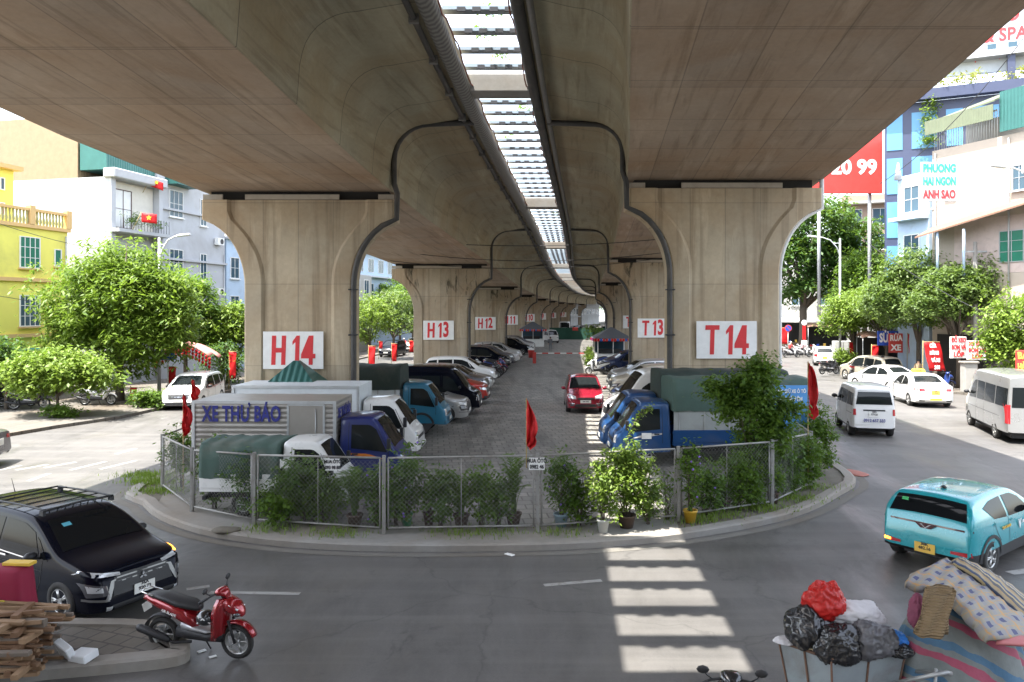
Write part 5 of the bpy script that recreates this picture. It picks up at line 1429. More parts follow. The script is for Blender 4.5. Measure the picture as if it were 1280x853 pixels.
for x in (3.2,6.8,7.3): win(up,x,10.3,.3,.7,pane=pm('maroon_panel',(.3,.04,.04),.6),nx=1,nz=1,y=1.7,sill=False); win(up,x,11.7,.3,.7,nx=1,nz=1,y=1.7,sill=False)
ac(up,3.8,11.9,1.7)
part(t,'awning',teal,.5,L+.2,-1.4,-.1,2.75,2.85); part(t,'shop_front',mDark,.4,L-.4,-.05,-.004,.1,2.6)
# white house with balcony
A=(-25.6,48); B=(-24.55,52.4)
t,L=bld('white_balcony_house','white house with a planted balcony and tan cladding on top','' or A,B,16,13.4,wWhite)
part(t,'cladding_storey',clad,.02,L+.0,2.2,15.9,13.41,17.4); part(t,'green_panel',cladG,.1,L,.1,2.1,13.9,15.7)
MB().prism([(-.35,13.3),(L+.1,13.3),(L+.1,13.9),(-.35,13.9)],-.9,-.003,'xz').build('parapet_band',wWhite,t,bevel=.06)
part(t,'balcony_recess',pm('cream_recess',(.6,.57,.5),.8),.35,L-.35,-.03,-.003,10.2,13.2)
win(t,.6,10.25,1.5,2.5,frame=pm('brown_door',(.07,.035,.03),.6),pane=mFrameW,nx=2,nz=2,y=-.03,sill=False)
bs=part(t,'balcony',wWhite,-.2,L+.1,-1.1,-.004,9.9,10.12); 
for i in range(18): MB().tube([(0+i*L/17,-1.05,10.12),(i*L/17,-1.05,11.0)],.015,5).build('railing_bar',mBlk,bs)
crown('balcony_plants',bs,[(L*.45,-1.1,10.75,L*.42,.25,.42)],1100,.13,lfShrub,77,.2,14)
for x in (0.02,L-.1): part(t,'pilaster',wWhite,x-.2,x+.18,-.5,-.004,9.2,13.3)
win(t,1.2,6.3,1.3,1.7); 
sd=MB().bb(-.07,-.004,9.3,10.6,14.6,15.6).build('window',mFrameW,t); part(sd,'pane',mDark,-.08,-.071,9.45,9.95,14.7,15.5)
# flags on white house
def vnflag(label,px,py,d,w_,rz=0,tilt=.4):
    p=P(px,py,d); t=thing('national_flag',label,'flag',(p.x,p.y,p.z),rz,'red flags with a yellow star')
    MB().tube([(-w_*.6,0,-w_*.9),(0,0,w_*.4)],.02,5).build('pole',mPole,t)
    vs=[];
    for i in range(7):
        for j in range(5): vs.append((i/6*w_,.05*math.sin(i*1.3),w_*.33-j/4*w_*.66-i*.04*tilt*w_))
    o=MB().add(vs,[(i*5+j,i*5+j+1,(i+1)*5+j+1,(i+1)*5+j) for i in range(6) for j in range(4)],0,True).build('cloth',mFlag,t,fix=False)
    md=o.modifiers.new('s','SOLIDIFY'); md.thickness=.01
    st=[]
    for k in range(10):
        r=w_*(.2 if k%2==0 else .085); a=math.pi/2+k*math.pi/5; st.append((w_*.5+r*math.cos(a),-.02*w_+r*math.sin(a)))
    MB().prism(st,-.075,-.06,'xz').build('star',pm('yellow_star',(.85,.62,.03),.6),o)
vnflag('red flag with a yellow star on the planted balcony',177,272,48.3,.9,R(10))
vnflag('red flag with a yellow star up at the roof corner of the white house',188,228,51,.8,R(10),1.5)
# next white houses
t,L=bld('white_house','tall white house with barred windows right of the balcony house',(-24.5,52.5),(-22.75,60.2),12,15.2,wWhite)
for z in (12.9,9.4,6.2): part(t,'string_course',wWhite,-.05,L+.1,-.2,-.003,z-.9,z-.75)
for x,z in ((1.2,11.6),(1.2,7.4),(1.2,4.0)): win(t,x,z,1.5,1.9,nx=3,nz=2)
for x,z in ((4.7,11.3),(4.7,7.2)): win(t,x,z,.8,2.0,nx=2,nz=1)
MB().prism([(.8,13.8),(3.4,13.8),(3.4,14.3),(.8,14.3)],-1.0,-.003,'xz').build('awning',cladG,t)
ac(t,6.4,10.0); ac(t,6.4,6.1)
t,L=bld('grey_blue_house','low pale blue house with a flat roof rail',(-22.7,60.4),(-21.5,65.5),12,10.6,wBlueP)
for x,z in ((.5,7.5),(2.8,7.5),(.5,4.4),(2.8,4.4)): win(t,x,z,1.2,1.7,nx=2,nz=2)
part(t,'roof_slab',wWhite,-.2,L+.2,-.4,12,10.61,10.8)
t,L=bld('white_block','white block with stacked dark balconies, left of pier H 14',(-21.4,65.7),(-19.2,76),12,12.5,wWhite)
for z in (8.6,5.4): 
    for x in (.8,4.2,7.4): win(t,x,z,1.5,1.9,nx=2,nz=2)
for x in (.6,4): ac(t,x+1.8,7.6)
for A,B,h,m,l,dd in (((-18.8,78),(-17,92),9,wGrey,'grey shop house under the left arch trees',12),((-21,94),(-15.5,118),17,wBlueP,'pale teal apartment block showing beside pier H 14',14),((-15,120),(-8,150),14,wWhite,'white far block beyond the left arch',14),((-7,152),(4,182),15,wCream,'cream far block at the left bend',14),((8,200),(30,262),18,wWhite,'white slab far along the left side',14)):
    t,L=bld('street_house',l,A,B,dd,h,m,'houses along the left road')
    z=3.4
    while z<h-2:
        x=1.0
        while x<L-2.2: win(t,x,z,1.8,1.8,nx=2,nz=1,sill=False); x+=3.4
        part(t,'balcony_slab',wWhite,.2,L-.2,-.9,-.003,z-.7,z-.5); z+=3.3
# ---- right side
t,L=bld('cream_house','stained cream house with a barred roof cage and tin awning',(27.65,50),(31.4,40.6),12,15.4,wCream)
cg=part(t,'roof_cage',mSteel,.1,4.4,.02,.08,17.0,17.1)
for i in range(26): MB().tube([(.15+i*.17,.05,15.4),(.15+i*.17,.05,17.1)],.022,5).build('cage_bar',mSteel,cg)
part(t,'cage_back',wGrey,.1,4.6,3.0,3.2,15.41,17.4)
MB().add([(-.1,-.6,17.15),(4.7,-.6,17.55),(4.7,3.3,19.2),(-.1,3.3,18.6),(-.1,-.6,17.05),(4.7,-.6,17.45),(4.7,3.3,19.1),(-.1,3.3,18.5)],[(0,1,2,3),(7,6,5,4),(0,4,5,1),(1,5,6,2),(2,6,7,3),(3,7,4,0)]).build('cage_roof',cladW,t)
MB().bb(-.05,4.6,-.62,-.56,16.4,17.3).build('cage_valance',cladW,t)
part(t,'side_terrace',cladG,4.8,9.5,-.3,-.2,15.6,18.0)
rc=part(t,'terrace_recess',pm('pinkish_wall',(.50,.40,.36),.8,dirt=.3),1.6,8.6,-.02,-.003,7.2,10.6)
win(t,4.6,7.8,1.5,1.9,frame=mSteel,pane=mPaneG,nx=2,nz=3,y=-.02,sill=False)
MB().add([(.1,-.1,10.4),(9.0,-.1,12.0),(9.0,-1.7,11.3),(.1,-1.7,9.7),(.1,-.1,10.3),(9.0,-.1,11.9),(9.0,-1.7,11.2),(.1,-1.7,9.6)],[(0,1,2,3),(7,6,5,4),(0,4,5,1),(1,5,6,2),(2,6,7,3),(3,7,4,0)]).build('tin_awning',rustR,t)
for x in (1.6,3.4): MB().tube([(x,-1.5,7),(x,-1.5,9.9)],.08,8).build('awning_post',wBlueP,t)
part(t,'red_shop_sign',mFlag,8.0,9.9,-.4,-.3,6.9,8.1)
part(t,'shop_front',mDark,.4,L-.4,-.05,-.004,.2,3.4)
def signbox(label,px0,px1,py0,py1,d,lines,board,rz=0,grp=None,name='shop_sign',cat='sign',th=.12):
    a=P(px0,py1,d); b=P(px1,py0,d); w_=b.x-a.x; h_=b.z-a.z
    o=thing(name,label,cat,((a.x+b.x)/2,d,(a.z+b.z)/2),rz,grp)
    e=MB().box((0,0,0),(w_,th,h_)).build('board',board,o,bevel=.01)
    n_=len(lines); z=h_/2
    tot=sum(l[2] for l in lines)
    for s_,m_,hh in lines:
        hl=h_*hh; 
        if s_:
            x=text_obj('lettering',s_,hl*.62,m_,e,(0,-th/2-.012,z-hl/2),bold=hl*.03,sx=1,depth=.01)
            wd=max(v.co.x for v in x.data.vertices)-min(v.co.x for v in x.data.vertices)
            if wd>w_*.9: x.scale=(w_*.9/wd,1,1)
        z-=hl
    return o
mGreenT=pm('green_lettering',(.03,.42,.24),.6); mRedS=pm('red_sign_face',(.50,.05,.04),.55,dirt=.1)
signbox('white sign with green and red words mounted on the cream house corner',1151,1196,203,252,45.0,[('PHUONG',mGreenT,.33),('HAI NGON',mGreenT,.33),('ANH SAO',mRed,.34)],pm('weathered_white_board',(.42,.42,.41),.6,dirt=.3))
t,L=bld('pale_blue_house','narrow pale blue house squeezed beside the cream house',(26.9,53.0),(27.6,50.3),10,14.2,wBlueP)
for z in (4.5,8,11.3): part(t,'balcony',wBlueP,.0,L,-.8,-.004,z-.25,z); win(t,.6,z+.3,1.4,1.8,nx=2,nz=2)
MB().cyl((.15,-.1,14.6),.28,1.2,'Z',12,r2=.05).build('finial',wWhite,t)
t,L=bld('navy_glass_block','navy framed office block with blue glass panels',(30.4,62),(50,52.4),16,21.6,dkBlue)
for i in range(5):
    for j in range(5):
        for xa,xb in ((.15,1.3),(1.95,3.7)): part(t,'glass_panel',glBlue,xa+i*4.2,xb+i*4.2,-.05,-.003,17.9-j*3.55,20.8-j*3.55)
part(t,'cornice',dkBlue,-.3,L,-.9,-.003,21.61,22.4)
crown('roof_plants',t,[(4,-.3,22.9,4.0,.5,.5),(11,-.3,22.8,3,.5,.5)],1500,.3,lfDry,78,.4,14,-.8)
crown('hanging_creeper',t,[(3.2,-.5,19.5,.6,.4,2.6)],700,.3,lfBright,79,.4,14)
for x in (2.5,8.5,14.5): part(t,'roof_column',dkBlue,x,x+.5,.2,.7,22.4,24.6)
part(t,'roof_beam',pm('grey_beam',(.3,.31,.33),.6),-.5,L,0,1.2,24.6,25.1)
p0=P(1176,97,61); p1=P(1320,85,58)
o=thing('roof_sign','large white rooftop hotel and spa sign with red lettering','sign',(p0.x,p0.y,p0.z),math.atan2(p1.y-p0.y,p1.x-p0.x))
Wd=(Vector((p1.x,p1.y))-Vector((p0.x,p0.y))).length
e=part(o,'board',pm('pale_sign_face',(.42,.46,.50),.5),0,Wd,0,.3,0,5.6)
for s_,x,z,h_ in (('HOTEL',5.4,4.3,1.05),('& SPA',4.4,2.8,1.0),('HỘI THẢO, TIỆC CƯỚI',4.1,1.25,.5)): text_obj('lettering',s_,h_,mRed,e,(x,-.03,z),bold=.03,sx=.85 if h_>.6 else .62,depth=.02)
for x in (3.2,4.6): part(e,'sign_window',mPaneB,x,x+.6,-.02,-.003,1.8,2.2)
o=signbox('huge red billboard with white digits above the trees',1012,1102,120,242,75,[('',mWhite,.62),('0 20 99',mWhite,.24),('',mWhite,.14)],mRedS,name='billboard',cat='billboard',th=.4)
for sx_ in (-2.5,2.5): MB().tube([(sx_,.3,-3),(sx_,.3,-17)],.18,8).build('mast',mSteel,o)
t,L=bld('brown_house','brown tiled house below the red billboard',(42.5,98),(51,94),12,19.6,pm('brown_wall',(.25,.18,.14),.8,dirt=.3))
for z in (12.6,15.8): 
    for x in (.6,3.6): win(t,x,z,1.8,2.0,nx=2,nz=1)
part(t,'roof_eave',wGrey,-.4,L+.4,-1.2,-.003,18.4,18.7)
t,L=bld('grey_house','plain grey house far behind the giant dark tree',(31,96),(44,92),12,10,wGrey)
for x in (1,4,7,10): win(t,x,5.5,1.8,2.0,nx=2,nz=1)
for A,B,h,m,l in (((45,140),(50,118),14,wWhite,'white block up the right street'),((55,200),(62,160),16,wCream,'cream block up the right street'),((20,330),(90,330),20,wWhite,'long pale slab closing the far end of the avenue'),((-40,300),(15,310),16,wCream,'cream slab closing the avenue on the left')):
    t,L=bld('street_house',l,A,B,12,h,m,'far houses')
    z=2.5
    while z<h-2:
        x=1.5
        while x<L-3: win(t,x,z,2.4,1.8,nx=1,nz=1,sill=False); x+=5 if L<50 else 7
        z+=3.4
# ground floor shops on the left
for i,(A,B,m,l) in enumerate((((-30.5,34),(-27.5,34.5),teal,'teal shed at the left edge'),((-24.4,56),(-21,70),pm('shop_dark',(.06,.05,.045),.7),'dark shop fronts behind the lantern canopy'))):
    t,L=bld('low_shed',l,A,B,3,3.2,m)
    part(t,'roof_slab',rustR,-.2,L+.2,-1.0,3.1,3.21,3.35)

# ------------------------------------------------------------------ street furniture
mLampW=pm('pale_lamp_paint',(.55,.56,.56),.45,.3)
def lamp(label,x,y,h,arm,drop=.5,r=.09):
    t=thing('street_lamp',label,'street lamp',(x,y,.12),0,'curved arm street lamps')
    MB().tube([(0,0,0),(0,0,h*.5),(0,0,h)],[r*1.2,r,r*.7],10).build('pole',mLampW,t)
    k=1 if arm>0 else -1
    pts=[(0,0,h-1.6)]+[(arm*(1-math.cos(a))*.9*.75,0,h-1.6+1.5*math.sin(a)) for a in [i*math.pi/12 for i in range(1,7)]]
    pts.append((arm*.78,0,h+.02)); MB().tube([(0,0,h-1.5),(arm*.12,0,h-.7),(arm*.35,0,h-.15),(arm*.62,0,h+.05),(arm*.85,0,h+.12)],.045,8).tube([(0,0,h-.4),(arm*.25,0,h-.4)],.03,6).build('arm',mLampW,t)
    hd=MB(); hd.box((arm*1.0,0,h+.14),(.75,.26,.13),rot=Matrix.Rotation(-k*.12,3,'Y')); o=hd.build('lamp_head',mLampW,t,bevel=.04)
    return t
x,y=at(1050,60); lamp('street lamp with curved arm against the giant dark tree',x,y,10.5,-2.2)
x,y=at(1215,50); lamp('street lamp with curved arm before the cream house awning',x,y,11.3,-2.3)
x,y=at(1296,38); lamp('street lamp whose head hangs over the cream house wall',x,y,11.9,-1.9)
x,y=at(199,43.6); lamp('white street lamp pole behind the mango tree, beside the white family car',x,y,9.0,1.4)

mSign=pm('sign_blue',(.02,.08,.45),.5)
def pole_sign(label,px,pyb,hh,kind,grp='roadside signs',d=None):
    d=d or F*CZ/(pyb-HZ); x=(px-640)*d/F
    t=thing('road_sign',label,'sign',(x,d,.1),0,grp); MB().tube([(0,0,0),(0,0,hh)],.035,8).build('pole',mWhiteP,t)
    if kind=='round':
        MB().cyl((0,-.06,hh),.38,.03,'Y',24).build('plate',mRedS,t); MB().cyl((0,-.08,hh),.31,.02,'Y',24).build('face',mSign,t); MB().box((0,-.095,hh),(.6,.01,.07),rot=Matrix.Rotation(R(45),3,'Y')).build('bar',mRedS,t)
    elif kind=='name':
        e=MB().box((0,-.05,hh),(.75,.03,.36)).build('plate',mSign,t); text_obj('lettering','P. ĐỊNH CÔNG',.07,mWhite,e,(0,-.07,hh+.03),bold=.003,sx=.8)
    elif kind=='red':
        e=MB().box((0,-.05,hh-.6),(.35,.03,1.6)).build('plate',mFlag,t); MB().cyl((0,-.07,hh+.35),.28,.03,'Y',20).build('face',mWhite,t); MB().box((0,-.06,hh-1.7),(.6,.03,.45)).build('lower_plate',mWhite,t)
    return t
pole_sign('blue street name sign on a post beside the lantern canopy',210,503,2.35,'name')
pole_sign('round blue and red sign on a pole far up the right road',985,446,2.9,'round')
pole_sign('slim red and white post sign beside the scooter row',1005,448,3.2,'red')

def vbanner(label,px,py0,py1,d,w_=.5,grp='hanging red banners',rz=0,name='red_banner',lines=None,tilt=0):
    a=P(px,py0,d); b=P(px,py1,d); h_=a.z-b.z
    t=thing(name,label,'banner',(a.x,d,b.z),rz,grp); vs=[]
    for i in range(9):
        for j in range(5):
            v=i/8; s=j/4-.5; vs.append((s*w_*(1-.25*v*(0 if lines else 1))+tilt*(v-.5),.04*math.sin(v*8+s*4),h_*(1-v)))
    o=MB().add(vs,[(i*5+j,i*5+j+1,(i+1)*5+j+1,(i+1)*5+j) for i in range(8) for j in range(4)],0,True).build('cloth',mFlag,t,fix=False)
    md=o.modifiers.new('s','SOLIDIFY'); md.thickness=.012
    MB().tube([(-w_*.5-tilt*.5,0,h_+.02),(w_*.5-tilt*.5,0,h_+.02)],.02,5).tube([(-w_*.5-tilt*.5-.03,.03,-b.z+.1),(-w_*.5-tilt*.5,.03,h_+.1)],.02,5).build('pole',mPole,t)
    if lines:
        for i,s_ in enumerate(lines): text_obj('lettering',s_,h_/len(lines)*.5,mWhite,t,(tilt*((i+.5)/len(lines)-.5),-.07,h_*(1-(i+.5)/len(lines))),bold=.02,sx=.62)
    return t
for i,(px,y0,y1,d,w_,l) in enumerate(((291,440,473,46,.45,'red banner hanging left of pier H 14'),(167,485,502,40,.35,'small red banner low behind the mango tree'),(215,459,480,44,.5,'red cloth under the lantern canopy'),(465,433,458,58,.55,'tall red banner just right of the H 14 down pipe'),(493,430,452,68,.5,'red banner in the middle of the left arch'),(515,426,440,80,.6,'small red banner nearest pier H 13'),(476,427,436,75,.4,'tiny red banner between two taller ones'),(981,410,430,82,1.0,'red panel beside the round blue sign'),(1066,428,446,60,.6,'red banner left of the light green tree trunk'),(1076,426,438,60,.5,'short red banner right of that tree trunk'),(1094,432,450,55,.5,'red banner at the foot of the blue stall sign'),(1140,418,442,52,.6,'orange red cloth leaning by the stall'))):
    vbanner(l,px,y0,y1,d,w_)
vbanner('red slanted banner with white words beside the taxi',1168,428,464,46,1.0,name='word_banner',lines=['CỬA','HÀNG','VÁ XE','HONDA'][:3]+['24H'],tilt=.35,grp='word banners')
# lantern canopy
x,y=at(237,45); t=thing('lantern_canopy','red fringed canopy hung with rows of small lanterns','canopy',(x,y,.1))
vs=[]
for i in range(13):
    for j in range(5):
        s=i/12*2-1; vs.append((s*1.55,j*.45-.9,2.15+.75*(1-abs(s)**1.5)+.15*math.sin(j*1.5)))
o=MB().add(vs,[(i*5+j,i*5+j+1,(i+1)*5+j+1,(i+1)*5+j) for i in range(12) for j in range(4)],0,True).build('cloth',pm('pink_white_cloth',(.6,.25,.22),.7,var=.5,scale=5),t,fix=False); o.modifiers.new('s','SOLIDIFY').thickness=.02
for r_ in range(3):
    for i in range(17):
        s=i/16*2-1; MB().ball((s*1.55,-.92-.02*r_,2.02+.72*(1-abs(s)**1.5)-r_*.22),.085,8,sc3=(1,1,1.35)).build('lantern',mFlag,t)
for sx_ in (-1.5,1.5): MB().tube([(sx_,-.8,0),(sx_,-.8,2.2)],.04,6).build('post',mPole,t)
# signs and stalls on the right
signbox('bright blue stall sign under the right trees',1097,1131,414,432,53,[('SỬA XE',mWhite,1)],mSign)
signbox('red panel with pale letters hung below the blue stall sign',1111,1128,417,441,52.4,[('RỬA',mWhite,.5),('XE',mWhite,.5)],mRedS)
TY='hand painted tyre repair boards'
signbox('hand painted white board reading LOP, left of the pair',1187,1208,421,448,45.5,[('ĐỔ KEO',mRed,.33),('BƠM VÁ',mRed,.33),('LỐP',mRed,.34)],mWhiteP,grp=TY,rz=R(4))
signbox('hand painted white board reading LOP, right of the pair',1209,1232,426,450,45,[('XE ĐẠP',mRed,.33),('BƠM VÁ',mRed,.33),('LỐP',mRed,.34)],mWhiteP,grp=TY,rz=R(-4))
signbox('red sign with yellow writing above the minibus roof',1270,1292,438,466,37,[('BÁN',mPlateY,.5),('HÀNG',mPlateY,.5)],mRedS)
mTarp=pm('white_tarpaulin',(.72,.74,.72),.6,dirt=.15,trans=.2)
def stall(label,px,d,w_,h,dep,roofm,grp='roadside stalls'):
    x,y=at(px,d); t=thing('market_stall',label,'stall',(x,y,.14),R(-14),grp)
    vs=[]
    for i in range(9):
        for j in range(5): vs.append(((i/8-.5)*w_,(j/4-.2)*dep,h+.35*math.sin(j/4*math.pi)-.08*math.cos(i/8*6.28*3)))
    o=MB().add(vs,[(i*5+j,i*5+j+1,(i+1)*5+j+1,(i+1)*5+j) for i in range(8) for j in range(4)],0,True).build('roof_sheet',roofm,t,fix=False); o.modifiers.new('s','SOLIDIFY').thickness=.02
    for sx_ in (-.48,.48):
        for sy in (-.18,.78): MB().tube([(sx_*w_,sy*dep,0),(sx_*w_,sy*dep,h)],.03,6).build('post',mSteel,t)
    MB().bb(-w_*.42,w_*.3,.1*dep,.5*dep,0,.85).build('counter',pm('brown_counter',(.12,.08,.05),.7,dirt=.4),t,bevel=.02)
    for i in range(5): MB().bb(-w_*.4+i*w_*.15,-w_*.4+i*w_*.15+.22,.15*dep,.3*dep,.86,1.0+.08*(i%3)).build('goods_box',[mFlag,mSign,mPlateY,mWhiteP,mBlk][i],t)
    MB().bb(-w_/2,w_/2,.8*dep,.83*dep,0,h*.95).build('back_panel',mDark,t)
stall('stall with a white tarpaulin roof above the tyre boards',1222,50,4.6,2.9,2.6,mTarp)
stall('stall with a faded roof beside the red slanted banner',1165,54,3.6,2.7,2.4,pm('grey_green_tarp',(.3,.36,.32),.7,dirt=.3))
stall('stall behind the parked motorbikes under the blue sign',1110,57,3.8,2.8,2.4,rustR)
stall('distant stall with a white awning behind the scooter row',1000,92,5,3.4,3,mTarp)
stall('distant dark stall beside the far white hatchback',1036,82,4.5,3.0,3,rustR)
o=thing('brick_pillar','short plastered gate pillar between the tyre boards and the minibus','pillar',(*at(1211,44.6),.14)); MB().box((0,0,.85),(.75,.5,1.7)).build('shaft',wGrey,o,bevel=.03); MB().box((0,0,1.76),(.9,.65,.12)).build('cap',mKerb,o,bevel=.03)
o=thing('utility_pole','concrete utility pole rising beside the tyre boards','pole',(*at(1219,46.5),.14)); MB().tube([(0,0,0),(0,0,9)],[.16,.11],10).build('shaft',mKerb,o); MB().box((0,0,8.4),(1.6,.1,.1)).build('crossarm',mSteel,o)
o=thing('metal_cabinet','pale grey roadside cabinet by the light green tree','cabinet',(*at(1052,64),.14)); MB().box((0,0,1.1),(1.4,.6,2.2)).build('case',pm('cabinet_grey',(.5,.5,.48),.5,dirt=.3),o,bevel=.03); MB().box((0,-.31,1.1),(.03,.02,2.0)).build('door_gap',mSeam,o)
shrub('bright hedge clump at the kerb beside the far white hatchback',1055,466,1.7,1.5,lfBright,140,1800,.16,dy=0,grp='kerb shrubs',name='kerb_shrub',clump=.25,z=.14)
shrub('low green clump at the foot of the mango tree',178,512,.8,1.8,lfMid,141,900,.16,dy=.6,grp='kerb shrubs',name='kerb_shrub',clump=.25,z=.14)
shrub('low clump at the foot of the pale bushy tree',70,524,.5,1.6,lfMid,142,700,.13,dy=.3,grp='kerb shrubs',name='kerb_shrub',clump=.2,z=.14)

# kiosks
mRoofG=pm('grey_sheet_roof',(.13,.14,.155),.6,.2,dirt=.2)
def kiosk(label,px,d,w_,h,roofm,ek=.35,grp='parking kiosks',fringe=True):
    x,y=at(px,d); t=thing('parking_kiosk',label,'kiosk',(x,y,.11),0,grp); hw_=w_/2+ek; e=h
    MB().loft([[(-hw_,-hw_,e),(hw_,-hw_,e),(hw_,hw_,e),(-hw_,hw_,e)],[(-.1,-.1,e+.95),(.1,-.1,e+.95),(.1,.1,e+.95),(-.1,.1,e+.95)]],smooth=False).build('roof',roofm,t)
    if fringe:
        for sgn,ax in ((-1,'x'),(-1,'y'),(1,'y')):
            for i in range(14):
                s=(i+.5)/14*2-1; m_=[mFlag,mFlag,mSign][i%3]
                if ax=='x': MB().box((s*hw_,-hw_,e-.13),(.18,.03,.24)).build('pennant',m_,t)
                else: MB().box((sgn*hw_,s*hw_,e-.13),(.03,.18,.24)).build('pennant',m_,t)
    for sx_ in (-1,1):
        for sy in (-1,1): MB().box((sx_*w_/2,sy*w_/2,e/2),(.08,.08,e)).build('post',mWhite,t)
    MB().bb(-w_/2+.04,w_/2-.04,-w_/2-.01,w_/2,0,.95).build('lower_wall',mWhite,t,bevel=.01)
    MB().bb(-w_/2+.05,w_/2-.05,w_/2-.04,w_/2,.96,e-.3).build('rear_glass',mPaneB,t)
    MB().bb(-.03,.03,-w_/2-.02,-w_/2+.03,.96,e).build('mullion',mWhite,t)
    MB().bb(-w_/2+.2,w_/2-.5,-.3,.3,.96,1.35).build('desk',mBlk,t)
    return t
kiosk('kiosk with a grey pyramid roof and red blue pennants, right row',764,68,2.7,2.35,mRoofG)
kiosk('farther kiosk with a dark roof at the end of the left row',666,101,2.8,2.3,mRoofG,fringe=True)
kiosk('small green roofed booth against the foot of pier H 14',371,26.1,1.6,2.18,cladG,ek=.25,fringe=False)
# barrier, bin, screen
t=thing('barrier_pole','red and white barrier pole across the parking lane','barrier',(*at(668,69),.11)); 
MB().bb(-.15,.15,-.15,.15,0,1.0).build('barrier_post',mRedS,t)
for i in range(8): MB().bb(.15+i*.55,.15+(i+1)*.55,-.04,.04,.86,.96).build('pole_segment',mRedS if i%2 else mWhite,t)
t=thing('waste_bin','red bin with a white lid beside the barrier','bin',(*at(664,77),.11)); MB().lathe([(.25,0),(.32,.7),(.34,.72),(.34,.76)],n=14,caps=True).build('bin_body',mRedS,t); MB().lathe([(.33,.77),(.3,.9),(.05,1.0)],n=14,caps=True).build('lid',mWhite,t)
t=thing('green_screen','green mesh screen with a small red sign closing the lot','fence',(*at(722,124),.11)); pb=MB()
vs=[]
for i in range(25):
    for j in range(5): vs.append(((i/24-.5)*9.2,.08*math.sin(i*1.1),j/4*1.9))
MB().add(vs,[(i*5+j,i*5+j+1,(i+1)*5+j+1,(i+1)*5+j) for i in range(24) for j in range(4)],0,True).build('mesh_sheet',pm('green_netting',(.015,.07,.045),.8,var=.3),t,fix=False)
MB().box((-.4,-.15,1.7),(.9,.03,.5)).build('red_sign',mRedS,t)
for i in range(6): MB().tube([(-4.6+i*1.84,.1,0),(-4.6+i*1.84,.1,2.6)],.04,6).build('post',mSteel,t)
for i,(px,d) in enumerate(((735,60),(736,66),(737,73),(750,118),(742,121),(734,122))):
    shrub(['flower tub at the lane edge nearest the red car','flower tub at the lane edge before the right kiosk','flower tub left of the right kiosk','bush at the right end of the green screen','bush against the green screen, second from its right end','bush against the green screen near its middle'][i],px,400,1.1 if i<3 else 2.2,.7 if i<3 else 1.4,lfBright,150+i,350,.16,pot=.25,potm=pWhPot,dy=0,grp='planters along the lane').location=(*at(px,d),.11)
# cables under the viaduct
def cable(label,a,b,sag,r=.012):
    a=Vector(a);b=Vector(b); o=MB().tube([a.lerp(b,i/16)-Vector((0,0,sag*4*(i/16)*(1-i/16))) for i in range(17)],r,5).build('cable',mBlk); tag(o,label,'cable',None)
cable('slack black cable between piers H 14 and T 14, highest',(-9,43,9.2),(8.6,43,9.0),.5,.02)
cable('slack black cable strung below the highest one',(-8.5,47,8.8),(10,47,8.6),.7,.02)
cable('lowest slack cable under the decks before pier row 13',(-8,50,8.2),(10,50,8.4),.6,.02)
cable('thin wire rising across the hotel sign',P(1100,230,45),P(1300,20,36),.8,.02)
cable('thin wire crossing before the navy glass block',P(1080,300,50),P(1300,420,36),.5,.02)
cable('wire running past the yellow house front',P(-30,270,34),P(240,315,60),.8,.015)
cable('second wire lower past the yellow house front',P(-30,365,34),P(250,380,60),.6,.015)

# blocks and street behind the viewpoint, added to close reflections and bounce light
for A,B,h,m,l in (((60,-12),(24,-34),16,wCream,'cream block added behind the viewpoint for reflections, right'),((22,-46),(-16,-50),18,wGrey,'grey block added straight behind the viewpoint for reflections'),((-20,-44),(-52,-10),15,wWhite,'white block added behind the viewpoint for reflections, left')):
    t,L=bld('street_house',l,A,B,12,h,m,'blocks added behind the viewpoint for reflections')
    z=1.2
    while z<h-2:
        x=1.2
        while x<L-2.5: win(t,x,z,1.9,1.8,nx=2,nz=1,sill=False); x+=4.2
        z+=3.3
for i,(x,y,h) in enumerate(((-30,-22,8),(26,-20,8),(-12,-36,9),(12,-38,8))):
    tree('unseen roadside tree behind the viewpoint, '+['far left','far right','centre left','centre right'][i],(x,y),[(0,0,h*.65,3.2,3,h*.3),(1,0,h*.45,2.4,2.4,1.6)],3500,.5,lfMid,300+i,h*.4,.2,group='trees behind the viewpoint',clump=.9)

# clutter on the fronts of the near houses
cn=[o for o in C.objects if o.name=='cream_house'][0]
for x,z in ((1.0,12.8),(6.2,12.9),(.5,5.6),(3.0,5.6),(9.2,12.4)): ac(cn,x,z)
for x in (.3,5.2,9.6): MB().tube([(x,-.09,4),(x,-.09,15.2)],.05,6).build('wall_pipe',mSteel,cn)
for x,z in ((5.4,12.0),(7.6,12.0)): win(cn,x,z,1.2,1.5,frame=mSteel,nx=3,nz=2)
for nm in ('white_house','white_balcony_house','yellow_house'):
    h=[o for o in C.objects if o.name==nm][0]
    for x in (.15,h['L']-.2): MB().tube([(x,-.1,.3),(x,-.1,9.3)],.045,6).build('wall_pipe',mSteel,h)
# creeping plants growing over the slot edges above
for i,(d,sx_) in enumerate(((20.5,.1),(21.7,-.2),(23.2,.15),(28,.5),(32,-.5),(47,-.4),(52,.5))):
    t=thing('slot_plant',['leafy weed lying on the blue bars, nearest','leafy weed lying on the blue bars, second nearest','leafy weed just before the first cross beam','small weed past the first cross beam, right side','small weed past the first cross beam, left side','green clump beyond the second cross beam, left side','green clump beyond the second cross beam, right side'][i],'plant',(cx(d)+sx_,d,slabz(d)+.62),0,'weeds growing in the deck slot')
    crown('foliage',t,[(0,0,.15,.28,.35,.15)],160,.12,lfBright,400+i,.15,10)
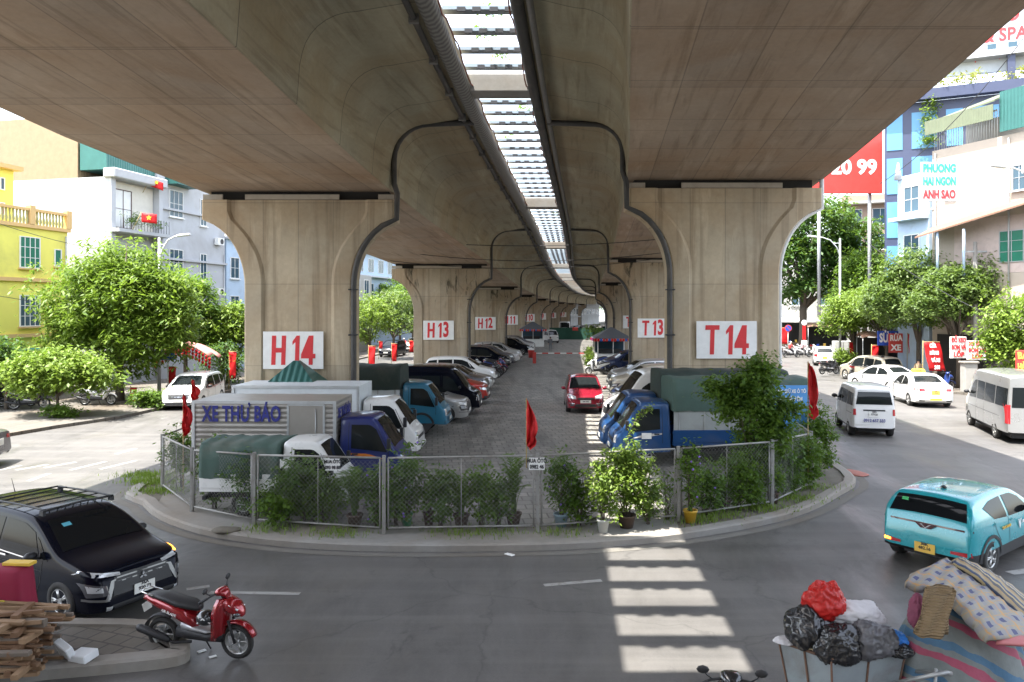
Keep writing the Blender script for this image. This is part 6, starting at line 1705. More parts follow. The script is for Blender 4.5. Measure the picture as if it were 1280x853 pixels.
# ------------------------------------------------------------------ motorbikes
from mathutils import noise as mnoise
def ell(mb,tab,axis='x',n=12,mat=0,y=0):
    """loft of oval sections: (pos, centre z, half width, half height)"""
    rings=[]
    for p,zc,hw,hh in tab:
        r=[]
        for i in range(n):
            a=2*math.pi*i/n; c,s=math.cos(a),math.sin(a)
            c=math.copysign(abs(c)**.75,c); s=math.copysign(abs(s)**.75,s)
            r.append((p,y+hw*c,zc+hh*s) if axis=='x' else (zc+hh*s,y+hw*c,p))
        rings.append(r)
    return mb.loft(rings,True,True,mat,True)
mSeatB=pm('black_vinyl',(.02,.02,.021),.5,var=.2)
mSilv=pm('silver_trim_plastic',(.45,.45,.46),.35,.5)
def mwheel(t,x,r,w_=.045,dark=False):
    e=bpy.data.objects.new('wheel',None); C.objects.link(e); e.parent=t; e.location=(x,0,r)
    key=('m',r)
    if key not in _wc:
        a=MB(); rings=[]
        n=26
        for i in range(n):
            A=2*math.pi*i/n; ring=[]
            for k in range(8):
                B=2*math.pi*k/8; rr=r-w_+w_*math.cos(B); ring.append((rr*math.cos(A),w_*1.05*math.sin(B),rr*math.sin(A)))
            rings.append(ring)
        rings.append(rings[0]); a.loft(rings,True,False); ta=a.build('tyre',mRub)
        b=MB(); b.lathe([(r*.72,-.03),(r*.66,-.03),(r*.66,.03),(r*.72,.03),(r*.72,-.03)],n=24,axis='Y')
        for k in range(5):
            q=2*math.pi*k/5; b.tube([(0,0,0),(math.cos(q)*r*.68,0,math.sin(q)*r*.68)],[.022,.014],6)
        b.cyl((0,0,0),.04,.10,'Y',12); tb=b.build('rim',mRim)
        c_=MB().cyl((0,.045,0),r*.42,.006,'Y',18).build('brake_disc',mSteel)
        _wc[key]=(ta.data,tb.data,c_.data)
        for q in (ta,tb,c_): bpy.data.objects.remove(q)
    for nm,me in zip(('tyre','rim','brake_disc'),_wc[key]):
        o=bpy.data.objects.new(nm,me); C.objects.link(o); o.parent=e
def scooter(label,loc,rz,col,grp=None,z=.0,lean=0,name='motor_scooter'):
    t=thing(name,label,'motorbike',(loc[0],loc[1],z),rz,grp); t.rotation_euler=(lean,0,rz)
    mwheel(t,-.62,.275); mwheel(t,.66,.275)
    b=MB(); ell(b,[(-.93,.86,.03,.025),(-.86,.845,.07,.05),(-.66,.80,.125,.085),(-.42,.73,.155,.12),(-.2,.65,.165,.13),(-.02,.56,.15,.11),(.05,.52,.10,.06)]); b.build('tail_fairing',col,t)
    b=MB(); ell(b,[(-.84,.905,.06,.02),(-.74,.915,.11,.04),(-.5,.885,.145,.055),(-.30,.83,.155,.06),(-.1,.80,.15,.055),(.03,.765,.10,.05),(.06,.75,.05,.03)]); b.build('seat',mSeatB,t)
    b=MB(); b.tube([(-.7,.12,.93),(-.9,.11,.97),(-.93,0,.98),(-.9,-.11,.97),(-.7,-.12,.93)],.014,6); b.build('grab_rail',mChrome,t)
    # leg shield and floor
    b=MB(); rings=[]
    for z_,x,hw in ((.30,.36,.13),(.42,.40,.17),(.58,.42,.20),(.74,.44,.215),(.88,.47,.19),(.96,.49,.13)):
        rings.append([(x+.10-.05*abs(s)**2*2,s*hw,z_) for s in (-1,-.6,0,.6,1)]+[(x+.02-.05*abs(s)**2*2,s*hw,z_) for s in (1,.6,0,-.6,-1)])
    b.loft(rings); b.build('leg_shield',col,t)
    b=MB(); ell(b,[(.46,.84,.12,.10),(.58,.85,.135,.12),(.70,.80,.12,.11),(.78,.74,.07,.06),(.80,.72,.02,.02)]); b.build('front_cowl',col,t)
    for sy in (-1,1):
        b=MB(); b.ball((.70,sy*.075,.73),.055,8,sc3=(1.3,.9,.75)); b.build('headlight',mHeadD,t)
        b=MB(); b.tube([(.60,sy*.115,.88),(.74,sy*.09,.80)],[.012,.018],6); b.build('indicator',mHead,t)
    b=MB(); ell(b,[(-.34,.36,.10,.09),(-.1,.36,.13,.10),(.2,.33,.14,.07),(.42,.36,.13,.10),(.47,.40,.08,.06)]); b.build('floor_tunnel',mBlk,t)
    b=MB(); ell(b,[(-.22,.50,.145,.07),(0,.46,.15,.05),(.2,.43,.148,.03),(.34,.45,.14,.02)]); b.build('silver_side_panel',mSilv,t)
    b=MB(); ell(b,[(-.80,.28,.05,.05),(-.66,.29,.07,.08),(-.4,.30,.08,.11),(-.2,.31,.09,.10),(-.1,.32,.06,.06)],y=.11); b.build('engine_case',mBlk,t)
    b=MB(); b.tube([(-.05,-.12,.26),(-.35,-.16,.24),(-.42,-.17,.28)],.022,7); b.tube([(-.40,-.17,.27),(-.48,-.175,.31),(-.90,-.18,.43),(-.95,-.18,.445)],[.03,.058,.062,.04],10); b.build('exhaust',mBlk,t)
    MB().tube([(-.62,.12,.30),(-.55,.12,.62)],.022,7).build('shock_absorber',mSteel,t)
    b=MB(); 
    an=[R(200-12*i) for i in range(12)]
    b.loft([[(-.62+ .33*math.cos(a)*k, s*.06, .275+.33*math.sin(a)*k) for s,k in ((-1,.96),(-1,1),(0,1.04),(1,1),(1,.96),(0,1.0))] for a in [R(60+10*i) for i in range(12)]]); b.build('rear_mudguard',mBlk,t)
    b=MB(); b.loft([[(.66+ .325*math.cos(a)*k, s*.065, .275+.325*math.sin(a)*k) for s,k in ((-1,.92),(-1,1),(0,1.05),(1,1),(1,.92),(0,.98))] for a in [R(20+12*i) for i in range(11)]]); b.build('front_mudguard',col,t)
    for sy in (-1,1): MB().tube([(.66,sy*.075,.275),(.55,sy*.07,.62)],.022,7).build('fork_leg',mBlk,t)
    b=MB(); b.tube([(.46,0,.92),(.40,0,1.02)],.03,7); b.tube([(.30,.34,1.0),(.36,.22,1.035),(.40,.08,1.04),(.40,-.08,1.04),(.36,-.22,1.035),(.30,-.34,1.0)],.014,7); hb=b.build('handlebar',mBlk,t)
    for sy in (-1,1):
        MB().tube([(.26,sy*.36,.985),(.335,sy*.25,1.02)],.020,7).build('grip',mBlk,hb)
        MB().tube([(.37,sy*.20,1.04),(.345,sy*.26,1.09),(.34,sy*.28,1.12)],.007,5).ball((.335,sy*.30,1.15),.06,8,sc3=(.3,1.15,.75)).build('mirror',mBlk,hb)
    b=MB(); ell(b,[(.32,1.02,.05,.03),(.38,1.04,.12,.06),(.46,1.05,.11,.06),(.53,1.0,.06,.04)]); b.build('handlebar_cowl',col,t)
    MB().ball((-.915,0,.84),.045,8,sc3=(.6,1.3,.7)).build('tail_light',mTail,t)
    MB().box((-.905,0,.70),(.01,.18,.12),rot=Matrix.Rotation(R(-18),3,'Y')).build('number_plate',mPlateW,t)
    MB().tube([(.0,.10,.26),(.06,.20,.0)],.012,6).build('side_stand',mBlk,t)
    return t
pScRed=pm('metallic_red_fairing',(.30,.008,.014),.22,.35,.06,3,coat=1)
pScW=pm('white_fairing',(.68,.68,.68),.3,coat=.8); pScB=pm('black_fairing',(.015,.015,.018),.25,coat=1); pScBl=pm('blue_fairing',(.02,.05,.22),.3,coat=.8)
sx_,sy_=(-4.52,11.0)
near=scooter('dark red scooter with black seat, front wheel turned to the right',(sx_,sy_),R(-12),pScRed,z=.006,lean=R(3)); near.scale=(.93,.93,.93)
text_obj('fairing_lettering','AIR BLADE',.04,mWhite,near,(-.40,-.170,.70),bold=.001)
for o in list(near.children):
    if o.name.startswith('fairing_lettering'): o.rotation_euler=(R(86),R(17),0)
hm=thing('helmet','black open helmet hanging at the red scooter leg space','helmet',(sx_+.17,sy_-.2,.62))
hb=MB(); hb.ball((0,0,0),.13,12,sc3=(1.1,1,.85)); hb.build('shell',pScB,hm); MB().tube([(-.09,-.08,-.05),(0,-.125,.03),(.09,-.08,-.05)],.012,6).build('stripe',mWhite,hm)
WS=scooter('white scooter parked on the left pavement under the mango tree',at(122,38.6),R(5),pScW,'parked motorbikes',.14)
base={'w':WS}
base['b']=scooter('black motorbike parked first beside the white estate, left row',(-1.7,54.0),R(-8),pScB,'parked motorbikes',.11)
base['r']=scooter('red motorbike third in the cluster near pier H 13',(-1.5,56.4),R(-6),pScRed,'parked motorbikes',.11)
base['l']=scooter('dark blue motorbike parked farther in the left cluster',(-1.3,58.6),R(-10),pScBl,'parked motorbikes',.11)
def bike(k,label,x,y,rz,z=.11):
    c=copy_tree(base[k]); c.location=(x,y,z); c.rotation_euler=(R(3),0,rz); c['label']=label; c['group']='parked motorbikes'; return c
for k,x,y,l in (('b',-1.6,55.2,'black motorbike second in the left cluster'),('r',-1.3,59.6,'red motorbike at the far end of the left cluster'),('b',-1.2,60.6,'black motorbike last in the left cluster'),('b',-3.3,56.0,'black motorbike deeper inside the left cluster'),('w',-3.1,58.2,'white motorbike deeper inside the left cluster')): bike(k,l,x,y,R(-8+3*math.sin(y)))
for k,px,d,rz,l in (('w',747,57,170,'white scooter between the lane and the dark blue off-roader'),('w',752,60,175,'white scooter in front of the right kiosk'),('l',746,64,185,'blue motorbike beside the right kiosk'),):
    x,y=at(px,d); bike(k,l,x,y,R(rz))
for k,px,d,rz,l in (('b',1036,57,20,'black motorbike at the kerb beneath the light green tree'),('b',1046,58.5,15,'black motorbike next to the pale cabinet'),('r',1072,54,30,'dark red motorbike at the stall with goods'),('b',1086,50.5,80,'black motorbike standing behind the beige estate'),('w',1114,54,40,'white motorbike under the blue stall sign'),('b',1124,53,60,'black motorbike under the red stall panel'),('w',1012,82,0,'white scooter first from the right in the far row'),('w',1002,82.5,0,'white scooter second from the right in the far row'),('w',992,83,0,'white scooter second from the left in the far row'),('w',982,83.5,0,'white scooter leftmost in the far row'),('l',1176,45.6,10,'dark blue motorbike half hidden behind the taxi'),('b',36,37,20,'black motorbike in the shade at the far left pavement'),('b',20,38,15,'black motorbike nearest the left edge pavement')):
    x,y=at(px,d); bike(k,l,x,y,R(rz),.14)
# motorcycle whose handlebar shows at the bottom edge
mb_=copy_tree(base['b']); mb_.location=(2.28,7.75,.0); mb_.rotation_euler=(0,0,R(80)); mb_['label']='black motorbike whose mirrors rise at the bottom edge in the light strip'; mb_['group']='parked motorbikes'

# ------------------------------------------------------------------ people
mSkin=pm('skin',(.42,.25,.17),.6); mHair=pm('black_hair',(.012,.010,.010),.6)
def person(label,loc,rz,shirt,pants,pose='stand',z=.11,hat=None,grp=None):
    J={}
    if pose=='stand':
        J=dict(pel=(0,0,.93,.115),sp=(0,0,1.15,.12),ch=(.01,0,1.36,.135),nk=(.01,0,1.48,.055),hd=(.03,0,1.60,.085),ht=(.02,0,1.69,.07),
          lh=(0,.09,.88,.09),lk=(.03,.10,.48,.06),la=(0,.11,.08,.042),lf=(.14,.12,.03,.035),rh=(0,-.09,.88,.09),rk=(-.02,-.10,.48,.06),ra=(-.08,-.10,.08,.042),rf=(.06,-.11,.03,.035),
          ls=(0,.18,1.40,.06),le=(.02,.24,1.12,.042),lw=(.10,.22,.88,.032),ld=(.13,.21,.80,.032),rs=(0,-.18,1.40,.06),re=(-.02,-.24,1.12,.042),rw=(.06,-.23,.88,.032),rd=(.09,-.22,.80,.032))
    else:
        J=dict(pel=(-.20,0,.93,.12),sp=(-.17,0,1.12,.12),ch=(-.10,0,1.32,.135),nk=(-.07,0,1.45,.055),hd=(-.03,0,1.57,.085),ht=(-.04,0,1.66,.07),
          lh=(-.12,.10,.88,.09),lk=(.22,.17,.72,.062),la=(.12,.14,.36,.042),lf=(.26,.14,.32,.035),rh=(-.12,-.10,.88,.09),rk=(.22,-.17,.72,.062),ra=(.12,-.14,.36,.042),rf=(.26,-.14,.32,.035),
          ls=(-.09,.18,1.38,.06),le=(.08,.27,1.15,.042),lw=(.26,.29,1.04,.032),ld=(.31,.29,1.02,.034),rs=(-.09,-.18,1.38,.06),re=(.08,-.27,1.15,.042),rw=(.26,-.29,1.04,.032),rd=(.31,-.29,1.02,.034))
    E=[('pel','sp'),('sp','ch'),('ch','nk'),('nk','hd'),('hd','ht'),('pel','lh'),('lh','lk'),('lk','la'),('la','lf'),('pel','rh'),('rh','rk'),('rk','ra'),('ra','rf'),('ch','ls'),('ls','le'),('le','lw'),('lw','ld'),('ch','rs'),('rs','re'),('re','rw'),('rw','rd')]
    ks=list(J); me=bpy.data.meshes.new('person'); me.from_pydata([J[k][:3] for k in ks],[(ks.index(a),ks.index(b)) for a,b in E],[])
    o=bpy.data.objects.new('body',me); C.objects.link(o)
    m=o.modifiers.new('k','SKIN'); 
    for v,k in zip(me.skin_vertices[0].data,ks): v.radius=(J[k][3],J[k][3]*(1.25 if k in('ch','sp') else 1)); v.use_root=(k=='pel')
    m.use_smooth_shade=True; s=o.modifiers.new('s','SUBSURF'); s.levels=1; s.render_levels=1
    evalmesh(o,'body'); me=o.data; me.materials.clear()
    for q in (mSkin,shirt,pants,mBlk): me.materials.append(q)
    kind={}
    for k in ks: kind[k]=1 if k in('sp','ch','ls','rs','le','re') else 2 if k in('pel','lh','rh','lk','rk','la','ra') else 3 if k in('lf','rf') else 0
    for p_ in me.polygons:
        c=p_.center; k=min(ks,key=lambda k:(Vector(J[k][:3])-c).length-J[k][3]*.5); p_.material_index=kind[k]
    t=thing('person',label,'person',(loc[0],loc[1],z),rz,grp); o.parent=t
    h=J['hd']; hb=MB(); hb.ball((h[0]-.012,0,h[2]+.055),.108,12,sc3=(1.05,.9,.72)); hb.build('hair' if not hat else 'helmet',hat or mHair,t)
    MB().ball((h[0]+.10,0,h[2]-.005),.016,6).build('nose',mSkin,t)
    return t
cGrey=pm('grey_cotton',(.16,.17,.19),.8); cDark=pm('dark_trousers',(.03,.03,.04),.8); cRedJ=pm('red_jacket',(.55,.04,.04),.7); cOr=pm('tan_shirt',(.35,.25,.15),.8)
x,y=at(688,88); person('person in a grey shirt walking up the empty parking lane',(x,y),R(80),cGrey,cGrey)
def rider(label,px,d,rz,shirt,hat,k='w',lab2='',z=0.0,park=None):
    x,y=at(px,d); b=bike(k,lab2,x,y,R(rz),z); b['group']='ridden motorbikes'; b.rotation_euler=(0,0,R(rz)); person(label,(x,y),R(rz),shirt,cDark,'ride',z=z-.02,hat=hat)
rider('person in a red jacket and white helmet riding on the left road',505,88,-95,cRedJ,mWhite,'r','red motorbike ridden towards the camera on the left road')
rider('person in a red coat with a pale helmet stopped by the far scooter row',989,79,10,cRedJ,mWhite,'w','white scooter ridden by the person in red coat')
rider('person in a pink top on a scooter beside the slim red sign',1004,79.5,12,pm('pink_top',(.6,.3,.32),.8),cRedJ,'w','white scooter ridden by the person in the pink top')
x,y=at(1148,47.8); person('person in a tan shirt standing behind the white saloon',(x,y),R(-100),cOr,cDark,z=.14)
x,y=at(1103,51.5); person('person in a red shirt standing at the stall under the blue sign',(x,y),R(-80),cRedJ,cDark,z=.14)

# ------------------------------------------------------------------ foreground things
def lump(name,c,r,seed,mat,parent,amp=.25,fr=3.0,ridge=.06,sub=5,neck=None):
    bm=bmesh.new(); bmesh.ops.create_icosphere(bm,subdivisions=sub,radius=1)
    for v in bm.verts:
        d=v.co.copy(); n1=mnoise.noise(d*1.3+Vector((seed,0,0))); n2=1-abs(mnoise.noise(d*fr+Vector((0,seed,0))))*2; n3=1-abs(mnoise.noise(d*fr*2.7+Vector((0,0,seed))))*2; n4=1-abs(mnoise.noise(d*fr*6+Vector((seed,seed,0))))*2
        k=1+amp*n1+ridge*n2+ridge*.55*n3+ridge*.25*n4
        z=d.z
        if neck and z>.55:
            q=(z-.55)/.45; k*=1; d.x*=1-.75*q; d.y*=1-.75*q; d.z+=q*neck
        v.co=Vector((d.x*r[0],d.y*r[1],max(d.z,-.8)*r[2]))*k
    me=bpy.data.meshes.new(name); bm.to_mesh(me); bm.free()
    for p_ in me.polygons: p_.use_smooth=True
    me.materials.append(mat); o=bpy.data.objects.new(name,me); C.objects.link(o); o.parent=parent; o.location=c; return o
mBagK=pm('black_bag_film',(.012,.012,.014),.25,var=.2,spec=.7); mBagG=pm('grey_bag_film',(.10,.10,.11),.3,var=.3,spec=.7); mBagR=pm('red_bag_film',(.60,.025,.02),.3,var=.15,trans=.3); mSack=pm('white_woven_sack',(.55,.54,.56),.7,dirt=.25,scale=8); mBagB=pm('blue_bag_film',(.03,.20,.62),.3,var=.2)
mCart=pm('rusty_cart_sheet',(.30,.34,.36),.55,.3,.3,3,dirt=.8)
mRustF=pm('rusty_iron',(.16,.09,.06),.8,.2,dirt=.4)
ct=thing('rubbish_cart','rusty grey sheet metal rubbish cart heaped with bags','cart',(3.72,8.6,0))
rim=[(3.06,8.70),(3.47,8.26),(4.38,8.46),(3.98,8.92)]
def inset(p,k,c=(3.72,8.6)): return (c[0]+(p[0]-c[0])*k,c[1]+(p[1]-c[1])*k)
b=MB(); b.loft([[(*inset(p,.72),.22) for p in rim],[(*p,1.20) for p in rim]],True,False,smooth=False); b.loft([[(*inset(p,.97),1.20) for p in rim],[(*inset(p,.75),.5) for p in rim]],True,False,smooth=False)
b.add([(*inset(p,.72),.22) for p in rim],[(0,1,2,3)]); b.add([(*inset(p,.76),.55) for p in rim],[(0,1,2,3)])
o=b.build('bin_body',mCart,ct,world=True)
for i in range(4):
    a,b_=rim[i],rim[(i+1)%4]; MB().tube([(*a,1.20),(*b_,1.20)],.017,6).build('rim_bar',mRustF,ct,world=True)
    m=inset(((a[0]+b_[0])/2,(a[1]+b_[1])/2),1.012); m0=inset(m,.72); MB().tube([(*m0,.25),(*m,1.19)],.013,6).build('rib',mRustF,ct,world=True)
    MB().tube([(*inset(a,.73),.25),(*inset(a,1.005),1.19)],.012,6).build('corner_bar',mRustF,ct,world=True)
MB().tube([(4.2,8.42,.85),(4.42,8.05,1.12),(4.58,8.0,1.18),(4.66,8.06,1.14),(4.45,8.40,1.0)],.022,8).tube([(4.52,8.1,1.17),(4.50,8.12,.7)],.016,7).build('push_handle',mSteel,ct,world=True)
for p in (rim[0],rim[2],rim[1],rim[3]):
    q=inset(p,.66); MB().cyl((q[0],q[1],.11),.11,.05,'Y',16).build('castor',mRub,ct,world=True); MB().tube([(q[0],q[1],.11),(q[0],q[1],.25)],.02,6).build('castor_stem',mRustF,ct,world=True)
RB='rubbish bags on the cart'
def bag(label,c,r,seed,mat,neck=None,name='rubbish_bag',**k):
    o=lump(name,c,r,seed,mat,None,neck=neck,**k); tag(o,label,'bag',RB)
bag('large shiny black bag at the left side of the heap',(3.36,8.62,1.40),(.25,.22,.22),1,mBagK,ridge=.09)
bag('black bag sagging over the front rim of the cart',(3.60,8.38,1.30),(.23,.16,.20),5,mBagK,ridge=.12,fr=4)
bag('dark grey half clear bag at the right of the heap',(3.98,8.45,1.33),(.24,.18,.19),9,mBagG,ridge=.13,fr=4)
bag('knotted bright red carrier bag on top of the heap',(3.56,8.66,1.66),(.21,.16,.20),13,mBagR,ridge=.12,fr=3)
for dx in (-.09,.09): pass
o=lump('rubbish_bag',(3.92,8.68,1.53),(.30,.2,.14),17,mSack,None,amp=.3,ridge=.06); tag(o,'crumpled white woven sack lying across the heap','sack',RB)
bag('small bright blue bag at the right end of the cart',(4.27,8.52,1.30),(.13,.12,.10),21,mBagB,ridge=.14,fr=4)
bag('small black bag beside the blue one',(4.28,8.38,1.23),(.12,.09,.07),25,mBagK,ridge=.1)
redbag=[o for o in C.objects if o.get('label','').startswith('knotted bright red')][0]
for sg,s0 in ((-1,0),(1,3)):
    pts=[]
    lump('handle',(sg*.07,-.02,.15),(.075,.05,.09),30+s0,mBagR,redbag,ridge=.15)
o=lump('paper_scrap',(3.12,8.66,1.23),(.12,.09,.03),40,mSack,None,ridge=.1); tag(o,'crumpled pale wrapper on the left corner of the cart rim','wrapper')
o=MB().box((3.28,8.46,1.235),(.20,.05,.012),rz=-.5).build('wood_scrap',pm('pale_wood',(.5,.42,.28),.7)); tag(o,'pale flat stick on the front rim of the cart','stick')

# heap under a striped tarpaulin
def stripes(name,cols,dirv,scale):
    m,nt,b=newmat(name); v=coords(nt); sp=N(nt,'ShaderNodeTexNoise',Scale=2.2,Detail=3.0); nt.links.new(v,sp.inputs['Vector'])
    dp=nt.nodes.new('ShaderNodeVectorMath'); dp.operation='DOT_PRODUCT'; dp.inputs[1].default_value=dirv; nt.links.new(v,dp.inputs[0])
    ad=N(nt,'ShaderNodeMath'); ad.operation='MULTIPLY_ADD'; nt.links.new(sp.outputs[0],ad.inputs[0]); ad.inputs[1].default_value=.22; nt.links.new(dp.outputs['Value'],ad.inputs[2])
    ml=N(nt,'ShaderNodeMath'); ml.operation='MULTIPLY'; nt.links.new(ad.outputs[0],ml.inputs[0]); ml.inputs[1].default_value=scale
    fr=N(nt,'ShaderNodeMath'); fr.operation='FRACT'; nt.links.new(ml.outputs[0],fr.inputs[0])
    r=nt.nodes.new('ShaderNodeValToRGB'); r.color_ramp.interpolation='CONSTANT'; e=r.color_ramp.elements
    e[0].position=0; e[0].color=(*cols[0],1); e[1].position=cols_p[0]; e[1].color=(*cols[1],1)
    for c,p in zip(cols[2:],cols_p[1:]): q=e.new(p); q.color=(*c,1)
    nt.links.new(fr.outputs[0],r.inputs[0]); c=mixc(nt,.4,r.outputs[0],mixc(nt,noise(nt,v,9,5,.6),(.2,.2,.2),(.8,.8,.8)),'OVERLAY')
    nt.links.new(c,b.inputs['Base Color']); b.inputs['Roughness'].default_value=.6; bump(nt,b,noise(nt,v,14,5,.6),.4,.01); return m
cols_p=[.26,.46,.60,.82]
mStripe=stripes('striped_tarpaulin',[(.19,.21,.205),(.36,.07,.12),(.19,.21,.205),(.07,.16,.26),(.19,.21,.205)],(.45,.25,1),2.3)
hp=thing('covered_handcart','handcart heap draped in a red blue and grey striped tarpaulin','handcart',(5.06,8.60,0)); hp.scale=(.88,.74,1)
rings=[]; NR=110
for i,(z_,rx,ry) in enumerate(((0.02,.98,.62),(.3,.95,.60),(.6,.90,.57),(.9,.84,.54),(1.15,.78,.50),(1.35,.70,.46),(1.52,.60,.40),(1.64,.46,.30),(1.70,.25,.16),(1.72,.03,.02))):
    ring=[]
    for j in range(NR):
        a=2*math.pi*j/NR; f=1+.11*math.sin(a*7+z_*2)*(1-z_/1.9)+.08*math.sin(a*13+z_*4)*(1-z_/1.9)+.06*mnoise.noise(Vector((math.cos(a)*2,math.sin(a)*2,z_*1.5)))
        ring.append((rx*f*math.cos(a),ry*f*math.sin(a),z_+.03*math.sin(a*5)))
    rings.append(ring)
MB().loft(rings,True,True).build('tarpaulin',mStripe,hp)
# right side dark cloth with pattern
for sy in (-.5,.5): MB().cyl((.95,sy,.3),.3,.06,'Y',20).build('cart_wheel',mRub,hp)
# mattress
def plaid():
    m,nt,b=newmat('plaid_cloth'); v=coords(nt,'UV')
    def band(k,sc_,w0,w1):
        wv=N(nt,'ShaderNodeSeparateXYZ'); nt.links.new(v,wv.inputs[0]); ml=N(nt,'ShaderNodeMath'); ml.operation='MULTIPLY'; nt.links.new(wv.outputs[k],ml.inputs[0]); ml.inputs[1].default_value=sc_
        fr=N(nt,'ShaderNodeMath'); fr.operation='FRACT'; nt.links.new(ml.outputs[0],fr.inputs[0])
        g=N(nt,'ShaderNodeMath'); g.operation='COMPARE'; nt.links.new(fr.outputs[0],g.inputs[0]); g.inputs[1].default_value=w0; g.inputs[2].default_value=w1; return g.outputs[0]
    def mul(a,b_):
        g=N(nt,'ShaderNodeMath'); g.operation='MULTIPLY'; nt.links.new(a,g.inputs[0]); nt.links.new(b_,g.inputs[1]) if hasattr(b_,'is_linked') else setattr(g.inputs[1],'default_value',b_); return g.outputs[0]
    c=mixc(nt,noise(nt,coords(nt),6,5,.6),(.25,.23,.19),(.38,.36,.31))
    c=mixc(nt,mul(band(1,4,.12,.07),.75),c,(.55,.30,.10)); c=mixc(nt,mul(band(1,4,.62,.14),.35),c,(.22,.24,.32)); c=mixc(nt,mul(band(0,9,.5,.2),.35),c,(.22,.24,.34)); c=mixc(nt,mul(mul(band(1,4,.62,.14),band(0,9,.5,.2)),.8),c,(.05,.06,.16)); c=mixc(nt,mul(band(0,9,.05,.03),.5),c,(.5,.3,.12))
    nt.links.new(c,b.inputs['Base Color']); b.inputs['Roughness'].default_value=.9; bump(nt,b,noise(nt,coords(nt),30,3,.6),.3,.01); return m
def slab(name,label,cat,nearp,farp,thk,mat,nu=24,nv=8,ux=1,uy=1,wob=.01,grp=None):
    def cr(ps,t):
        n=len(ps)-1; i=min(int(t*n),n-1); u=t*n-i
        p=[ps[max(i-1,0)],ps[i],ps[i+1],ps[min(i+2,n)]]
        return .5*((2*p[1])+(p[2]-p[0])*u+(2*p[0]-5*p[1]+4*p[2]-p[3])*u*u+(-p[0]+3*p[1]-3*p[2]+p[3])*u**3)
    b=MB(); uv=[]
    for i in range(nu+1):
        for j in range(nv+1):
            s=j/nv; p=cr(nearp,i/nu).lerp(cr(farp,i/nu),s)+Vector((0,0,.05*math.sin(math.pi*s)+wob*math.sin(i*1.7+j)*2)); b.v.append(tuple(p)); uv.append((i/nu*ux,s*uy))
    for i in range(nu):
        for j in range(nv): b.f.append([i*(nv+1)+j,(i+1)*(nv+1)+j,(i+1)*(nv+1)+j+1,i*(nv+1)+j+1]); b.m.append(0); b.sm.append(True)
    b.uv=uv; o=b.build(name,mat); m=o.modifiers.new('s','SOLIDIFY'); m.thickness=thk; m.offset=-1 if o.data.polygons[0].normal.z>0 else 1
    tag(o,label,cat,grp); return o
mPlaid=plaid()
slab('mattress','thin faded plaid mattress draped over the top of the heap','mattress',[P(1131,728,8.5),P(1165,737,8.4),P(1192,750,8.25),P(1218,775,8.05),P(1242,800,7.9)],[P(1184,699,8.9),P(1212,708,8.85),P(1246,735,8.7),P(1275,762,8.6),P(1318,800,8.45)],.10,mPlaid)
cols_p=[.2,.45,.6,.8]
mPat=stripes('patterned_blanket',[(.30,.20,.08),(.06,.06,.07),(.36,.28,.14),(.04,.06,.12),(.3,.24,.15)],(1,.6,.9),5)
slab('blanket','rolled dark and ochre patterned blanket behind the mattress','blanket',[P(1192,704,8.75),P(1222,722,8.6),P(1250,745,8.55),P(1290,785,8.45)],[P(1205,699,8.95),P(1240,715,8.9),P(1270,735,8.85),P(1320,770,8.8)],.07,mPat,wob=.006)
slab('pink_board','pink board poking out under the mattress edge','board',[P(1245,803,7.95),P(1290,806,7.95)],[P(1250,795,8.3),P(1300,797,8.3)],.03,pm('pink_board_paint',(.5,.16,.16),.6),nu=4,nv=2,wob=0)
# rolled cardboard
rings=[]
A0=P(1176,737,8.25); A1=P(1163,792,7.95)
ax=(A1-A0); 
for k in range(9):
    c=A0.lerp(A1,k/8); rings.append([c+Vector((.155*math.cos(a)*(1+.05*math.sin(k)),.055*math.sin(a)+.022*math.sin(a*5+k*.5),.03*math.sin(a))) for a in [2*math.pi*i/22 for i in range(22)]])
card=corr('corrugated_card',(.24,.165,.085),14,'Z'); card.node_tree.nodes['Principled BSDF'].inputs['Metallic'].default_value=0; card.node_tree.nodes['Principled BSDF'].inputs['Roughness'].default_value=.9
o=MB().loft(rings,True,False).build('cardboard_roll',card); o.modifiers.new('s','SOLIDIFY').thickness=.014; tag(o,'folded roll of brown cardboard wedged under the mattress','cardboard')
for i in range(10):
    pass
o=lump('cloth_bundle',tuple(P(1148,765,8.35)),(.10,.09,.17),50,pm('mottled_cloth',(.20,.05,.09),.8,var=.6,scale=12),None,ridge=.12); tag(o,'dark red and blue cloth bundle left of the cardboard roll','cloth')
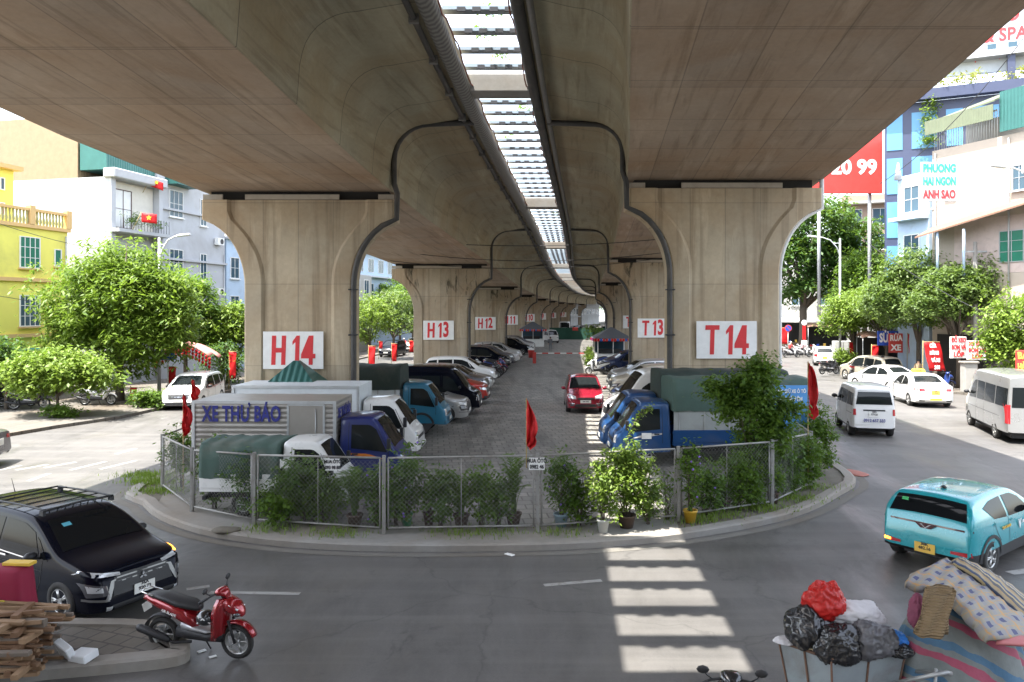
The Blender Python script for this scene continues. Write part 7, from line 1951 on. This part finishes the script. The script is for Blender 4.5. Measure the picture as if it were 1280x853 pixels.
# wood pile
mWood=pm('raw_brown_timber',(.17,.09,.045),.75,var=.35,scale=3,dirt=.25); mWood2=pm('pale_cut_timber',(.25,.155,.085),.75,var=.3,scale=3,dirt=.2); mWood3=pm('grey_timber',(.15,.12,.095),.8,var=.3,scale=3,dirt=.3)
mTwine=pm('yellow_twine',(.55,.48,.06),.6)
rnd=random.Random(12)
for bi,(y0,z0,lab) in enumerate(((10.25,.14,'lower bundle of rough timber offcuts tied with yellow twine'),(10.45,.50,'upper bundle of rough timber offcuts tied with yellow twine'))):
    t=thing('timber_bundle',lab,'timber',(-7.22,y0,z0),0,'tied bundles of scrap timber')
    for i in range(30):
        row=i//6; z_=.03+row*.078; L_=rnd.uniform(1.2,2.0); w_=rnd.uniform(.035,.085); h_=rnd.uniform(.03,.06)
        y=-.28+ (i%6)*.105+rnd.uniform(-.02,.02); x=rnd.uniform(-.35,.02)+.0
        rot=(Euler((rnd.uniform(-.2,.2),rnd.uniform(-.07,.07),rnd.uniform(-.16,.16)))).to_matrix()
        x_end=.95+rnd.uniform(-.22,.14)-(.1 if row>3 else 0)
        MB().box((x_end-L_/2,y,z_),(L_,w_,h_),rot=rot).build('board',[mWood,mWood2,mWood3,mWood][rnd.randrange(4)],t,bevel=.003)
    for i in range(5): MB().box((.62+rnd.uniform(-.25,.25),rnd.uniform(-.3,.0),.08+.07*i),(.09,.5,.07),rot=Euler((0,0,rnd.uniform(-.2,.2))).to_matrix()).build('cross_piece',[mWood,mWood2][i%2],t,bevel=.003)
    for xx in ((.05,) if bi else (-.12,)):
        MB().tube([(xx+.02*math.sin(a*3),-.36*math.cos(a)+0.02,.21+.24*math.sin(a)) for a in [i*2*math.pi/20 for i in range(21)]],.011,5).tube([(xx,-.35,.25),(xx+.07,-.42,.10),(xx+.12,-.40,-.05)],.009,5).tube([(xx,-.35,.25),(xx-.07,-.42,.12),(xx-.05,-.40,0)],.009,5).build('twine',mTwine,t)
# crimson cloth over a stool
t=thing('draped_stool','crimson cloth with a yellow hem draped over a stool behind the timber','stool',(-7.35,11.0,0))
rings=[]
for z_,rx,ry in ((.50,.40,.24),(.7,.39,.23),(.9,.37,.22),(1.1,.36,.21),(1.24,.345,.20),(1.275,.30,.17),(1.29,.15,.1),(1.29,.01,.01)):
    ring=[]
    for j in range(44):
        a=2*math.pi*j/44; c,s=math.cos(a),math.sin(a); k=1/max(abs(c)**1.0,abs(s)**1.0)**.7
        f=1+.06*math.sin(a*9+z_*2)*(1.35-z_); ring.append((rx*c*k*f,ry*s*k*f,z_+(.05*math.sin(a*3) if z_<.6 else 0)))
    rings.append(ring)
crim=pm('crimson_cloth',(.22,.008,.035),.8,var=.2,bumpy=.3)
MB().loft(rings,True,False).build('cloth',crim,t); MB().tube([Vector(p) for p in rings[0]]+[Vector(rings[0][0])],.012,5).build('hem',mPlateY,t)
for sx_ in (-.28,.28):
    for sy in (-.15,.15): MB().tube([(sx_,sy,0),(sx_*.9,sy*.9,1.2)],.018,6).build('leg',mBlk,t)
o=MB().box((-7.16,11.05,1.315),(.42,.16,.045),rz=-.08).build('yellow_box',pm('yellow_carton',(.62,.40,.04),.6,dirt=.2),bevel=.005); tag(o,'flat yellow carton lying on the crimson cloth','carton')
o=lump('purple_cloth',(-7.72,10.9,.9),(.13,.12,.3),61,pm('lilac_cloth',(.32,.28,.5),.8,var=.3),None,ridge=.1); tag(o,'lilac cloth bundle at the left of the crimson cloth','cloth')
# polystyrene pieces
mFoam=pm('white_foam',(.72,.74,.76),.7,var=.06)
x,y=G(104,826,.15)
o=MB().box((x,y,.22),(.32,.24,.11),rot=Euler((.12,-.1,-.35)).to_matrix()).build('foam_block',mFoam,bevel=.012); tag(o,'white polystyrene block nearer the kerb, right of the pair','foam','polystyrene packing pieces')
x,y=G(80,828,.15)
o=MB().box((x,y+.05,.28),(.30,.10,.30),rot=Euler((.5,.25,-.5)).to_matrix()).build('foam_block',mFoam,bevel=.012); tag(o,'white polystyrene block leaning on the timber','foam','polystyrene packing pieces')
for px,py,s_,m_,l in ((637,694,.10,mWhite,'flat white paper scrap in the road below the middle post'),(97,793,.05,mWhite,'tiny white scrap on the road by the carriage wheel'),(115,790,.05,mTwine,'small yellow leaf on the road near the car wheel'),(252,815,.06,mWhite,'white pebble under the red scooter'),(266,822,.05,mWhite,'second white pebble ahead of the scooter stand'),(232,792,.04,mWhite,'small chip behind the scooter wheel')):
    x,y=G(px,py); o=MB().box((x,y,.012),(s_*2,s_,.012),rz=random.random()*3).build('litter',m_); tag(o,l,'litter','litter on the road')
# old tyre-side debris at the kerb ends
for px,py,l,s_ in ((905,640,'dark brick beside the right fence foot',.16),(280,668,'dark soil heap at the left fence foot',.3),(745,655,'flat stone next to the white pot',.14)):
    x,y=G(px,py,.11); o=lump('rubble',(x,y+.15,.15),(s_,s_*.6,.07),int(px),mDirt,None,sub=3); tag(o,l,'rubble','rubble along the kerb')
o=lump('pink_rag',(*G(1068,592),.02),(.30,.5,.035),77,pm('pink_rag_cloth',(.35,.14,.11),.9,var=.4,scale=8),None,sub=3); tag(o,'muddy pink rag lying beyond the right kerb tip','rag')
